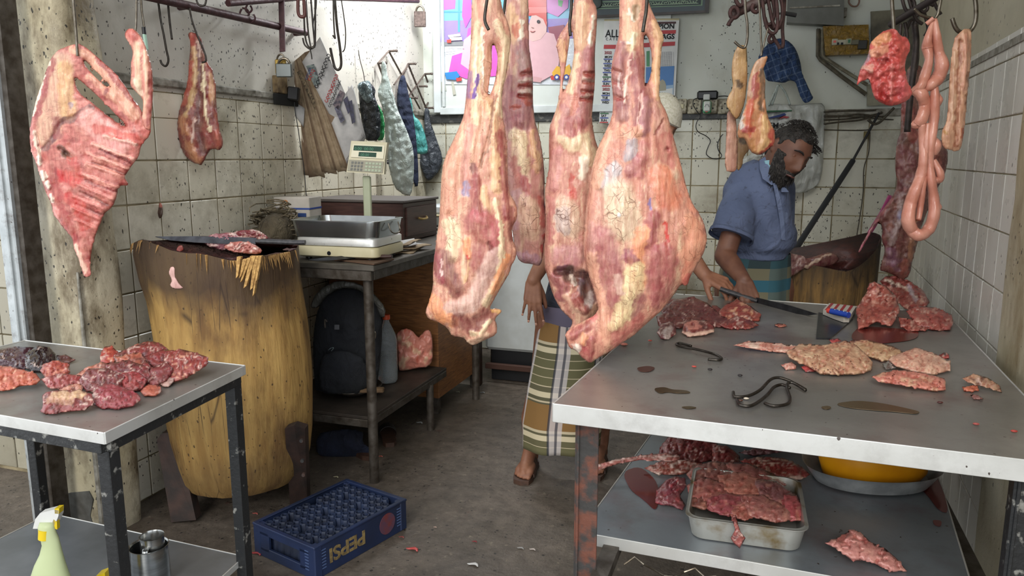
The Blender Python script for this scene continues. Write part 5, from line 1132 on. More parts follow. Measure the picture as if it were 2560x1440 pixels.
MB().cyl(onfr := cs+Vector((-.02, -.1475, ZD+.032)), onfr+Vector((0, .004, 0)), .009).obj('level_eye', M['black_plastic'], sc, world=True)
def pan(name, par, c, hx, hy, r, z, h, flare, mat, rot=0, th=.003, n=7, dent=0, rim=.006, world=True):
    b = MB(); rg = []
    prof = [(.0, 1-flare*1.3, 1), (.0, 1-flare, 1), (.25, 1-flare*.7, 1), (.9, 1, 1), (1.0, 1.0, 1), (1.0, 1+rim/hx, 1), (.97, 1+rim/hx, 1)]
    out = [rrect(c[0], c[1], hx*s_, hy*s_, r, z+h*f, rot, n) for f, s_, _ in prof]
    inn = [rrect(c[0], c[1], hx*s_-th, hy*s_-th, r*.95, z+th+h*f, rot, n) for f, s_, _ in ((.97, 1, 1), (.25, 1-flare*.7, 1), (.03, 1-flare, 1), (.0, 1-flare*1.4, 1))]
    rg = out[::1]+inn
    if dent:
        for k, q in enumerate(rg):
            for p in q: d = dent*mnoise.noise(Vector((p.x*9, p.y*9, 1))); p.z += d*(k > 2 and k < 9); p.x += d*.6; p.y += d*.4
    return b.loft(rg).obj(name, mat, par, 45, world=world)
M['tray_steel'] = plain('bright_stainless', '#b4b7b6', .22, .95, '#9a9d9c', 8, .05)
ty = thing('steel_tray', 'deep stainless steel tray with wire handles on the scale', 'tray', (cs.x, cs.y, ZD+.097))
pan('basin', ty, (cs.x-.01, cs.y),   .205, .145, .045, ZD+.097, .072, .06, M['tray_steel'], sr)
for sx in (-1, 1):
    c_ = Vector((cs.x-.01+sx*.215, cs.y+sx*.01, ZD+.150)); MB().tube(spline([c_+Vector((0, -.045, .006)), c_+Vector((sx*.012, -.04, -.03)), c_+Vector((sx*.014, 0, -.040)), c_+Vector((sx*.012, .04, -.03)), c_+Vector((0, .045, .006))]), .0028, 6).obj('handle', M['hook_bright'], ty, True, world=True)
# knives on the desk
def knife(name, label, hp0, hp1, tip, wid, hmat, blade=True, up=Zv, r=.012, th=.0025):
    t = thing(name, label, 'knife', tuple(hp0)); hp0, hp1, tip = Vector(hp0), Vector(hp1), Vector(tip)
    MB().tube(spline([hp0, hp0.lerp(hp1, .3)-Zv*.001, hp0.lerp(hp1, .7), hp1], 4), [r*.95]*3+[r]*8+[r*.8]*2, 10, flat=.7).obj('handle', hmat, t, True, world=True)
    d = (tip-hp1); w = Vector(up).normalized()*wid; s = d.cross(w).normalized()*th
    prof = [(0, .5), (.15, .55), (.6, .5), (.85, .38), (1, 0)]
    vs = []; 
    for f, a in prof: vs += [hp1+d*f+w*.5, hp1+d*f+w*(.5-a*2)*1.0+s*0, ]
    b = MB(); ring = []
    for f, a in prof:
        top = hp1+d*f+w*(.5 if f < .6 else .5-(f-.6)*.6); bot = hp1+d*f+w*(.5-2*a if f < .99 else .24)
        ring.append([top+s, bot+s*.2, bot-s*.2, top-s])
    b.loft(ring).obj('blade', M['blade'], t, world=True); return t
M['blade'] = plain('worn_blade_steel', '#4f5054', .3, .8, '#3a3a3e', 30, .05)
M['black_handle'] = plain('black_taped_handle', '#2b2a2c', .5, 0, '#3f3d40', 90, .3, (1, 1, 1))
z_ = ZD+.010
knife('knife', 'wooden handled knife lying on the desk in front of the scale', aZ(980, 641, z_+.012), aZ(905, 640, z_+.01), aZ(770, 652, z_), .028, plain('dark_wood_handle', '#3c2822', .5), up=(HD*.9+Zv*.3))
o = MB().prism([aZ(830, 650, ZD), aZ(935, 663, ZD), aZ(985, 650, ZD), aZ(880, 645, ZD)], (0, 0, .006)).obj('wood_strip', plain('flat_wood_strip', '#5a4332', .7)); tag(o, 'thin wooden strip lying on the front edge of the desk', 'strip')
# paper box, drawer case, clear lidded boxes
M['box_white'] = plain('white_card', '#bfb9b0', .7, 0, '#aaa398', 8, .05)
bx = thing('carton', 'small white carton with a blue line standing on the desk by the wall', 'box', tuple(aZ(740, 548, ZD)))
P0 = aD(697, 548, 3.65); zt = aD(697, 495, 3.65).z; hh = zt-ZD
c0 = Vector((-2.215, 3.25, ZD)); MB().box(c0+Vector((0, 0, .12)), (.185, .14, .24), Matrix.Rotation(.15, 3, 'Z'), bev=.003).obj('box_body', M['box_white'], bx, world=True)
Rb = Matrix.Rotation(.15, 3, 'Z')
MB().box(c0+Rb @ Vector((0, 0, .185)), (.188, .143, .008), Rb).obj('blue_line', plain('blue_line', '#2d4a94', .6), bx, world=True)
MB().box(c0+Rb @ Vector((.05, -.0715, .155)), (.05, .002, .018), Rb).obj('blue_label', plain('blue_tab', '#23407a', .6), bx, world=True)
MB().cyl(c0+Rb @ Vector((-.03, -.070, .213)), c0+Rb @ Vector((-.03, -.073, .213)), .014).obj('emblem', plain('emblem_orange', '#c07a3c', .6), bx, True, world=True)
MB().cyl(c0+Rb @ Vector((-.03, -.0728, .215)), c0+Rb @ Vector((-.03, -.074, .215)), .008).obj('emblem', M['ink'], bx, True, world=True)
dr = thing('drawer_case', 'dark brown wooden drawer case with a brass pull at the back of the desk', 'box', (-2.02, 3.85, ZD))
Rc = Matrix.Rotation(0, 3, 'Z'); M['dark_wood'] = plain('dark_brown_wood', '#4a302a', .5, 0, '#38231e', 10, .15, (1, 1, 8))
MB().box((-2.06, 3.72, ZD+.10), (.58, .42, .20), bev=.004).obj('case', M['dark_wood'], dr, world=True)
MB().box((-2.06, 3.72, ZD+.207), (.60, .44, .014), bev=.003).obj('lid', plain('faded_lid', '#57504c', .6), dr, world=True)
MB().box((-1.768, 3.72, ZD+.10), (.014, .36, .15), bev=.002).obj('drawer_front', M['dark_wood'], dr, world=True)
MB().tube(spline([Vector((-1.755, 3.66, ZD+.115)), Vector((-1.742, 3.68, ZD+.108)), Vector((-1.742, 3.74, ZD+.108)), Vector((-1.755, 3.76, ZD+.115))]), .006, 8).obj('brass_pull', plain('brass_pull', '#b59b62', .35, .8), dr, True, world=True)
cb = thing('plastic_box', 'translucent lidded food box stacked on another at the desk end', 'box', (-1.72, 4.25, .97))
MB().box((-1.90, 4.50, .955), (.44, .42, .02), bev=.004).obj('stand', M['grey_pipe'], cb, world=True)
MB().box((-1.86, 4.48, .998), (.34, .26, .065), bev=.01).obj('lower_box', plain('dull_clear', '#7f8583', .3), cb, world=True); MB().box((-1.86, 4.48, 1.035), (.36, .28, .012), bev=.004).obj('lower_lid', M['cream_plastic'], cb, world=True)
MB().box((-1.86, 4.48, 1.07), (.34, .26, .055), bev=.012).obj('upper_box', plain('milky_box', '#b9c0c4', .3), cb, world=True)
for px in (-2.08, -1.71):
    for py in (4.31, 4.68): MB().cyl((px, py, 0), (px, py, .945), .016).obj('leg', M['grey_pipe'], cb, True, world=True)
b = MB().ball((-1.84, 4.46, 1.135), .075, 16, (.9, 1, .62)); o = b.obj('cap', plain('black_cap', '#242124', .8), None, True); tag(o, 'black cap lying on the translucent food box', 'cap')
# loose newspapers on desk
for k, (x, y, z, r, s_) in enumerate(((-1.66, 3.22, 0, .3, 1), (-1.68, 3.25, .006, .1, 1), (-1.64, 3.20, .012, -.2, .95), (-1.67, 3.24, .018, .5, .9), (-1.66, 3.22, .024, .15, .85))):
    b = MB(); Rk = Matrix.Rotation(r, 3, 'Z')
    b.sheet(lambda u_, v_: Vector((x, y, ZD+.004+z))+Rk @ Vector(((u_-.5)*.20*s_, (v_-.5)*.28*s_, .010*mnoise.noise(Vector((u_*3+k*5, v_*3, 0)))+(.03*max(0, u_-.6)*(k > 2)+.05*max(0, .3-u_)*(k > 2)))), 12, 12)
    o = b.obj('newspaper', M['paper'] if k % 2 else M['paper_old'], None, 'all'); s = o.modifiers.new('t', 'SOLIDIFY'); s.thickness = .004
    tag(o, ('topmost crumpled newspaper' if k == 4 else 'flat newspaper lying in the stack')+' beside the scale on the desk', 'newspaper', 'loose newspapers on the desk')
MB().prism([aZ(1035, 590, ZD+.055), aZ(1075, 595, ZD+.05), aZ(1070, 577, ZD+.052), aZ(1040, 575, ZD+.055)], (0, 0, .002)).obj('red_print', plain('dull_red_print', '#8b5a58', .9), o, world=False) if False else None
# string bundle by the wall
b = MB(); c_ = Vector((-2.19, 3.03, ZD))
for k in range(46):
    a = rng.uniform(0, 2*PI); r0 = rng.uniform(.03, .10); zc = rng.uniform(.02, .21); tlt = rng.uniform(-.9, .9)
    q = [c_+Vector((rng.uniform(-.02, .02)+math.cos(t_)*r0, rng.uniform(-.02, .02)+math.sin(t_)*r0*1.3, max(.004, zc*(1-r0*4)+.05+math.sin(t_+a)*r0*tlt*.5))) for t_ in [2*PI*j/12 for j in range(9)]]
    b.tube(q, .003, 4)
o = b.obj('rope_tangle', plain('dirty_rope', '#7c7059', .95, 0, '#544a38', 60, .5)); tag(o, 'tangle of dirty pale rope between the stump and the carton', 'rope')
b = MB().ball(c_+Vector((0, 0, .086)), .075, 14, (1.1, 1.4, 1.15)); o = b.obj('rag', plastic('dirty_rag', '#6b604c', '#4c4334', .95, 1.0, 22), None, True); tag(o, 'dirty crumpled rag under the rope tangle', 'rag')
# ================================================================ UNDER THE DESK
Dq = 3.46
bp = thing('backpack', 'black backpack leaning under the desk behind the pipe leg', 'backpack', (-2.0, 3.2, .28))
bk = swell('pack_body', '790,985 785,940 782,880 785,820 795,770 815,740 850,720 890,722 920,738 940,760 955,800 955,850 950,900 945,950 930,985', Dq, k=.55, hmax=55, base='#15181d', vein=0, warp=4, parent=bp)
bk.data.materials.clear(); bk.data.materials.append(plastic('black_pack_cloth', '#171a20', '#101216', .9, .5, 20))
o = swell('front_pocket', '800,985 798,930 805,890 840,875 880,880 915,900 920,985', Dq-.10, k=.4, hmax=22, base='#15181d', vein=0, parent=bp); o.data.materials.clear(); o.data.materials.append(bk.data.materials[0])
MB().prism([aD(836, 812, Dq-.115), aD(848, 812, Dq-.115), aD(848, 824, Dq-.115), aD(836, 824, Dq-.115)], HD*.01).obj('tag', plain('grey_tag', '#4a4c50', .4), bp, world=True)
wire('pull_tab', '813,820 812,800 818,805', Dq-.12, .004, M['grey_pipe'], bp); wire('emblem', '820,876 828,870 834,870 828,878', Dq-.14, .002, M['silver'], bp); wire('buckle', '930,830 938,830 938,845 930,846 930,830', Dq-.09, .003, M['hook_bright'], bp)
o = swell('plastic_bag', '775,770 785,740 810,715 850,700 895,708 930,728 965,770 960,800 930,770 900,735 850,722 815,745 795,770', Dq+.05, k=.4, hmax=10, vein=0, base='#777777'); o.data.materials.clear(); o.data.materials.append(plastic('grey_film', '#6d6c66', '#57564f', .4)); tag(o, 'grey plastic sheet arching over the top of the backpack', 'plastic')
o = swell('plastic_bag', '940,765 952,762 962,790 975,830 985,870 975,930 960,900 952,850 945,800', 3.80, k=.5, hmax=14, vein=0, base='#777777'); o.data.materials.clear(); o.data.materials.append(M['grey_bag']); tag(o, 'dark crumpled bag squeezed between backpack and bottle', 'bag')
# bottle
zb = .284; bc = aZ(970, 955, zb); bt = thing('water_bottle', 'clear plastic water bottle with an orange cap on the low bench', 'bottle', tuple(bc))
hB = aD(962, 787, depth(bc)).z-zb; rB = 26*depth(bc)/FPX
gl = NT('clear_plastic'); gl.done('#dfe4e6', .12, 0, None, Transmission_Weight=.80, IOR=1.2); gm = gl.m
prof = [(.55, 0), (.85, .01), (1, .05), (.97, .12), (1, .16), (1, .50), (.97, .52), (1, .54), (1, .62), (.86, .72), (.62, .80), (.40, .87), (.30, .90), (.30, .94)]
MB().lathe([(r*rB, z*hB) for r, z in prof], (0, 0, 0), 32).obj('bottle_body', gm, bt, 'all')
wm = NT('water'); wm.done('#b9c2c0', .05, 0, None, Transmission_Weight=.85, IOR=1.33)
MB().lathe([(.0, .012*hB)]+[(r*rB*.955, z*hB) for r, z in ((.6, .015), (.95, .05), (.93, .12), (.96, .16), (.96, .44))]+[(0, .44*hB)], (0, 0, 0), 32).obj('water', wm.m, bt, 'all')
MB().lathe([(.36*rB, .935*hB), (.38*rB, .94*hB), (.38*rB, 1.0*hB), (.34*rB, 1.005*hB), (0, 1.005*hB)], (0, 0, 0), 24).obj('bottle_cap', plain('orange_cap', '#d2542e', .4), bt, 30)
# pink carrier bag
DP_ = depth(aZ(1040, 930, zb)); pkm = plastic('pink_film', '#d98a78', '#c8604e', .3, .9, 18, Transmission_Weight=.25); 
o = swell('carrier_bag', '992,850 990,835 1008,820 1030,825 1045,845 1055,835 1068,822 1078,830 1082,860 1082,900 1070,918 1045,920 1010,928 995,925', DP_+.02, k=.6, hmax=38, vein=0, base='#d98a78', relief=7, rscale=14, step=3, mottle=[('#e8c4a0', 14, 16, .1, .8), ('#d2503c', 12, 14, .3, .7)])
o.data.materials.clear(); o.data.materials.append(NT('pink_film2').m); tag(o, 'knotted translucent pink carrier bag on the low bench', 'bag')
t = NT('pink_film3'); a = t.N('ShaderNodeVertexColor'); a.layer_name = 'Col'; t.done(a.outputs[0], .3, 0, t.bump(t.noise(t.coord(True), 22, 3, .5, 1), .5, .02)); o.data.materials.clear(); o.data.materials.append(t.m)
o = swell('cabbage_piece', '868,950 872,938 890,934 915,940 930,944 926,955 900,958 872,958', depth(aZ(900, 960, zb+.03)), k=.7, hmax=20, vein=.0, base='#9b9f78', mottle=[('#c9c8ae', 6, 6, .0, .8)]); tag(o, 'pale green scrap of vegetable in the dish on the bench', 'vegetable')
dsh = thing('metal_dish', 'shallow blackened dish on the low bench beside the pipe leg', 'dish', tuple(aZ(880, 985, zb)))
c_ = aZ(885, 985, zb); MB().lathe([(.0, .002), (.05, .002), (.10, .03), (.13, .045), (.134, .045), (.102, .026), (.05, .006), (0, .006)], (0, 0, 0), 28).obj('bowl', M['grey_pipe'], dsh, 'all').location = c_-Vector(dsh.location)
o = MB().box(aZ(930, 975, zb+.055), (.11, .035, .02), Matrix.Rotation(.35, 3, 'Z'), bev=.004).obj('wood_offcut', plain('raw_wood', '#6d5539', .8, 0, '#4c3924', 20, .3)); tag(o, 'short wooden offcut lying across the dish', 'wood')
# dark cloth bag, and slippers on the floor
o = swell('cloth_bag', '790,1140 792,1085 830,1075 880,1072 910,1080 905,1105 925,1120 940,1135 915,1142 850,1145', depth(aZ(850, 1140, 0)), k=.5, hmax=34, back=.4, vein=0, base='#1c2233', relief=6, rscale=18); o.data.materials.clear(); o.data.materials.append(plastic('dark_blue_cloth', '#1a2034', '#11141f', .9, .8, 18)); tag(o, 'dark blue cloth bundle on the floor beside the stump', 'cloth')
def slipper(px, py, px2, py2, label):
    a, b_ = aZ(px, py, 0), aZ(px2, py2, 0); d = (b_-a).normalized(); x = d.cross(Zv); t = thing('slipper', label, 'slipper', tuple(a)); q = lambda u_, v_, z: a+x*u_+d*v_+Zv*z
    MB().prism([q(u_, v_, 0) for u_, v_ in ((-.02, 0), (.02, 0), (.034, .03), (.033, .10), (.045, .17), (.040, .23), (.015, .262), (-.015, .262), (-.038, .23), (-.042, .17), (-.032, .10), (-.033, .03))], (0, 0, .022)).obj('sole', M['sandal'], t, world=True)
    rg = []
    for k in range(11): an = PI*k/10; c_ = q(math.cos(an)*.044, .16, .012+math.sin(an)*.045); rg.append([c_+d*.03, c_+d*.03+Zv*.003, c_-d*.03+Zv*.003, c_-d*.03])
    MB().loft(rg).obj('strap', plain('dark_strap', '#2d2a29', .6), t, world=True)
slipper(975, 1118, 965, 1070, 'worn brown slipper on the floor behind the desk leg'); slipper(930, 1150, 870, 1120, 'dark slipper lying under the cloth bundle by the stump')
# ================================================================ CRATE
zc = .12; cq = [aZ(631, 1307, zc), aZ(789, 1367, zc), aZ(1014, 1247, zc), aZ(866, 1198, zc)]
cx_ = sum((p for p in cq), Vector())/4; du = ((cq[2]-cq[1])+(cq[3]-cq[0]))/2; dv = ((cq[0]-cq[1])+(cq[3]-cq[2]))/2; Lu, Lv = du.length, dv.length; ru = math.atan2(du.y, du.x)
cr = thing('bottle_crate', 'dark blue plastic bottle crate with gold lettering on the floor', 'crate', (cx_.x, cx_.y, 0), ru); M['crate'] = plain('navy_crate_plastic', '#1d2c50', .5, 0, '#182238', 5, .1); M['crate_dark'] = plain('dusty_crate_top', '#202d49', .6, 0, '#151d30', 12, .2)
hu, hv2 = Lu/2, Lv/2; T_ = .012
def wallbox(b, c, s): b.box(c, s, bev=.002)
b = MB(); wallbox(b, (0, -hv2+T_/2, zc/2), (2*hu, T_, zc)); wallbox(b, (0, hv2-T_/2, zc/2), (2*hu, T_, zc)); wallbox(b, (hu-T_/2, 0, zc/2), (T_, 2*hv2-2*T_, zc))
wallbox(b, (-hu+T_/2, 0, .018), (T_, 2*hv2-2*T_, .036)); wallbox(b, (-hu+T_/2, 0, zc-.018), (T_, 2*hv2-2*T_, .036)); 
for s_ in (-1, 1): wallbox(b, (-hu+T_/2, s_*(hv2*.75), zc/2), (T_, hv2*.47, zc*.6))
b.box((0, 0, .004), (2*hu-.01, 2*hv2-.01, .008)); b.obj('shell', M['crate'], cr)
b = MB()
for s_ in (-1, 1): b.box((0, s_*(hv2-.004), zc-.003), (2*hu+.008, .016, .008), bev=.002); b.box((s_*(hu-.004), 0, zc-.0038), (.0172, 2*hv2+.0095, .008), bev=.002)
for sx in (-1, 1):
    for sy in (-1, 1): b.box((sx*(hu-.0135), sy*(hv2-.0135), zc/2-.001), (.034, .034, zc-.003), bev=.004)
b.obj('rim', M['crate'], cr)
nu_, nv_ = 12, 8; b = MB()
for i in range(nu_):
    for j in range(nv_):
        x = -hu+.02+(2*hu-.04)*(i+.5)/nu_; y = -hv2+.02+(2*hv2-.04)*(j+.5)/nv_; w = (2*hu-.04)/nu_*.5
        z1 = zc-.004-(.02 if (i*7+j*5) % 11 == 0 else 0)
        rin = [(w*1.02, 0), (w*.95, z1-.006), (w*.78, z1), (w*.60, z1), (w*.55, z1-.02), (w*.5, .01)]
        vs = [Vector((x+r*math.cos(2*PI*k/8+.39), y+r*math.sin(2*PI*k/8+.39)*1.1, z)) for r, z in rin for k in range(8)]
        b.add(vs, [(m*8+k, m*8+(k+1) % 8, (m+1)*8+(k+1) % 8, (m+1)*8+k) for m in range(5) for k in range(8)])
o = b.obj('bottle_cells', M['crate_dark'], cr, 35); o['kind'] = 'stuff'
gold = plain('faded_gold_print', '#8f7a4c', .6, 0, '#5a4c34', 60, .1)
text('PEPSI', 'lettering', Vector((0, 0, 0)), .070, gold, None, (1, 0, 0), (0, 0, 1), .0008, 'CENTER', 'faded gold letters', 1.1, .002)
lt = C.objects[-1] if False else [o for o in C.objects if o.name.startswith('lettering')][-1]
lt.parent = cr; lt.location = (-.075, -hv2-.001, .084); lt.rotation_euler = (0, PI, 0)
MB().cyl((hu*.55, -hv2-.0005, .062), (hu*.55, -hv2-.002, .062), .040, n=28).obj('round_logo', plain('faded_red', '#6b3030', .6, 0, '#4a3a4e', 30), cr, 30)
b = MB()
for k in range(7): b.box((hu-.03-.0, -hv2-.001, .03+.011*k), (.035, .002, .003)); b.box((-hu+.03, -hv2-.001, .03+.011*k), (.035, .002, .003)); b.box((-hu-.001, -hv2+.03, .03+.011*k), (.002, .035, .003))
o = b.obj('corner_ribs', plain('pale_blue_scuff', '#4c5f86', .6), cr); o['kind'] = 'stuff'
# ================================================================ CHOPPING STUMPS
def stump_mat(name, base='#b08d50', dark='#3a291c', zsplit=.78):
    t = NT(name); co = t.coord(True); g = t.mapv(co, (1, 1, .12)); sp = t.N('ShaderNodeSeparateXYZ'); t.L(co, sp.inputs[0])
    c = t.mix(t.ramp(t.noise(g, 30, 6, .65), [(.35, 0.), (.65, 1.)]), base, '#94703a')
    c = t.mix(t.math('MULTIPLY', t.ramp(t.noise(t.mapv(co, (1, 1, .35)), 7, 6, .65), [(.5, 0.), (.66, 1.)]), .75), c, '#5a3c1e')
    hgt = t.math('ADD', sp.outputs[2], t.math('MULTIPLY', t.math('SUBTRACT', t.noise(t.mapv(co, (1, 1, .5)), 5, 5), .5), .42))
    f = t.N('ShaderNodeMapRange'); f.inputs[1].default_value = zsplit; f.inputs[2].default_value = zsplit+.14; t.L(hgt, f.inputs[0]); c = t.mix(t.math('MULTIPLY', f.outputs[0], .88), c, dark)
    f2 = t.N('ShaderNodeMapRange'); f2.inputs[1].default_value = .30; f2.inputs[2].default_value = .17; t.L(hgt, f2.inputs[0]); c = t.mix(t.math('MULTIPLY', f2.outputs[0], .5), c, '#4a3820')
    crk = t.ramp(t.vor(t.mapv(co, (1, 1, .06)), 22, 'DISTANCE_TO_EDGE'), [(0, 1.), (.03, 0.)]); c = t.mix(t.math('MULTIPLY', crk, t.ramp(t.noise(co, 6, 2), [(.5, 0.), (.6, .8)])), c, '#2a190c')
    c = speckle(t, co, c, 5, .3, .7, '#3b2813', 110, .22)
    nm = t.bump(t.noise(g, 60, 6, .7), .6, .008, t.bump(t.noise(t.mapv(co, (1, 1, .3)), 9, 4), .5, .02)); return t.done(c, .7, 0, nm)
M['stump'] = stump_mat('chopping_stump_wood')
M['stump_top'] = plain('bloody_chopped_wood', '#552822', .5, 0, '#351715', 30, .9, world=True)
DS = depth(Vector((-2.0, 2.43, 0))); st = thing('chopping_stump', 'tall golden tree stump chopping block with a hacked dark top', 'chopping block', (aD(580, 1200, DS).x, aD(580, 1200, DS).y, .1))
def ringpx(xl, xr_, y, ratio, n=56, lump=.012, top=None, seed=0):
    c = aD((xl+xr_)/2, y, DS); r = (xr_-xl)/2*DS/FPX; out = []
    for k in range(n):
        a = 2*PI*k/n; ca, sa = math.cos(a), math.sin(a); rr = r*(1+lump*3*mnoise.noise(Vector((ca*1.6, sa*1.6, c.z*1.5+seed)))+.008*math.sin(13*a)+.006*math.sin(29*a))
        p = c+HR*ca*rr-HD*sa*rr*ratio
        if top: p.z += top(ca, sa)
        out.append(p)
    return out
topf = lambda ca, sa: -.035*max(0, ca)*max(0, sa+.35)-.012*max(0, ca) if False else -.030*max(0, ca*.6+sa*.5)+.045*max(0, sa)*min(1, max(0, .40-ca))+.008*max(0, -ca)+.006*math.sin(ca*9)
sg = [(352, 742, 612), (350, 744, 640), (362, 748, 690), (378, 756, 740), (388, 768, 800), (398, 778, 870), (408, 786, 950), (418, 788, 1020), (428, 788, 1080), (436, 784, 1130), (444, 776, 1165), (455, 760, 1185)]
rg = [ringpx(a, b_, y, .93, top=topf if i < 2 else None) for i, (a, b_, y) in enumerate(sg)]
MB().loft(rg, cap=False).obj('trunk', M['stump'], st, 'all', world=True)
tp = [ringpx(352+(547-352)*f, 742-(742-547)*f, 612, .93, top=lambda ca, sa, f=f: topf(ca*(1-f), sa*(1-f))-.03*(f > .0)*math.sin(min(1, f)*PI/2)*.6+.004*mnoise.noise(Vector((ca*6*(1-f), sa*6*(1-f), 0)))) for f in (0, .05, .12, .25, .45, .7, .96)]
MB().loft(tp).obj('chopping_face', M['stump_top'], st, 'all', world=True)
MB().loft([ringpx(455, 760, 1185, .93), ringpx(520, 700, 1190, .93)]).obj('underside', M['stump_top'], st, world=True)
b = MB(); fc = (ringpx(352, 742, 615, .93, 112, top=topf))
for k in range(64, 110) if False else range(0, 60):
    a = .25+.9*rng.rand() if k < 40 else rng.uniform(0, PI); p = aD(547, 614, DS)+HR*math.cos(a)*195*DS/FPX-HD*math.sin(a)*195*DS/FPX*.93; p.z += topf(math.cos(a), math.sin(a)); o_ = (p-aD(547, 614, DS)); o_.z = 0; o_.normalize()
    L = rng.uniform(.02, .07); w = rng.uniform(.002, .006); e = p+o_*rng.uniform(.006, .018)+Vector((0, 0, -L)); sd = o_.cross(Zv)*w
    b.add([p+sd+Vector((0, 0, .003)), p-sd+Vector((0, 0, .003)), e, p+o_*.006], [(0, 1, 2), (1, 3, 2), (3, 0, 2), (0, 3, 1)])
o = b.obj('splinters', plain('pale_splinters', '#a9834e', .8, 0, '#7d5a2e', 60), st, world=True); o['kind'] = 'stuff'
# the torn strip of pale wood under the rim
b = MB()
for (x0, y0, x1, y1, w) in ((632, 640, 612, 715, 7), (622, 645, 603, 700, 5), (640, 640, 628, 720, 6), (612, 648, 600, 690, 5), (597, 642, 592, 690, 5), (650, 640, 640, 700, 4), (645, 642, 633, 735, 4)):
    Df = DS-.305+abs(x0-560)*.00035; b.prism([aD(x0-w, y0, Df), aD(x0+w, y0, Df), aD(x1+w*.5, y1, Df-.012), aD(x1-w*.5, y1+6, Df-.012)], HD*.02)
o = b.obj('torn_grain', plain('fresh_split_wood', '#c29a5c', .8, 0, '#8f6a38', 90, .6), st, world=True); o['kind'] = 'stuff'
M['old_board'] = plain('stained_old_board', '#3f2c25', .7, 0, '#29201c', 18, .5, world=True)
MB().prism([aD(392, 1100, 2.78), aD(405, 1083, 2.78), aD(442, 1080, 2.78), aD(490, 1300, 2.74), aD(428, 1306, 2.74)], HD*.05).obj('prop_board', M['old_board'], st, world=True)
pb3 = aZ(742, 1262, 0); MB().prism([aD(712, 1072, DS-.20), aD(735, 1064, DS-.20), aD(762, 1072, DS-.17), aD(768, 1250, depth(pb3)+.02), aD(725, 1262, depth(pb3))], HD*.05).obj('prop_board', M['old_board'], st, world=True)
for (x, y) in ((755, 1100), (757, 1150), (760, 1185)): p = aD(x, y, DS-.21); MB().tube([p, p-HD*.012], .007, 10).obj('bolt', M['rust_frame'], st, True, world=True)
for (x, y) in ((520, 1180), (660, 1180)): p = aD(x, y, DS+.1); MB().box((p.x, p.y, .10), (.06, .06, .20)).obj('prop_block', M['old_board'], st, world=True)
# rear stump behind the counter
D2 = 3.55; s2_ = thing('chopping_stump', 'dark worn stump behind the counter with a slanting saddle-shaped top', 'chopping block', (aD(2070, 760, D2).x, aD(2070, 760, D2).y, 0))
def rp(xl, xr_, z, seed=0, top=None, n=48):
    c = aD((xl+xr_)/2, 700, D2); r = (xr_-xl)/2*D2/FPX; out = []
    for k in range(n):
        a = 2*PI*k/n; ca, sa = math.cos(a), math.sin(a); rr = r*(1+.05*mnoise.noise(Vector((ca*1.6, sa*1.6, z*2+seed)))); p = Vector((c.x, c.y, z))+HR*ca*rr-HD*sa*rr*.8
        if top: p.z = top(ca, sa)
        out.append(p)
    return out
topz = lambda ca, sa: .925+.115*max(0, ca)**1.6-.0*sa+.035*(-sa > 0)*abs(sa)-.035*max(0, sa)*(1-abs(ca))
MB().loft([rp(1962, 2168, 0), rp(1955, 2178, .3), rp(1950, 2186, .7), rp(1948, 2192, 0, top=lambda a, s: topz(a, s)-.01), rp(1950, 2190, 0, top=topz)], cap=False).obj('trunk', stump_mat('old_dark_stump', '#55432a', '#2a1f16', .80), s2_, 'all', world=True)
MB().loft([rp(1950+110*f, 2190-110*f, 0, top=lambda a, s, f=f: topz(a*(1-f), s*(1-f))-.012*f) for f in (0, .2, .5, .95)]).obj('chopping_face', M['stump_top'], s2_, 'all', world=True)
# ================================================================ BACK WALL: poster, frame, calendar, sockets, boxes
XDW, ZUP = Vector((1, 0, 0)), Vector((0, 0, 1))
def onB(px, py, off=0): return aY(px, py, YB-.024-off)
def flatB(name, s, mat, par, off=.001, th=.0012):
    return MB().prism([onB(x, y, off) for x, y in pts(s)], (0, -th, 0)).obj(name, mat, par, world=True)
flc = {}
def fm(c, rough=.55):
    if c not in flc: flc[c] = plain('print_'+c[1:], c, rough, 0, None, 20)
    return flc[c]
ps = thing('baby_poster', 'glossy poster of a baby in a red hat with toys, behind the hanging quarters', 'poster', tuple(onB(1285, 205)))
gloss = NT('glossy_print'); gloss.done('#c3c6cc', .18, 0, gloss.bump(gloss.noise(gloss.coord(True), 22, 4, .6, 1.5), .5, .01)); 
MB().prism([onB(*p) for p in ((1100, 211), (1470, 212), (1476, -60), (1103, -60))], (0, -.003, 0)).obj('sheet', gloss.m, ps, world=True)
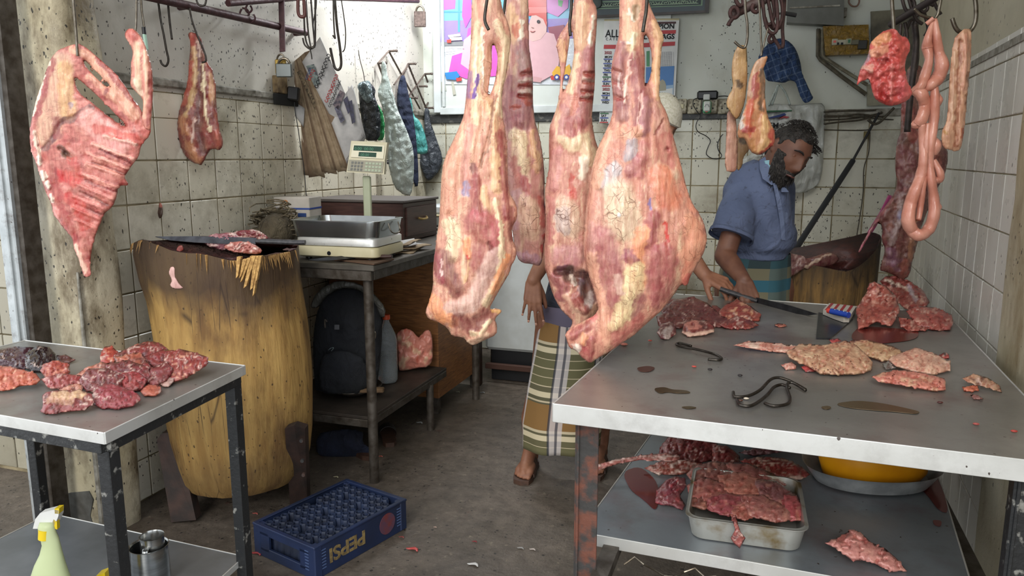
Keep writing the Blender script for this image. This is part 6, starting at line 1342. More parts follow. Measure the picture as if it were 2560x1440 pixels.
for i, (s, c) in enumerate((('1104,-60 1476,-60 1474,60 1103,80', '#6ba9cc'), ('1103,52 1474,45 1474,95 1102,105', '#8a78b8'), ('1104,-60 1142,-60 1138,22 1104,26', '#b062a8'), ('1145,-60 1150,-60 1150,80 1145,80', '#4d8fb4'), ('1103,28 1474,22 1474,26 1103,32', '#4d8fb4'), ('1103,105 1190,102 1190,113 1103,115', '#7a7c80'),
        ('1190,60 1170,72 1165,110 1160,130 1130,140 1122,180 1165,197 1240,190 1250,140 1240,60', '#d054a8'), ('1178,85 1160,100 1152,160 1180,180 1230,150 1230,90', '#c9a0b4'), ('1160,-60 1176,-60 1180,40 1164,70 1155,40', '#b752a8'),
        ('1360,-60 1425,-60 1420,20 1395,42 1365,30', '#b862b0'), ('1395,0 1408,2 1404,18 1396,14', '#3f8f4a'), ('1370,68 1410,62 1412,75 1400,120 1380,118', '#8c4858'),
        ('1300,95 1345,75 1385,85 1400,130 1395,180 1350,205 1310,200 1290,150', '#cfa6ac'), ('1330,190 1355,195 1352,206 1330,204', '#c79a9c'),
        ('1322,60 1310,80 1315,95 1332,104 1352,98 1366,80 1368,55 1360,38 1330,36', '#d0aca8'), ('1316,-30 1350,-35 1366,0 1367,68 1358,48 1340,38 1322,40 1310,20', '#c2483f'), ('1312,18 1366,18 1367,32 1312,34', '#d8706a'),
        ('1112,182 1142,178 1150,190 1140,200 1116,198', '#2f78b4'), ('1140,195 1155,194 1154,202 1142,204', '#b8403e'), ('1380,182 1392,165 1410,170 1424,160 1428,180 1420,195 1385,198', '#dba83a'), ('1376,190 1426,188 1426,197 1378,200', '#c0463c'),
        ('1120,88 1150,84 1152,90 1122,94', '#d2cfc6'), ('1124,94 1154,92 1156,100 1126,102', '#c4c0b4'), ('1117,100 1128,98 1128,107 1118,107', '#c0423c'))):
    flatB('printed_shape', s, fm(c, .25), ps, .004+.0006*i)
for (x, y, r, c) in ((1346, 54, 4.2, '#2b2226'), (1318, 58, 3.6, '#2b2226'), (1392, 193, 7, '#3a4a8c'), (1416, 193, 7, '#3a4a8c'), (1392, 193, 3.5, '#d8d8d8'), (1416, 193, 3.5, '#d8d8d8')):
    c_ = onB(x, y, .019+.001*(r < 4)); MB().tube([c_, c_+Vector((0, -.0012, 0))], r*.00272, 16).obj('printed_shape', fm(c, .25), ps, world=True)
wire('printed_line', '1326,78 1332,80 1338,78', depth(onB(1330, 78, .02)), .003, fm('#b06a6a'), ps); wire('printed_line', '1328,68 1334,70', depth(onB(1330, 68, .02)), .002, fm('#b58a84'), ps)
for s in ('1105,132 1140,128', '1105,138 1138,134', '1108,128 1104,145', '1120,120 1160,122'): a_, b_ = pts(s); MB().tube([onB(*a_, .012), onB(*b_, .012)], .0012, 5).obj('printed_line', M['grey_ink'], ps, world=True)
for s in ('1100,205 1113,204 1116,226 1104,230', '1128,204 1134,204 1140,236 1133,238'): flatB('tape', s, fm('#a8a698'), ps, .004)
# framed calligraphy
fr_ = thing('framed_calligraphy', 'dark framed calligraphy panel with a green script border at the top of the wall', 'picture', tuple(onB(1600, 45)))
wf = plain('dark_frame_wood', '#3d322b', .4, 0, '#2a221d', 20, .1)
MB().prism([onB(*p, .003) for p in ((1440, 48), (1768, 33), (1772, -60), (1440, -60))], (0, -.02, 0)).obj('backing', plain('slate_print', '#38444a', .4), fr_, world=True)
for s in ('1440,48 1768,33 1768,27 1440,42', '1762,33 1772,33 1776,-60 1766,-60'): flatB('frame_moulding', s, wf, fr_, .012, .022)
flatB('script_band', '1470,24 1756,14 1757,-2 1470,4', fm('#7f9a80'), fr_, .024); flatB('script_band', '1475,21 1752,12 1753,0 1475,7', fm('#2f3d3e'), fr_, .0255)
b = MB()
for k in range(44):
    x = 1480+k*6.1; y = 13.5-(x-1480)*.034; q = [onB(x+2.6*math.cos(a), y+3.4*math.sin(a)*(1 if k % 3 else .6), .0275) for a in [k*.9+4.4*j/6 for j in range(7)]]; b.tube(q, .0022, 4)
    b.tube([onB(x-2, y+4, .0275), onB(x+4, y+3.4, .0275)], .0018, 4)
b.obj('arabic_script', fm('#a9bda6'), fr_, world=True)['kind'] = 'stuff'
c_ = onB(1492, 8, .03); MB().lathe([(.033, 0), (.036, .004), (.030, .008), (0, .006)], (0, 0, 0), 24).obj('medallion', fm('#3d4444'), fr_, 'all').location = c_-Vector(fr_.location)
bpy.data.objects['medallion'].rotation_euler = (PI/2, 0, 0)
# calendar
cl = thing('wall_calendar', 'hanging 2022 calendar with weekday column and a white dome picture', 'calendar', tuple(onB(1600, 305)))
cq = [onB(1511, 52, .006), onB(1698, 50, .006), onB(1683, 330, .006), onB(1498, 306, .006)]
MB().prism(cq, (0, -.003, 0)).obj('sheet', plain('calendar_paper', '#c9cac8', .5, 0, '#bfc0bf', 12, .05), cl, world=True)
MB().tube([onB(1511, 52, .008)+ZUP*.004, onB(1698, 50, .008)+ZUP*.004], .006, 8).obj('top_bar', M['cream_plastic'], cl, True, world=True)
def onC(px, py, o=0): return onB(px, py, .0105+o)
def flatC(s, c, o=0, nm='printed_shape'): return MB().prism([onC(x, y, o) for x, y in pts(s)], (0, -.0008, 0)).obj(nm, fm(c), cl, world=True)
xs_ = (onC(1690, 90)-onC(1520, 92)).normalized()
text('ALL', 'lettering', onC(1513, 93), .066, M['ink'], cl, xs_, ZUP, sx=.85, bold=.001); text('C A T E', 'lettering', onC(1514, 101), .024, M['ink'], cl, xs_, ZUP)
text('CHAMPION', 'lettering', onC(1686, 71), .043, M['ink'], cl, xs_, ZUP, align='RIGHT', bold=.0015); text('LTD BAGS', 'lettering', onC(1686, 97), .043, M['ink'], cl, xs_, ZUP, align='RIGHT', bold=.0015)
flatC('1610,77 1690,75 1689,84 1610,86', '#b0353a'); flatC('1510,112 1540,112 1540,122 1509,122', '#b0353a'); flatC('1600,108 1688,104 1687,114 1600,119', '#b0353a'); flatC('1610,55 1690,54 1690,59 1610,60', '#4a2528')
for k, y0 in ((0, 135), (1, 226)):
    text('2022', 'lettering', onC(1511-5*k, y0), .024, fm('#8c3a40'), cl, xs_, ZUP, bold=.001)
    for i, dn in enumerate(('MON', 'TUE', 'WED', 'THU', 'FRI', 'SAT', 'SUN')):
        y = y0+11+i*11.2 - (0); x = 1510-(y-146)*.062
        text(dn, 'lettering', onC(x+1.5, y-1), .0205, M['ink'], cl, xs_, ZUP, bold=.0006); flatC('%f,%f %f,%f %f,%f %f,%f' % (x-1, y+.3, x+20, y+.3, x+20, y+3.2, x-1, y+3.2), '#3a4a8c' if i not in (4, 6) else ('#3a6a48' if i == 4 else '#b04040'))
text('2 3 4 5 6', 'lettering', onC(1536, 135), .024, fm('#8c3a40'), cl, xs_, ZUP)
for r in range(6):
    for c_i in range(7):
        if r*7+c_i > 40: continue
        x = 1540+c_i*9.5; y = 146+r*24; text(str(r*7+c_i+1)[-2:], 'date_number', onC(x, y), .022, M['ink'], cl, xs_, ZUP)
flatC('1616,128 1624,127 1624,166 1616,166', '#4f8a62'); 
b = MB()
for r in range(11): b.box(onC(1665, 130+r*3.4), (.055*1.3, .0005, .0012))
for r in range(8): a = onC(1652+r*4.6, 130); b.box((a.x, a.y, a.z-.048), (.0012, .0005, .095))
o = b.obj('date_grid', M['grey_ink'], cl, world=True); o['kind'] = 'stuff'
flatC('1615,168 1686,165 1683,215 1614,220', '#4a78b0'); flatC('1614,218 1684,212 1683,238 1613,240', '#8faac4', .0004); flatC('1640,248 1640,232 1650,225 1682,220 1681,250', '#cdd0cf', .0012); flatC('1613,250 1613,235 1640,232 1642,250', '#c3c6c4', .0010); flatC('1613,250 1682,246 1681,254 1613,256', '#5c7a48', .0016)
flatC('1646,228 1646,212 1650,203 1656,198 1662,203 1665,212 1665,226', '#9c9886', .0014); 
for x in (1650, 1656, 1662): flatC('%d,240 %d,232 %d,230 %d,232 %d,240' % (x-2, x-2, x, x+2, x+2), '#7f8a92', .002)
# socket row, charger, adapter
for i, x in enumerate((1700, 1736, 1776, 1812)):
    t = thing('wall_socket', ('leftmost grimy double switch plate', 'grimy round-pin socket plate', 'grimy socket plate with the white adapter in it', 'rightmost grimy plate partly behind the hide')[i]+' on the back wall', 'socket', tuple(onB(x, 286, 0)))
    c_ = onB(x, 266, .012); MB().box(c_+Vector((0, .012, 0)), (.086, .034, .092), bev=.005).obj('plate', plain('grimy_switch_plate%d' % i, '#a39c86', .5, 0, '#5e5440', 40, .2, lo=.45, hi=.6), t, world=True)
    if i != 0:
        for dx, dz in ((0, .016), (-.016, -.012), (.016, -.012)): p = c_+Vector((dx, -.005, dz)); MB().tube([p, p+Vector((0, -.002, 0))], .0052, 10).obj('pin_hole', M['ink'], t, world=True)
    else:
        for dx in (-.016, .016): MB().box(c_+Vector((dx, -.007, 0)), (.018, .008, .028), bev=.003).obj('switch', M['cream_plastic'], t, world=True)
t = thing('plug_adapter', 'white travel adapter with green edge plugged into the socket row', 'adapter', tuple(onB(1767, 286, .03)))
MB().box(onB(1768, 268, .05), (.050, .04, .075), bev=.008).obj('casing', plain('green_rim', '#3d8a60', .4), t, world=True); MB().box(onB(1768, 266, .058), (.042, .04, .062), bev=.006).obj('face', plain('white_plug', '#c6c9c3', .4), t, world=True); MB().box(onB(1767, 243, .05), (.040, .03, .035), bev=.004).obj('plug_top', plain('white_plug_top', '#b9bcb8', .4), t, world=True)
for a in range(5): p = onB(1768, 266, .058)+Vector((.012*math.cos(a*PI/4), -.021, .012*math.sin(a*PI/4)-.002)); MB().box(p, (.003, .002, .007)).obj('slot', M['ink'], t, world=True)
MB().box(onB(1767, 280, .06)+Vector((0, -.019, 0)), (.014, .002, .005)).obj('red_switch', fm('#c04030'), t, world=True)
t = thing('router_box', 'small black box standing on top of the socket row', 'box', tuple(onB(1770, 245, .03))); MB().box(onB(1769, 238, .02), (.128, .03, .055), bev=.010).obj('casing', M['black_plastic'], t, world=True); wire('cable', '1796,241 1810,240 1822,241', depth(onB(1800, 240, .03)), .003, M['black_plastic'], t)
wire('black_cable', '1744,245 1734,250 1733,262 1742,278 1750,290 1742,305 1740,318 1746,330 1765,340 1776,352 1770,368 1766,385 1780,396 1798,396 1804,388 1796,375 1794,360 1803,340 1815,332', depth(onB(1760, 330, .02)), .0028, M['black_plastic'], label='thin black cable looping down the tiles below the socket row', cat='cable')
# grey meter cabinet, breaker panel in yellow tape, board, conduits
mt = thing('meter_cabinet', 'grey cabinet high on the back wall above the checked cloth', 'cabinet', tuple(onB(2040, 68, .02)))
D6 = onB(2035, 20).y; MB().prism([onB(1966, 62, 0), onB(2106, 70, 0), onB(2108, -90, 0), onB(1972, -90, 0)], (0, -.09, 0)).obj('casing', plain('dull_grey_case', '#5c5d56', .45, 0, '#48483f', 6, .1), mt, world=True)
MB().prism([onB(1974, 18, .095), onB(2100, 12, .095), onB(2100, 16, .095), onB(1974, 22, .095)], (0, -.004, 0)).obj('seam', M['ledge'], mt, world=True); MB().box(onB(2112, 32, .03), (.02, .05, .05), bev=.003).obj('hinge', M['ledge'], mt, world=True)
wire('cable_loop', '2125,-10 2122,5 2130,15 2142,15 2148,4 2146,-12', depth(onB(2135, 0, .03)), .005, plain('brown_cable', '#7c6152', .6), label='short brown cable loop beside the grey cabinet', cat='cable')
yb = thing('breaker_panel', 'breaker panel wrapped in shiny yellow tape on the back wall', 'panel', tuple(onB(2110, 140, .02)))
tp_ = NT('yellow_tape'); nz = tp_.noise(tp_.coord(True), 26, 4, .6, 2.0); tp_.done(tp_.mix(tp_.ramp(nz, [(.35, 0.), (.65, 1.)]), '#8f6f24', '#6d5420'), .2, 0, tp_.bump(nz, 1.0, .02))
MB().prism([onB(2056, 70, 0), onB(2168, 66, 0), onB(2170, 138, 0), onB(2062, 142, 0)], (0, -.07, 0)).obj('panel_body', tp_.m, yb, world=True)
for (x, y, w, h, c) in ((2087, 105, .032, .036, '#a8a490'), (2104, 106, .05, .028, '#a8a490'), (2122, 104, .03, .034, '#9a977f'), (2138, 106, .045, .028, '#5c5844'), (2156, 112, .05, .05, '#22201c')): MB().box(onB(x, y, .075), (w, .02, h), bev=.003).obj('breaker', fm(c), yb, world=True)
MB().box(onB(2087, 104, .088), (.014, .006, .012)).obj('red_lamp', plain('red_lamp', '#d0402a', .3), yb, world=True); MB().box(onB(2123, 103, .088), (.012, .006, .018)).obj('green_toggle', fm('#2a6a4a'), yb, world=True)
for x in (2095, 2105): MB().box(onB(x, 109, .088), (.012, .006, .012)).obj('breaker_toggle', M['ink'], yb, world=True)
bd = MB().prism([onB(2176, 30, 0), onB(2292, 22, 0), onB(2292, 200, 0), onB(2180, 180, 0)], (0, -.018, 0)).obj('wall_board', plain('dirty_grey_board', '#6f6a57', .6, 0, '#3c3729', 7, .2), None); tag(bd, 'dirty grey board fixed to the wall right of the taped panel', 'board')
bd2 = MB().prism([onB(2167, 212, 0), onB(2292, 205, 0), onB(2292, 258, 0), onB(2167, 265, 0)], (0, -.015, 0)).obj('wall_board', plain('grimy_trunking', '#8a8672', .6, 0, '#57513f', 9, .2), None); tag(bd2, 'small grimy board low on the wall under the diagonal pipes', 'board')
pip = plain('grimy_conduit', '#5d5644', .6, .1, '#3a3428', 26, .4); pip2 = plain('pale_conduit', '#7f7a66', .6, 0, '#544d3c', 26, .4)
for s, m_, r, lb in (('2046,72 2045,140 2052,150 2100,188 2165,236', pip, .012, 'dark pipe running down and diagonally beside the yellow taped panel'), ('2056,74 2056,138 2064,146 2110,176 2168,212', pip2, .010, 'paler pipe running parallel above the dark diagonal one')):
    q = pts(s); o = MB().tube([onB(x, y, .02) for x, y in q], r, 8).obj('conduit', m_, None, True); tag(o, lb, 'pipe')
cbm = plain('dusty_cable', '#332d24', .6, 0, '#4c4436', 60)
for i, s in enumerate(('2060,280 2120,277 2180,276 2235,275', '2060,290 2110,290 2150,286 2200,292 2240,294', '2060,300 2110,298 2160,292 2200,284 2240,280', '2060,310 2100,305 2150,300 2190,288 2205,280', '2060,294 2130,292 2180,296 2240,300', '2060,324 2110,326 2155,326 2175,324')):
    wire('wall_cable', s, depth(onB(2150, 290, .02+.006*i)), .0055 if i < 4 else .0035, cbm, label=('topmost', 'second', 'third', 'sagging fourth', 'fifth', 'thin lowest')[i]+' dusty cable running along the back wall to the corner', cat='cable')
wire('wall_cable', '2170,300 2185,310 2200,305 2215,290 2235,270', depth(onB(2200, 290, .06)), .008, cbm, label='thick dark cable hooked below the bundle near the corner', cat='cable')
wire('wall_cable', '2175,330 2172,380 2160,420 2158,480 2150,540 2142,590 2140,620', depth(onB(2160, 450, .012)), .003, cbm, label='thin cable dropping down the tiles behind the honing rod', cat='cable')
MB().box(onB(2164, 338, .01), (.022, .012, .045), bev=.002).obj('yellow_clip', plain('yellow_clip', '#6b5c22', .5), None); tag(bpy.data.objects['yellow_clip'], 'small yellowish cable clip on the tiled back wall', 'clip')
# long rods leaning behind
rod = thing('leaning_rod', 'long black rod leaning from the corner cables down behind the rear stump', 'rod', tuple(aD(1985, 628, 3.95)))
MB().tube([aY(2198, 282, 5.03), aD(2130, 405, 4.55)], .0075, 8).obj('thin_rod', M['black_plastic'], rod, True, world=True); MB().tube([aD(2132, 402, 4.56), aD(1983, 632, 3.98)], .016, 10).obj('sleeve', plain('dull_black_sleeve', '#23252a', .6), rod, True, world=True)
pk = MB().tube([aD(2140, 637, 3.75), aD(2203, 535, 3.62), aD(2226, 490, 3.58)], .011, 10).obj('pink_pole', plain('pink_plastic_pole', '#b5487e', .4), None, True); tag(pk, 'thin pink pole leaning behind the rear stump', 'pole')
# checked cloth, white carrier bag
def plaid():
    t = NT('blue_plaid'); co = t.coord(False); m_ = t.mapv(co, (1, 1, 1), (0, .35, YAW)); sp = t.N('ShaderNodeSeparateXYZ'); t.L(m_, sp.inputs[0]); c = '#2f4870'
    a = t.ramp(t.math('FRACT', t.math('MULTIPLY', sp.outputs[0], 26)), [(0, 0.), (.55, 1.), (.70, 0.)]); a.node.color_ramp.interpolation = 'CONSTANT'; b_ = t.ramp(t.math('FRACT', t.math('MULTIPLY', sp.outputs[2], 26)), [(0, 0.), (.55, 1.), (.70, 0.)]); b_.node.color_ramp.interpolation = 'CONSTANT'
    c = t.mix(t.math('MULTIPLY', a, .35), c, '#8fa3bd'); c = t.mix(t.math('MULTIPLY', b_, .35), c, '#8fa3bd'); c = t.mix(t.ramp(t.noise(co, 9, 3), [(.35, 0.), (.65, .6)]), c, '#1c2c4c'); return t.done(c, .85, 0, t.bump(t.noise(t.mapv(co, (1, 1, .4)), 14, 4, .6, 1.2), 1.0, .04))
M['plaid'] = plaid(); DB9 = depth(onB(1960, 180, .14))
o = swell('checked_cloth', '1925,105 1945,95 1968,100 1985,115 1995,135 2002,160 2005,185 2015,205 2028,235 2034,245 2022,256 2010,258 1998,235 1990,205 1975,200 1960,208 1940,205 1915,202 1912,180 1900,160 1895,145 1905,125', DB9, k=.5, hmax=36, vein=0, base='#555555', relief=8, rscale=14, streak=5); o.data.materials.clear(); o.data.materials.append(M['plaid']); tag(o, 'blue checked cloth bunched over a hook on the back wall', 'cloth')
wb_ = thing('shopping_bag', 'white shopping bag with green and blue print hanging behind the bearded man', 'bag', tuple(onB(1990, 480, .05))); DBg = depth(onB(1980, 380, .10))
o = swell('bag_body', '1905,268 1930,258 1965,262 2000,262 2030,258 2062,258 2063,300 2060,370 2055,440 2040,468 2005,485 1970,480 1930,440 1890,410 1885,420 1830,440 1850,400 1905,370', DBg, k=.3, hmax=24, vein=0, base='#aaaaaa', relief=6, rscale=24, streak=4, parent=wb_); o.data.materials.clear(); o.data.materials.append(plastic('white_bag_film', '#b4b6b2', '#a3a5a0', .35, .6, 9))
for s in ('1922,264 1935,235 1946,212', '1975,262 1965,235 1950,212', '1930,262 1938,240 1946,212'): wire('handle', s, DBg-.02, .006, M['bag_white'], wb_)
def flatG(s, c, nm='printed_band'): MB().prism([aD(x, y, DBg-.055) for x, y in pts(s)], HD*.03).obj(nm, fm(c), wb_, world=True)
flatG('1905,277 1980,275 1980,278 1905,281', '#2d5c3e'); flatG('1925,293 1945,288 1962,283 1966,287 1950,292 1926,296', '#2f3f78'); flatG('1948,297 1960,290 1974,292 1966,296 1962,294', '#a04048')
text('IEM', 'lettering', aD(1916, 321, DBg-.058), .048, M['ink'], wb_, HR, ZUP, bold=.001)
# ================================================================ hooks and rails at the right
r2 = thing('pipe_rail', 'rusty pipe rail with chain and hooks above the hanging hide', 'rail', tuple(aD(1840, 40, 2.7)))
MB().tube([aD(1830, 36, 2.75), aD(1990, -40, 2.75)], .017, 12).obj('pipe', plain('dusty_pipe', '#5c4f4c', .6, .2, '#46302c', 20, .3), r2, True, world=True)
rst = plain('rusty_chain', '#4a2f2c', .7, .3, '#33211f', 50, .5)
for s in ('1828,22 1836,18 1844,24 1846,36 1838,44 1828,42 1825,32 1828,22', '1833,44 1824,56 1820,64', '1838,-10 1842,6 1850,14 1858,8 1856,-10', '1884,10 1880,22 1888,30 1896,26 1898,14'): wire('chain_link', s, 2.72, .007 if s[1] == '8' else .005, rst, r2)
for k, s in enumerate(('1905,-10 1908,20 1912,50 1920,75 1932,84 1942,74 1944,40 1940,-10', '1918,-10 1924,20 1930,50 1938,70', '1930,-10 1936,30 1930,56 1918,60 1912,44', '1950,-10 1956,20 1954,50 1944,70 1934,66', '1922,60 1934,72 1950,68 1948,54', '1930,84 1936,98 1944,110 1950,122', '1926,88 1922,98 1926,106 1934,102', '1962,-10 1960,30 1956,70 1958,108 1954,120')):
    wire('meat_hook', s, 2.72+.01*k, .006, rst, label='rusty hook hanging in the tangled bunch beside the checked cloth', cat='hook', group='rusty hooks bunched above the checked cloth')
wire('meat_hook', '1862,-10 1864,30 1868,60 1868,95 1862,118 1850,116 1836,104', 2.62, .0045, M['hook_bright'], label='steel hook with its point out, holding the tan hide', cat='hook')
wire('meat_hook', '1896,-10 1900,40 1902,90 1904,130 1902,140', 2.6, .0035, M['hook_bright'], label='thin steel hook over the strip of meat beside the hide', cat='hook'); wire('meat_hook', '1920,70 1912,100 1906,125 1904,138', 2.6, .003, M['hook_bright'], label='short wire crossing the hook above the meat strip', cat='hook')
t = thing('knife', 'black handled knife hanging near the grey cabinet', 'knife', tuple(aD(1970, 36, 2.8))); MB().tube([aD(1962, 33, 2.8), aD(1990, 38, 2.8)], .0075, 8).obj('handle', M['black_plastic'], t, True, world=True); MB().prism([aD(1962, 30, 2.8), aD(1963, 37, 2.8), aD(1940, 36, 2.8), aD(1940, 32, 2.8)], HD*.003).obj('blade', M['blade'], t, world=True)
r3 = thing('pipe_rail', 'dark rail at upper right crowded with black hooks above the intestines', 'rail', tuple(aD(2230, 62, 2.75)))
MB().tube([aD(2226, 62, 2.78), aD(2400, -42, 2.5)], .012, 10).obj('pipe', plain('sooty_bar', '#332b29', .6, .3), r3, True, world=True)
blk = plain('sooty_hook', '#2e2826', .5, .6, '#443a36', 40, .3)
for k, s in enumerate(('2254,-10 2262,20 2274,34 2284,28 2286,8 2276,-10', '2270,-10 2282,30 2292,50 2306,60', '2252,60 2250,90 2254,118', '2262,56 2268,90 2262,120', '2258,100 2268,70 2276,50', '2296,14 2306,30 2318,24 2320,10 2334,14', '2306,10 2296,36 2270,56', '2310,30 2320,70 2312,90', '2286,60 2290,120 2276,240 2268,330', '2318,60 2328,90 2330,120', '2330,-10 2340,16 2352,36', '2290,34 2280,62 2292,66')):
    wire('meat_hook', s, 2.72+.008*k, .0058 if k != 8 else .011, blk, label='sooty black hook crowded on the dark rail at upper right', cat='hook', group='black hooks crowded on the upper right rail')
wire('meat_hook', '2228,-30 2231,20 2234,60 2235,78', 2.30, .0055, M['hook_bright'], label='straight steel hook through the red lung', cat='hook')
wire('meat_hook', '2356,-20 2350,10 2345,34 2338,46', 2.34, .0045, M['hook_bright'], label='slim steel hook through the top of the intestines', cat='hook'); wire('meat_hook', '2285,22 2300,36 2320,44 2332,46', 2.36, .005, M['hook_bright'], label='short steel spike poking left of the intestines', cat='hook')
wire('meat_hook', '2428,-30 2438,0 2440,40 2434,66 2420,80 2400,80 2388,68 2380,46', 2.34, .0065, M['hook_bright'], label='thick curled steel hook carrying the pale tripe strip', cat='hook')
# ================================================================ hanging offal at the right
o = swell('hide_flap', '1845,113 1866,113 1868,140 1869,200 1862,260 1845,300 1832,290 1814,262 1820,240 1833,220 1828,180 1832,140', 2.66, base='#b58e5c', k=.3, hmax=9, vein=0, relief=1, feats=[('1845,205 1848,215', 6, '#4a3018', -4, 0), ('1855,208 1858,218', 6, '#4a3018', -4, 0)]); tag(o, 'tan flap of hide with two dark holes hanging from a hook', 'hide')
o = swell('hide_flap', '1818,275 1838,280 1843,330 1845,420 1832,432 1812,426 1814,370 1816,320', 2.70, base='#b98874', k=.4, hmax=10, vein=.1, relief=1.5, feats=[('1838,290 1840,420', 4, '#cfa088', 2, 0)]); tag(o, 'pinkish strip of hide hanging below the tan flap', 'hide')
o = swell('hide_flap', '1843,330 1868,335 1876,372 1858,392 1856,415 1844,430 1840,400', 2.74, base='#9c7a50', k=.4, hmax=9, vein=.0, relief=2, feats=[('1850,350 1862,358', 7, '#3f3024', 0, 0)]); tag(o, 'tan ragged hide scrap behind the pinkish strip', 'hide')
o = swell('meat_strip', '1882,165 1892,150 1905,143 1921,139 1914,160 1908,172 1914,200 1912,240 1918,290 1938,330 1938,360 1918,375 1898,390 1875,380 1862,345 1846,346 1843,325 1850,300 1866,260 1870,205', 2.58, base='#c58a62', step=3, k=.6, hmax=28, vein=.1, relief=4, feats=[('1905,145 1890,165 1875,230', 12, '#c8a488', 2, 0), ('1908,180 1905,240 1902,270', 9, '#5a4a3e', -4, 0), ('1888,190 1885,240', 9, '#a6484a', 4, 0), ('1880,250 1870,330', 11, '#c4543c', 4, 0), ('1860,260 1850,320', 7, '#c9c0b8', 3, 0), ('1855,330 1865,320 1880,320', 9, '#9c2c34', 2, 0), ('1910,290 1912,350 1895,385', 11, '#d6b078', 5, 0), ('1932,325 1934,355 1918,370 1900,385', 8, '#a52c30', 2, 0), ('1880,350 1885,370', 9, '#b57f4c', 0, 0)], mat='meat_wet'); tag(o, 'red and yellow strip of meat hanging right of the hide', 'meat')
o = swell('lung', '2225,72 2240,72 2252,90 2268,92 2278,118 2265,148 2262,172 2268,200 2282,232 2270,252 2245,262 2222,266 2190,252 2180,230 2174,196 2158,202 2150,205 2141,216 2145,195 2150,172 2165,150 2172,130 2175,108 2190,92 2205,80', 2.28, base='#bf4a48', step=3, k=.6, hmax=40, vein=.1, relief=8, rscale=12, mottle=[('#d8807a', 14, 14, .2, .6)], feats=[('2190,105 2215,95', 18, '#dfa070', 5, .1), ('2180,130 2215,125', 12, '#d99a7a', 6, 0), ('2168,140 2160,160', 9, '#a98c94', 3, 0), ('2160,170 2180,175', 9, '#d8a090', 7, 0), ('2240,100 2250,150', 16, '#b8403c', 4, 0), ('2230,165 2228,250', 5, '#d2736e', 7, 0), ('2195,150 2215,150', 10, '#8c2a2e', -6, 0), ('2200,225 2205,245', 20, '#a01c20', 0, 0), ('2255,200 2258,240', 18, '#c4565a', 5, 0), ('2143,208 2148,190', 4, '#c44840', 0, 0)], mat='meat_wet'); tag(o, 'bright red lung hanging from a straight hook at the right', 'offal')
it = thing('intestines', 'long pink coiled intestines hanging in a loop at the right', 'offal', tuple(aD(2300, 595, 2.33)))
gm_ = NT('intestine'); co = gm_.coord(True); gm_.done(gm_.mix(gm_.ramp(gm_.noise(co, 18, 4), [(.35, 0.), (.65, 1.)]), '#cf9480', '#bd7a66'), .25, 0, gm_.bump(gm_.noise(gm_.mapv(co, (1, 1, .5)), 50, 4), .4, .006))
for s, rr in (('2337,48 2341,90 2346,130 2354,165 2344,195 2328,212 2316,222', (5, 10, 12, 16, 16, 13, 8)), ('2333,52 2320,95 2318,120 2322,150 2312,190 2302,215 2292,226 2304,236 2312,262 2305,295 2294,310 2288,306', (4, 9, 13, 9, 12, 11, 12, 13, 13, 13, 12, 7)), ('2334,200 2337,250 2334,300 2328,350 2322,400 2328,450 2334,495 2335,535 2322,572 2300,588 2280,576 2270,548 2276,510 2288,475 2302,440 2308,400 2306,350 2304,310', (8, 11, 12, 11, 11, 11, 12, 13, 14, 14, 14, 14, 13, 12, 12, 9, 8, 7)), ('2318,310 2316,360 2312,420 2306,470 2300,520 2296,550', (8, 8, 8, 8, 8, 6)), ('2340,235 2346,250 2340,268', (6, 9, 6)), ('2330,345 2342,362 2336,385', (6, 12, 7)), ('2334,400 2350,432 2348,448 2334,452', (6, 9, 10, 8)), ('2338,505 2346,518 2338,535', (5, 7, 5)), ('2316,60 2334,45', (5, 5))):
    q = pts(s); Dn = [2.33-(.02 if k % 2 else 0)*.5 for k in range(len(q))]; P_ = spline([aD(x, y, d_) for (x, y), d_ in zip(q, Dn)], 7); n_ = len(P_); R_ = np.interp(np.linspace(0, len(rr)-1, n_), range(len(rr)), rr)*2.33/FPX*1.28; R_ = [r*(1+.10*mnoise.noise(Vector((i*.35, r*90, 0)))) for i, r in enumerate(R_)]
    MB().tube(P_, R_, 14, flat=.8).obj('gut_loop', gm_.m, it, 'all', world=True)
o = swell('tripe_strip', '2385,97 2395,85 2410,72 2428,72 2429,100 2427,160 2420,220 2413,300 2409,340 2403,370 2395,378 2380,376 2357,370 2352,335 2368,300 2372,220 2376,160', 2.30, base='#cf9c7c', step=3, k=.6, hmax=20, vein=.1, relief=3, streak=5, feats=[('2400,100 2396,200 2390,360', 4, '#a8684c', -7, 0), ('2415,90 2412,220', 9, '#d79a80', 5, 0), ('2425,190 2416,270', 5, '#8c5434', -3, 0), ('2386,130 2380,300', 8, '#dcb494', 4, 0), ('2412,320 2410,340', 7, '#a8502c', 0, 0), ('2362,335', 6, '#b5803c', 0, 0)]); tag(o, 'pale folded tripe strip hanging from the thick curled hook', 'offal')
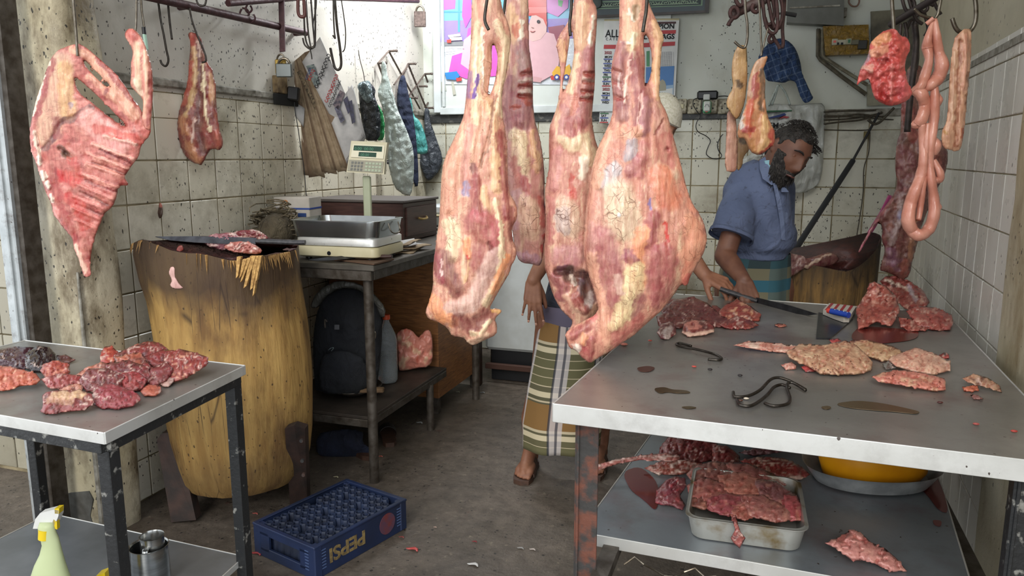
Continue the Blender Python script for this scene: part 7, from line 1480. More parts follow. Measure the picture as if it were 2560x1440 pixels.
RC = swell('rear_carcass', '2270,165 2300,160 2312,185 2300,215 2296,260 2300,320 2330,345 2362,352 2372,390 2362,440 2338,480 2322,520 2306,560 2296,600 2284,640 2274,690 2255,702 2235,688 2215,680 2198,676 2205,655 2213,622 2203,600 2206,572 2196,548 2150,632 2143,630 2190,545 2232,490 2243,460 2236,410 2242,352 2252,330 2252,262 2262,210', 2.92, base='#64282e', step=4, k=.6, hmax=60, vein=.1, relief=7, rscale=18, streak=3, mottle=[('#9c5a52', 16, 30, .25, .6), ('#4e1c24', 20, 40, .25, .6)], feats=[('2275,180 2296,190', 12, '#5a3a34', 0, 0), ('2262,260 2285,340', 14, '#8a2e34', 4, 0), ('2262,380 2270,430', 26, '#7c4248', 6, 0), ('2330,370 2350,430', 22, '#7a2a28', 0, .4), ('2255,480 2250,560 2228,610', 9, '#b09a98', 5, .2), ('2250,540', 12, '#8a88a8', 3, 0), ('2225,500 2190,550', 10, '#a0525c', 3, 0), ('2205,590 2212,610', 9, '#6b1e30', 3, 0), ('2255,590 2248,615', 16, '#6d2630', 6, 0), ('2290,520 2278,640', 8, '#b07858', 4, .2), ('2225,640 2240,660', 18, '#7a4a66', 6, 0), ('2262,660 2262,680', 14, '#98463c', 3, 0), ('2150,632 2185,560', 5, '#a84468', 0, 0)]); tag(RC, 'dark beef carcass piece hanging in the far right corner behind the intestines', 'meat')
wire('meat_hook', '2288,40 2292,90 2294,140 2290,175', 2.9, .006, blk, label='black rod carrying the dark carcass piece in the corner', cat='hook')
# ================================================================ MEAT LYING ON SURFACES
def lie(name, outline, zt, label, base='#93363c', group=None, cat='meat', slope=.55, sink=3, grow=1.0, **kw):
    P = pts(outline); cx0 = sum(p[0] for p in P)/len(P); cy0 = sum(p[1] for p in P)/len(P); P = [(cx0+(x-cx0)*grow, cy0+(y-cy0)*grow) for x, y in P]; yb_ = max(p[1] for p in P)-sink; xb = [p[0] for p in P if p[1] >= yb_-6][0]
    K = (CAMH-zt)
    def D(px, py):
        px = np.asarray(px, float); py = np.asarray(py, float)
        y = -(np.minimum(py, yb_)-720)/FPX; f = math.cos(PITCH)+y*math.sin(PITCH); u_ = -math.sin(PITCH)+y*math.cos(PITCH); Dt = K*f/np.maximum(-u_, .04)
        y0 = -(yb_-720)/FPX; D0 = K*(math.cos(PITCH)+y0*math.sin(PITCH))/-(-math.sin(PITCH)+y0*math.cos(PITCH)); return D0+slope*(np.minimum(Dt, D0+.5)-D0)
    k = dict(k=.85, hmax=34, back=.04, sinew=.5, curl=4, vein=.0, relief=4, rscale=11, warp=6, wscale=16, step=3, mat='meat_wet', mottle=[('#c08474', 7, 10, .40, .7), ('#541620', 13, 12, .12, .75)], rag=4, smooth=0, seed=len(P)*7+int(cx0) % 40); k.update(kw)
    o = swell(name, P, D, base=tuple(int(base[i:i+2], 16)/255*f_ for i, f_ in ((1, .88), (3, .74), (5, .72))) if cat != 'offal' else base, **k); return tag(o, label, cat, group)
t = NT('liver_skin'); a = t.N('ShaderNodeVertexColor'); a.layer_name = 'Col'; M['liver'] = t.done(a.outputs[0], .16, 0, t.bump(t.noise(t.coord(False), 30, 3), .3, .008))
GL = 'red beef cuts heaped on the small left table'; LL = 'raw red beef cut in the heap on the small left table'
Zt = .803
lie('liver', '-20,878 0,872 35,866 85,868 90,895 60,925 20,918 -20,910', Zt, 'large purple brown liver at the left edge of the small table', '#3c1c26', cat='offal', k=.8, relief=2, mottle=[('#2a1018', 20, 20, .2, .6)], mat='liver')
lie('liver', '60,885 95,864 125,868 139,885 138,908 120,926 85,932 62,920', Zt, 'glossy black-red liver lobe resting on the larger liver', '#1f0b0f', cat='offal', relief=2, mottle=[], mat='liver')
lie('liver', '140,888 165,886 189,900 172,909 145,911', Zt, 'thin dark red sliver beside the liver', '#5c1f28', hmax=8, relief=1)
lie('meat_cut', '-20,912 20,915 60,925 90,933 102,950 90,962 50,966 25,976 -20,980', Zt, 'pink orange fatty piece in front of the liver', '#d0785c', mottle=[('#e8b290', 12, 10, .2, .7), ('#b84438', 12, 12, .3, .6)])
LLS = ['long smooth red slab along the top of the left heap', 'pale pinkish piece at the very back of the left heap', 'knobbly red piece at the right end of the left heap', 'dark red piece just inside the right end of the left heap', 'orange pink piece in the middle of the left heap', 'bright red orange lump at the left end of the left heap', "red piece with pale streaks behind the front slab's left end", 'pale fatty streak crossing the left of the left heap', 'dark crimson piece in the centre of the left heap', 'dark maroon muscle left of the centre of the left heap', 'dark muscle right beside the white fat lump', 'crimson piece just behind the rounded front muscle', 'small dark red piece right of centre in the left heap', 'cream fatty bit just behind the front slab']
for LL, (s, bs, kw) in zip(LLS, (('295,888 330,870 380,858 400,866 424,885 415,905 350,915 305,912', '#8e2f38', {}), ('340,864 370,855 398,862 410,878 370,884 345,876', '#b8705e', {}), ('420,890 450,878 480,885 512,896 508,915 480,932 455,946 428,950 415,925', '#96383a', dict(mottle=[('#d29a80', 9, 9, .15, .8)])),
        ('360,895 410,876 450,884 444,910 400,925', '#8f2c38', {}), ('290,895 345,885 366,905 345,935 310,935', '#c07a60', {}), ('106,928 112,912 140,905 168,912 170,932 150,946 120,947', '#b04a3c', dict(mottle=[('#d0886c', 8, 8, .2, .7)])), ('110,948 150,936 195,940 205,956 160,971 125,967', '#a03c44', dict(mottle=[('#dcaaa0', 9, 9, .2, .8)])),
        ('185,942 215,922 250,908 268,915 252,930 215,947 190,954', '#d09a80', {}), ('270,915 320,905 365,920 372,950 330,965 285,955', '#84283a', {}), ('205,948 225,926 265,925 305,942 292,968 240,980 210,970', '#7c2838', {}), ('362,948 380,922 415,908 428,926 418,948 385,963', '#82293a', {}), ('300,940 340,930 365,950 350,975 310,975', '#a23240', {}), ('345,925 365,905 385,930 375,960 350,955', '#8c2834', {}), ('150,975 175,962 205,965 200,985 165,988', '#d0a488', {}))):
    lie('beef_cut', s, Zt, LL, bs, GL, grow=1.18, slope=.4, **kw)
lie('beef_cut', '250,905 252,880 262,866 280,865 295,880 298,897 282,908 262,910', Zt, 'bright red rounded lump at the back of the left heap', '#b8362c', mottle=[('#dc9a70', 7, 7, .25, .8)])
lie('beef_slab', '104,990 115,980 150,975 200,975 230,985 236,1005 215,1025 160,1031 115,1037 101,1030 108,1010', Zt, 'flat slab with a cream top at the front of the left heap', '#93404a', hmax=18, feats=[('135,990 205,988', 13, '#d6b088', 2, 0), ('120,1000 180,1005', 8, '#b88a70', 0, 0)])
lie('beef_slab', '228,990 245,966 275,958 310,968 345,985 353,1000 335,1015 300,1023 255,1023 232,1012', Zt, 'rounded crimson muscle at the front right of the left heap', '#962f48', relief=3, mottle=[('#c06a74', 12, 10, .3, .5)])
lie('meat_cube', '350,978 370,960 402,964 404,980 388,991 360,992', Zt, 'small orange cube of meat in front of the left heap', '#c07058', mottle=[])
lie('fat_lump', '398,958 420,937 437,938 434,955 420,969 406,967', Zt, 'white lump of fat at the right front of the left heap', '#c9c2ba', mottle=[], cat='fat')
# on the tall stump and its knife
zs = 1.012
for s, bs, lb, Do in (('505,598 530,586 575,580 600,592 612,606 590,622 550,626 515,614', '#8f5a66', 'whitish purple meat piece on the left of the stump top', -.20), ('560,592 590,578 640,572 672,592 664,602 610,605 575,604', '#84303a', 'red meat piece at the back of the stump top', .0), ('555,616 590,602 630,606 657,624 650,636 610,634 575,628', '#b06a60', 'pink curled scrap at the front of the stump top', -.26)):
    tag(swell('meat_scrap', s, DS+Do, base=bs, k=.6, hmax=18, vein=0, relief=3, rscale=10, step=2, curl=4, cs=(16, 10), sinew=.6, rag=3, mottle=[('#e0c4b8', 12, 9, .15, .8), ('#6a1c24', 10, 10, .3, .7)], mat='meat_wet'), lb, 'meat')
knife('knife', 'large butcher knife with a black taped handle lying across the stump top', aD(763, 606, DS-.235), aD(640, 603, DS-.235), aD(388, 596, DS-.20), .026, M['black_handle'], up=(Zv*.6+HD*.5), r=.013)
for s, bs, lb in (('425,668 438,665 437,680 440,695 450,712 462,722 440,722 424,715 430,700 422,685', '#cfa49c', 'pale scrap of fat stuck to the side of the tall stump'), ('445,615 456,612 460,625 448,630 440,626', '#7a2a26', 'small red scrap near the rim of the tall stump')):
    tag(swell('meat_scrap', s, DS-.27, base=bs, k=.5, hmax=6, vein=0, relief=2, step=2, mat='meat_wet'), lb, 'meat')
# rear stump
for s, bs, lb, kw in (('1945,640 1958,630 1985,634 2010,640 2022,655 2010,672 1985,690 1950,695', '#7a4a52', 'greyish purple meat with white sinew at the left on the rear stump', dict(mottle=[('#b8a09c', 10, 8, .1, .8)])), ('2000,650 2040,640 2070,630 2090,636 2100,648 2080,665 2040,672 2010,675', '#5f2430', 'dark red meat slab with one pale streak on the rear stump', dict(feats=[('2010,668 2040,655 2078,636', 3, '#c8b09c', 2, 0)], mottle=[]))):
    tag(swell('meat_cut', s, 3.42, base=bs, k=.6, hmax=20, vein=0, relief=4, rscale=12, step=3, **kw), lb, 'meat')
# right counter: left heap
Zc = .853; GR = 'beef cuts heaped on the big counter near the knife'; LR = 'dark red beef cut in the heap on the counter near the knife'
LLS = ['dark broad cut at the back left of the counter heap', 'dark cut behind the silvery shank piece', 'fatty mottled cut nearest the hands in the counter heap', 'bright red cut at the right front of the counter heap', 'small dark cut at the middle back of the counter heap', 'dark cut right behind the round shank slice', 'dark cut at the far left back of the counter heap']
for LR, (s, bs, kw) in zip(LLS, (('1660,778 1690,752 1730,745 1765,760 1792,785 1782,806 1730,816 1690,803', '#6f2c36', {}), ('1645,792 1680,780 1722,800 1722,816 1680,822 1650,814', '#7c3238', {}), ('1795,792 1820,762 1845,752 1872,765 1898,786 1894,801 1860,802 1820,803', '#a04a44', dict(mottle=[('#d8a884', 8, 8, .1, .8)])), ('1800,812 1840,792 1880,805 1894,813 1870,821 1850,823 1820,821', '#8c2f34', {}), ('1765,772 1790,765 1812,780 1790,795', '#7c2c36', {}), ('1755,800 1780,785 1815,795 1815,815 1780,818', '#74303a', {}), ('1650,765 1665,750 1690,748 1690,765 1665,778', '#863640', {}))):
    lie('beef_cut', s, Zc, LR, bs, GR, grow=1.12, **kw)
lie('shank_slice', '1642,832 1650,812 1675,803 1690,815 1691,835 1670,850 1652,848', Zc, 'shank piece with silvery white skin at the left front of the counter heap', '#7c3440', step=3, feats=[('1660,830 1675,820 1665,845', 9, '#c3b2aa', 0, 0)])
lie('shank_slice', '1703,832 1708,812 1730,798 1765,800 1786,815 1786,829 1760,839 1725,843', Zc, 'round bone-in shank slice at the front of the counter heap', '#8e3c3e', step=3, relief=2, feats=[('1715,812 1725,806 1740,804 1752,812 1740,820 1722,820 1715,812', 5, '#c47a6c', 3, 0, .5), ('1732,812', 6, '#8a3c38', -2, 0), ('1705,830 1730,838 1765,834 1784,825', 7, '#dbb4a0', 2, 0)])
lie('meat_scrap', '1933,812 1945,808 1960,810 1968,815 1950,820', Zc, 'tiny pale meat scrap lying alone on the counter behind the offal', '#c28a78', step=2, hmax=5)
# far right heap under the dark carcass
for s, bs, lb, kw in (('2142,800 2140,772 2165,732 2172,708 2185,704 2215,715 2240,740 2250,775 2240,800 2228,816 2190,806 2160,820 2145,826', '#c07468', 'large ragged pinkish lump at the left of the far right meat heap', {}), ('2200,702 2215,690 2240,690 2275,702 2310,728 2325,756 2300,782 2260,772 2225,735', '#b05c58', 'bony red piece with white sinew on top of the far right meat heap', dict(feats=[('2215,700 2250,715 2290,740', 5, '#dcc4b0', 3, 0), ('2270,720 2290,750', 8, '#b8a8b0', 2, 0), ('2235,712', 6, '#5e1c24', -5, 0)])),
        ('2265,778 2290,765 2335,768 2380,786 2384,806 2376,826 2330,827 2290,812', '#c06a64', 'pink curly piece at the right of the far right meat heap', {}), ('2245,792 2290,800 2332,816 2310,829 2270,827 2250,816', '#b5665c', 'flat pink scrap in front of the far right meat heap', dict(hmax=10)), ('2285,758 2300,752 2320,758 2318,770 2295,772', '#2a2328', 'small black piece lying on the far right meat heap', dict(hmax=8, mottle=[]))):
    lie('offal_piece', s, Zc, lb, bs, step=3, **{**dict(relief=3, curl=9, cs=(17, 14), sinew=.4, mottle=[('#d8a894', 12, 12, .15, .7), ('#8c2e30', 16, 14, .2, .7)]), **kw})
CUR = dict(relief=2, curl=8, cs=(17, 10), sinew=0, warp=7, mottle=[('#d6b894', 16, 12, .1, .6), ('#a85c4c', 20, 12, .25, .6)])
for s, bs, lb, kw in (('1832,863 1870,852 1920,855 1960,860 2005,868 1992,884 1950,882 1890,874', '#c88a78', 'fan of stringy pale sinews at the left end of the offal spread', dict(hmax=9, streak=0, mottle=[('#ead0bc', 40, 3, .0, .8), ('#a03c34', 30, 3, .3, .7)])), ('1965,882 2000,860 2060,862 2112,850 2140,862 2165,885 2182,905 2180,926 2150,936 2100,939 2050,936 2030,922 2000,907 1975,897', '#b88e70', 'beige curly offal mass in the middle of the counter', CUR), ('2112,860 2130,850 2170,850 2232,865 2262,882 2250,906 2200,902 2150,885', '#b8906c', 'curly beige offal at the back of the spread', CUR), ('2245,885 2290,868 2340,885 2377,905 2376,926 2340,937 2290,932 2240,917 2220,900', '#d0a088', 'smooth pale fat pouch at the right of the offal spread', dict(relief=5, rscale=14, mottle=[('#e4c0a4', 14, 12, .1, .7), ('#c0645c', 10, 10, .35, .6)])), ('2178,942 2210,930 2262,925 2302,930 2362,946 2364,976 2330,979 2270,966 2200,956', '#c47868', 'pink nodular offal strip nearest the counter edge', CUR), ('2002,917 2030,905 2048,912 2046,929 2015,931', '#ac3a3e', 'small bright red piece at the front left of the offal spread', dict(relief=3)), ('1953,913 1975,905 1993,912 1990,923 1965,926', '#cc9484', 'small round pale piece left of the bright red one', dict(hmax=8)), ('2345,890 2360,881 2373,885 2373,898 2350,898', '#a83c3c', 'small red piece with a black spot at the right back of the spread', dict(hmax=8, feats=[('2360,886', 6, '#1e181c', 3, 0)])), ('2208,912 2222,900 2245,896 2258,904 2240,920 2215,926', '#6c6c68', 'slate grey smooth piece amid the offal spread', dict(hmax=10, relief=2, mottle=[])), ('2070,850 2095,845 2105,852 2090,862', '#b84444', 'little red scrap behind the curly offal', dict(hmax=6)),
        ('2405,946 2435,934 2470,944 2500,964 2505,982 2470,970 2420,957', '#c49a7c', 'tan skin strip near the right wall on the counter', dict(hmax=10, relief=3)), ('2405,967 2445,963 2448,977 2410,980', '#c0684c', 'small orange cut piece left of the tan skin strip', dict(hmax=7, mottle=[])), ('2425,985 2445,988 2462,998 2435,1000', '#c69a90', 'thin pink scrap at the right front of the counter', dict(hmax=3))):
    lie('offal_piece', s, Zc, lb, bs, step=3, cat='offal', **kw)
for x, y, c_ in ((1735, 918, '#b8483c'), (1625, 853, '#b04a3c'), (1775, 925, '#20191a'), (1850, 940, '#20191a'), (1865, 998, '#c9bca8'), (2350, 1008, '#4a2420'), (2440, 1062, '#9c4a44'), (2535, 1080, '#a84038'), (1560, 862, '#c87a68'), (1850, 1003, '#4a2a1c')):
    p = aZ(x, y, Zc); tag(MB().ball(p+Vector((0, 0, .002)), .0045 if y != 862 else .008, 8, (1.5, 1, .6)).obj('meat_crumb', plain('crumb'+c_[1:], c_, .4), None, True), 'tiny crumb of meat lying on the steel counter', 'crumb', 'crumbs on the steel counter')
# stains on the counter: thin film
for i, (s, c_) in enumerate((('2085,1010 2140,1002 2200,1008 2250,1018 2302,1030 2290,1036 2240,1030 2180,1026 2120,1020', '#5c4c38'), ('1632,972 1660,968 1680,975 1715,976 1730,983 1690,984 1670,980 1650,985', '#4a3822'), ('1700,1018 1725,1016 1745,1020 1720,1023', '#46361f'), ('1590,920 1620,915 1640,920 1625,930 1600,930', '#5c3a30'), ('2050,1018 2070,1015 2080,1020 2065,1025', '#5c4c38'))):
    w_ = NT('wet_stain%d' % i); w_.done(c_, .18, .35); o = MB().prism([aZ(x, y, .8515) for x, y in smoothpoly(pts(s), 2)], (0, 0, .0012)).obj('stain', w_.m, tr, world=True)
fm_bl = NT('blood_film'); fm_bl.done('#6a2a26', .16, .35)
for s in ('2125,840 2150,815 2250,822 2300,828 2290,850 2200,860 2140,858',): MB().prism([aZ(x, y, .8515) for x, y in smoothpoly(pts(s), 2)], (0, 0, .001)).obj('blood_film', fm_bl.m, tr, world=True)
for s in ('2290,1180 2330,1170 2360,1230 2372,1285 2345,1275 2320,1240 2295,1215', '2330,1300 2355,1302 2352,1318 2335,1312', '1555,1180 1600,1165 1640,1200 1650,1240 1640,1280 1610,1250 1575,1225'): MB().prism([aZ(x, y, .4515) for x, y in smoothpoly(pts(s), 2)], (0, 0, .001)).obj('blood_film', fm_bl.m, tr, world=True)
# knife in the hands, plate for a dark reflection, box and lighter
kz = .868; hA, hB2 = aD(1800, 722, 2.885), aD(1892, 752, 2.84); kf = knife('knife', 'long thin knife gripped in the hands over the counter', hA, hB2, aZ(2045, 790, .862), .026, M['black_handle'], up=(Zv*.8+HD*.3), r=.014)
cv = thing('reflection_plate', 'thin dark plate standing in for a reflection on the counter beside the striped box', 'reflection_plate', tuple(aZ(2045, 848, .853)))
MB().prism([aZ(2040, 847, .8515), aZ(2046, 783, .8515), aZ(2132, 800, .8515), aZ(2075, 848, .8515)], (0, 0, .004)).obj('blade', M['blade'], cv, world=True)  # thin plate added for the dark reflection at the sheet seam
bxs = thing('striped_box', 'small red and white striped tray-shaped pack on the counter', 'box', tuple(aZ(2095, 800, .853)))
q = [aZ(2057, 786, .857), aZ(2072, 770, .857), aZ(2140, 778, .857), aZ(2122, 806, .857), aZ(2108, 806, .857), aZ(2083, 797, .857)]
MB().prism(q, (0, 0, .018)).obj('pack', M['box_white'], bxs, world=True)
for f in (.12, .36, .6, .84): a = q[0].lerp(q[3], f)+Vector((0, 0, .0183)); b_ = q[1].lerp(q[2], f)+Vector((0, 0, .0183)); w = (q[2]-q[1])*.05; MB().prism([a-w, a+w, b_+w, b_-w], (0, 0, .0006)).obj('red_stripe', fm('#9c2f34'), bxs, world=True)
lg = thing('lighter', 'blue lighter with white dots lying on the striped pack', 'lighter', tuple(aZ(2100, 785, .876)))
la, lb_ = aZ(2078, 778, .885), aZ(2122, 788, .885); MB().tube([la, lb_], .010, 10).obj('lighter_body', plain('blue_lighter', '#1f3f9a', .3), lg, True, world=True); MB().tube([la+(la-lb_)*.18, la], .009, 10).obj('red_cap', plain('red_lighter_cap', '#c23a2c', .4), lg, True, world=True)
for f in (.2, .45, .7, .9): p = la.lerp(lb_, f)+Vector((0, -.004, .009)); MB().ball(p, .0022, 6).obj('white_dot', M['white_enamel'], lg, world=True)
# loose hooks on the counter
HK = lambda s, lb: tag(MB().tube(spline([aZ(x, y, z) for x, y, z in [(p[0], p[1], p[2]) for p in pts(s)]], 6), .0038, 8).obj('meat_hook', M['hook'], None, 'all'), lb, 'hook')
HK('1833,980,.857 1838,992,.857 1870,990,.858 1900,975,.862 1925,950,.868 1945,944,.87 1968,950,.866 1985,958,.862 2014,976,.858', 'steel hook lying highest in the pair on the counter')
HK('1842,998,.857 1850,1012,.857 1875,1015,.857 1900,1002,.857 1920,985,.858 1935,968,.86 1955,962,.862 1975,970,.86', 'steel hook curving under the other on the counter')
HK('1912,1008,.857 1935,1015,.857 1968,1010,.857 1975,995,.857 1968,972,.86 1970,958,.864 1985,958,.864 2014,974,.858', 'third steel hook at the right end of the counter pair')
HK('1728,865,.857 1700,858,.857 1691,862,.857 1712,868,.857 1740,873,.857 1785,885,.857 1804,896,.857 1795,900,.857 1770,898,.857', 'thin steel S-hook lying alone left of the offal')
# ================================================================ lower shelf of the counter
Zs = .453
lie('bone', '1452,1182 1462,1172 1490,1162 1540,1148 1600,1138 1660,1132 1700,1138 1700,1150 1650,1152 1600,1150 1545,1160 1500,1175 1465,1188', .50, 'long pale leg bone sticking out past the rusty leg', '#c98f86', cat='bone', hmax=14, sink=30, mottle=[('#e6cfc0', 30, 5, .0, .7)], relief=1.5)
lie('bone', '1610,1170 1660,1150 1720,1150 1760,1160 1730,1180 1690,1190 1640,1186', Zs, 'bone-in piece with white edge under the heap on the shelf', '#b06a5e', mottle=[('#e0c8b8', 14, 5, .05, .8)])
lie('beef_cut', '1640,1150 1652,1118 1672,1088 1700,1080 1760,1090 1790,1098 1800,1125 1790,1150 1740,1160 1690,1160', Zs, 'dark red meat piece heaped highest on the lower shelf', '#84303a')
lie('beef_cut', '1780,1110 1820,1115 1850,1140 1850,1165 1820,1180 1780,1160', Zs, 'ragged red scrap right of the heap on the lower shelf', '#8c3a3c')
lie('beef_cut', '1850,1152 1900,1140 1960,1145 2002,1165 2026,1186 2000,1202 1960,1198 1890,1182', Zs, 'red and white bony strip between the two trays', '#a03c3c', mottle=[('#dcc0a8', 14, 6, .1, .8)])
lie('sinew_strip', '1845,1132 1900,1118 1965,1112 1992,1118 1955,1130 1885,1141', Zs, 'purplish stringy strip at the back of the lower shelf', '#87606a', hmax=9, mottle=[('#b89a9c', 20, 4, .1, .7)])
lie('muscle', '1638,1258 1640,1225 1665,1200 1690,1190 1714,1196 1716,1216 1700,1240 1714,1262 1706,1277 1680,1266 1650,1263', Zs, 'shiny purple muscle lying left of the enamel tray', '#84485a', relief=3, mottle=[('#b03c48', 14, 12, .2, .7)])
lie('offal_piece', '2062,1358 2100,1340 2128,1324 2152,1330 2177,1355 2212,1370 2242,1396 2267,1426 2230,1431 2190,1411 2170,1402 2130,1402 2110,1386 2088,1371', Zs, 'pink brain-like offal piece alone at the front of the lower shelf', '#c08078', relief=2, curl=8, cs=(24, 15), sinew=0, mottle=[('#d8a090', 20, 16, .1, .6)], cat='offal')
pa0, pa1, pa2, pa3 = aZ(1738, 1338, Zs), aZ(1985, 1372, Zs), aZ(1998, 1262, Zs), aZ(1735, 1225, Zs); pc = (pa0+pa1+pa2+pa3)/4
enm = plain('stained_enamel', '#aaa9a2', .35, .5, '#7c6a48', 12, .1, world=True, lo=.50, hi=.68)
t1 = thing('roasting_tray', 'stained pale metal tray piled with pink offal on the lower shelf', 'tray', (pc.x, pc.y, Zs)); ra = math.atan2((pa1-pa0).y, (pa1-pa0).x)
pan('basin', t1, (pc.x, pc.y), (pa1-pa0).length/2+.022, (pa3-pa0).length/2+.02, .035, Zs, .062, .07, enm, ra, dent=.004)
zt2 = Zs+.02
TRL = 'pink offal lump heaped in the stained tray on the lower shelf'; TRG = 'offal lumps heaped in the stained tray'
TK = dict(relief=2, curl=6, cs=(16, 11), sinew=0, step=4, slope=.75, mottle=[('#c88c78', 15, 12, .15, .6), ('#7c3c3c', 16, 12, .25, .6)])
LLS = ['lump at the back left corner of the stained tray', 'lump at the middle back of the stained tray', 'lump at the left side of the stained tray', 'pale fatty lump in the middle of the stained tray', 'greyish lump at the back right of the stained tray', 'smooth dark pink lump at the left front of the stained tray', 'lump at the right front of the stained tray', 'small brown lump at the left front corner of the stained tray', 'red lump at the right corner of the stained tray', 'small pale lump at the front middle of the stained tray']
for TRL, (s, bs) in zip(LLS, (('1722,1185 1745,1165 1790,1155 1830,1165 1850,1190 1800,1215 1740,1210', '#96605a'), ('1820,1160 1870,1160 1930,1185 1960,1210 1920,1230 1850,1210', '#a8625c'), ('1722,1215 1760,1195 1810,1210 1820,1245 1770,1262 1728,1245', '#a4605a'), ('1800,1190 1860,1180 1900,1200 1910,1240 1850,1250 1805,1230', '#c47c6c'), ('1890,1200 1940,1205 1985,1235 2005,1265 1960,1275 1905,1250', '#8c5a5c'), ('1770,1245 1830,1235 1870,1250 1880,1280 1820,1290 1775,1275', '#9c4c54'), ('1850,1240 1910,1240 1960,1265 1990,1292 1940,1305 1880,1290', '#a86a64'), ('1725,1240 1760,1240 1780,1265 1760,1275 1730,1265', '#7c4c44'), ('1960,1240 1990,1240 2008,1270 2005,1300 1975,1300 1955,1270', '#b4545a'), ('1825,1255 1860,1255 1890,1285 1860,1300 1830,1290', '#b06c60'))):
    lie('offal_piece', s, zt2+.02, 'offal '+TRL, bs, TRG, cat='offal', grow=1.12, **TK)
lie('meat_scrap', '1828,1290 1840,1287 1845,1310 1852,1330 1864,1345 1850,1372 1835,1360 1826,1345 1838,1325 1832,1305', Zs, 'limp strip of skin hanging over the front of the stained tray', '#b87a78', hmax=6, slope=0, sink=-4, step=3)
# second tray with the cut yellow can
oc = (aZ(2040, 1185, Zs)+aZ(2330, 1200, Zs)+aZ(2150, 1240, Zs)+aZ(2200, 1130, Zs))/4
t2 = thing('round_tray', 'battered oval aluminium tray holding the yellow cut can', 'tray', (oc.x, oc.y, Zs)); rg = []
oL, oR = aZ(2008, 1160, Zs+.04), aZ(2356, 1180, Zs+.04); om = (oL+oR)/2; hwid = (oR-oL).length/2
def oval(s_, z, j=.012): return [Vector((om.x, om.y+.02, z))+(oR-oL).normalized()*math.cos(a)*hwid*s_*(1+j*mnoise.noise(Vector((math.cos(a)*2, math.sin(a)*2, 4))))+Vector((0, 1, 0))*math.copysign(abs(math.sin(a))**.8, math.sin(a))*.155*s_ for a in (2*PI*k/64 for k in range(64))]
MB().loft([oval(.78, Zs+.001), oval(.84, Zs+.004), oval(.95, Zs+.035), oval(1.0, Zs+.052), oval(1.02, Zs+.054), oval(.99, Zs+.050), oval(.94, Zs+.034), oval(.83, Zs+.008), oval(.5, Zs+.007)]).obj('basin', plain('battered_aluminium', '#bcbfbf', .35, .45, '#9a9d9e', 20, .6), t2, 40, world=True)
yc = thing('yellow_can', 'cut open orange yellow plastic can lying in the oval tray', 'container', (oc.x, oc.y, Zs+.02)); ym = plain('yellow_plastic', '#d9950f', .35, 0, '#c8820c', 8, .05, Subsurface_Weight=.0)
yq = [oval(.60, Zs+.012, 0), oval(.72, Zs+.02, 0), oval(.80, Zs+.06, 0), oval(.80, Zs+.085, 0), oval(.765, Zs+.085, 0), oval(.75, Zs+.06, 0), oval(.66, Zs+.03, 0), oval(.3, Zs+.026, 0)]
for r_ in yq[2:5]:
    for k, p in enumerate(r_): p.z += .018*math.cos(2*PI*k/64+2.5)+.008*math.sin(6*PI*k/64)
MB().loft(yq).obj('can_shell', ym, yc, 40, world=True)
MB().tube([Vector((om.x, om.y, Zs+.045))+Vector((.055*math.cos(a), .05*math.sin(a), .022*math.sin(a*.5))) for a in (2*PI*k/20 for k in range(15))], .010, 8).obj('spout_ring', plain('lemon_rim', '#c9bb1e', .4), yc, 'all', world=True)
MB().prism([aZ(2070, 1140, Zs+.075), aZ(2150, 1175, Zs+.07), aZ(2330, 1168, Zs+.07), aZ(2200, 1120, Zs+.08)], (0, 0, .012)).obj('yellow_flap', plain('lemon_plastic', '#d2b51a', .35), yc, world=True)
# ================================================================ left shelf: spray bottle, mugs
zL = .21
sp_ = thing('spray_bottle', 'translucent pale green spray bottle with white and yellow trigger head', 'bottle', tuple(aZ(115, 1578, zL)))
Dsp = 1.75
def sx(px, py, D=Dsp): return aD(px, py, D)
b = MB(); sec = [(64, 204, 1578), (64, 200, 1530), (67, 190, 1482), (74, 176, 1440), (84, 166, 1412), (98, 158, 1385), (104, 152, 1362), (100, 148, 1345), (95, 142, 1332), (94, 138, 1318), (98, 134, 1306)]
b.loft([ell(sx((l+r)/2, y), HR, HD, (r-l)/2*Dsp/FPX, (r-l)/2*Dsp/FPX*.62, 28) for l, r, y in sec]); gb = NT('cloudy_bottle'); gb.done('#c3cda0', .25, 0, None, Transmission_Weight=.25, IOR=1.2); b.obj('bottle_body', gb.m, sp_, 'all', world=True)
yl = plain('yellow_trigger', '#d9bb1a', .4); wt = plain('white_trigger_head', '#cfcfcb', .35)
MB().cyl(sx(114, 1345), sx(114, 1322), 18*Dsp/FPX, 17*Dsp/FPX, 20).obj('collar', yl, sp_, 30, world=True)
MB().prism([sx(82, 1322), sx(88, 1298), sx(100, 1283), sx(135, 1274), sx(147, 1276), sx(146, 1290), sx(138, 1310), sx(128, 1322)], HD*.022).obj('trigger_head', wt, sp_, world=True)
MB().prism([sx(136, 1272), sx(148, 1271), sx(147, 1285), sx(137, 1284)], HD*.02).obj('nozzle', yl, sp_, world=True); MB().prism([sx(134, 1298), sx(142, 1305), sx(143, 1324), sx(137, 1322), (sx(130, 1308))], HD*.012).obj('trigger', yl, sp_, world=True)
M['brushed'] = plain('brushed_steel', '#a5a6a4', .22, .95, '#8c8d8b', 14, .05, (1, 1, 8))
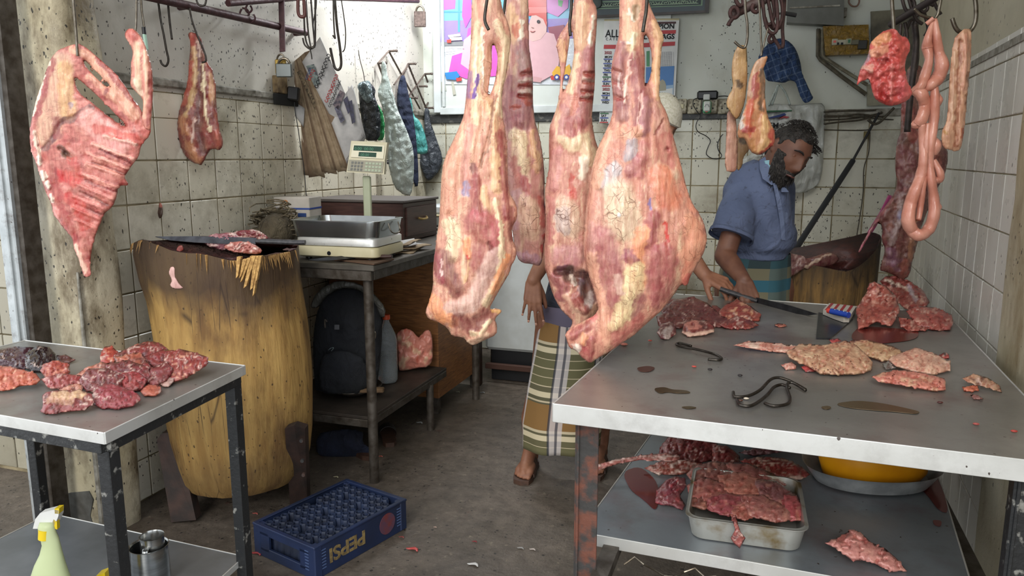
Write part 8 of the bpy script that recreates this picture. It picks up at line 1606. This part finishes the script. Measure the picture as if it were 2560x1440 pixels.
def mug(name, label, px, ytop, w, ybot, D, hside, parent=None):
    c0 = aD(px, ybot, D); c1 = aD(px, ytop, D); r = w/2*D/FPX; h = c1.z-c0.z; t = thing(name, label, 'mug', tuple(c0))
    MB().lathe([(0, 0), (r*.97, 0), (r, .004), (r*.97, h*.97), (r*1.03, h), (r*1.0, h), (r*.94, h*.96), (r*.96, .006), (0, .005)], (0, 0, 0), 40).obj('cup', M['brushed'], t, 35)
    if hside: MB().tube(spline([Vector((0, 0, 0))+HR*(-r*.95)+Zv*h*.86, HR*(-r*1.5)+Zv*h*.93, HR*(-r*1.75)+Zv*h*.6, HR*(-r*1.5)+Zv*h*.28, HR*(-r*.97)+Zv*h*.10]), .010, 8, flat=.35).obj('handle', M['brushed'], t, 'all')
    else: MB().tube(spline([HR*(-r*.1)-HD*r*1.0+Zv*h*.7, -HD*r*1.35+Zv*h*.6, -HD*r*1.3+Zv*h*.1, -HD*r*1.0+Zv*h*.0]), .009, 8, flat=.35).obj('handle', M['brushed'], t, 'all')
    return t
mug('steel_mug', 'large stainless steel mug with a handle on the left lower shelf', 379, 1362, 98, 1445, 2.0, True)
mug('steel_cup', 'small stainless steel cup standing inside the large mug', 385, 1338, 62, 1405, 2.0, False)
o = MB().prism([aD(240, 1440, 1.86), aD(262, 1432, 1.86), aD(265, 1512, 1.86), aD(236, 1512, 1.86)], HD*.03).obj('yellow_tip', yl, None); tag(o, 'yellow plastic tip poking up at the bottom edge between bottle and mug', 'plastic')
# floor scraps
for i, (x, y, s_, c_, lb) in enumerate(((1028, 1380, .018, '#a84440', 'curled red scrap on the floor in front of the crate'), (1047, 1060, .014, '#9a9c9a', 'white paper scrap on the floor under the bench'), (1205, 984, .012, '#8c8e8c', 'pale scrap by the far desk leg'), (1185, 1358, .008, '#7a2024', 'small dark red bit on the floor right of the crate'), (1002, 1347, .009, '#7a3a34', 'brown red bit on the floor at the crate corner'), (1180, 1418, .016, '#b4b2ae', 'crumpled white bit at the bottom of the floor'), (950, 1144, .009, '#a8584a', 'orange bit beside the desk leg foot'), (1087, 1321, .005, '#c0a090', 'tiny pink bit in the middle of the floor'), (636, 1288, .010, '#a05048', 'pink scrap at the left corner of the crate'), (637, 1390, .016, '#8c2a2c', 'red scrap under the left corner of the crate'), (1144, 982, .009, '#b4b4a0', 'cream bit near the cabinet foot'), (1330, 1378, .009, '#b5a9a0', 'pale bone chip on the floor left of the counter leg'), (838, 1196, .010, '#b5ac8c', 'small yellowish flake on the floor behind the crate'), (1300, 1375, .010, '#8a8884', 'grey chip on the floor near the bone chip'))):
    p = aZ(x, y, 0); b = MB(); q = [p+Vector((s_*math.cos(a)*1.3, s_*math.sin(a)*.8, .003+s_*.35*abs(math.sin(a*1.5)))) for a in [.2+2.6*k/5 for k in range(6)]]; b.tube(q, [s_*.15, s_*.32, s_*.42, s_*.36, s_*.3, s_*.1], 8, flat=.6); tag(b.obj('floor_scrap', plain('scrap%d' % i, c_, .4), None, 'all'), lb, 'scrap')
o = swell('wall_scrap', '398,505 405,510 408,530 404,545 397,546 390,530 396,522', depth(aX(400, 530, XL+.01)), k=.4, hmax=5, base='#3a1c1c', step=2, vein=0, feats=[('401,508', 7, '#c06a5c', 0, 0)]); tag(o, 'small dark scrap stuck on the left wall tiles', 'scrap')
MB().cyl((-1.95, 3.85, 2.78), (-1.95, 4.75, 2.78), .018, n=12).obj('lamp_tube', (lambda t: t.done('#ffffff', .5, 0, None, Emission_Color=(1, 1, 1, 1), Emission_Strength=2))(NT('lamp_glass')), None, True); tag(bpy.data.objects['lamp_tube'], 'fluorescent tube lamp above the left wall near the corner', 'lamp')

for t_ in (pa, pb_):
    nest(t_, ('collar', 'placket', 'pocket', 'sleeve_hem'), 'shirt'); nest(t_, ('fingernails', 'eyelids', 'lips', 'eyebrows'), 'body'); nest(t_, ('waistband',), 'sarong'); nest(t_, ('sandal_strap', 'strap_buckle'), 'sandal_sole')
nest(dr, ('brass_pull',), 'drawer_front'); nest(sc, ('key',), 'keypad_panel'); nest(sc, ('display_digits',), 'display_window'); nest(ty, ('handle',), 'basin'); nest(cr, ('lettering', 'round_logo', 'corner_ribs'), 'shell'); nest(bp, ('tag', 'pull_tab', 'emblem'), 'front_pocket'); nest(tr, ('stain', 'blood_film'), 'tabletop')
for t_ in [o for o in C.objects if o.name.startswith('wall_socket')]: nest(t_, ('pin_hole', 'switch'), 'plate')
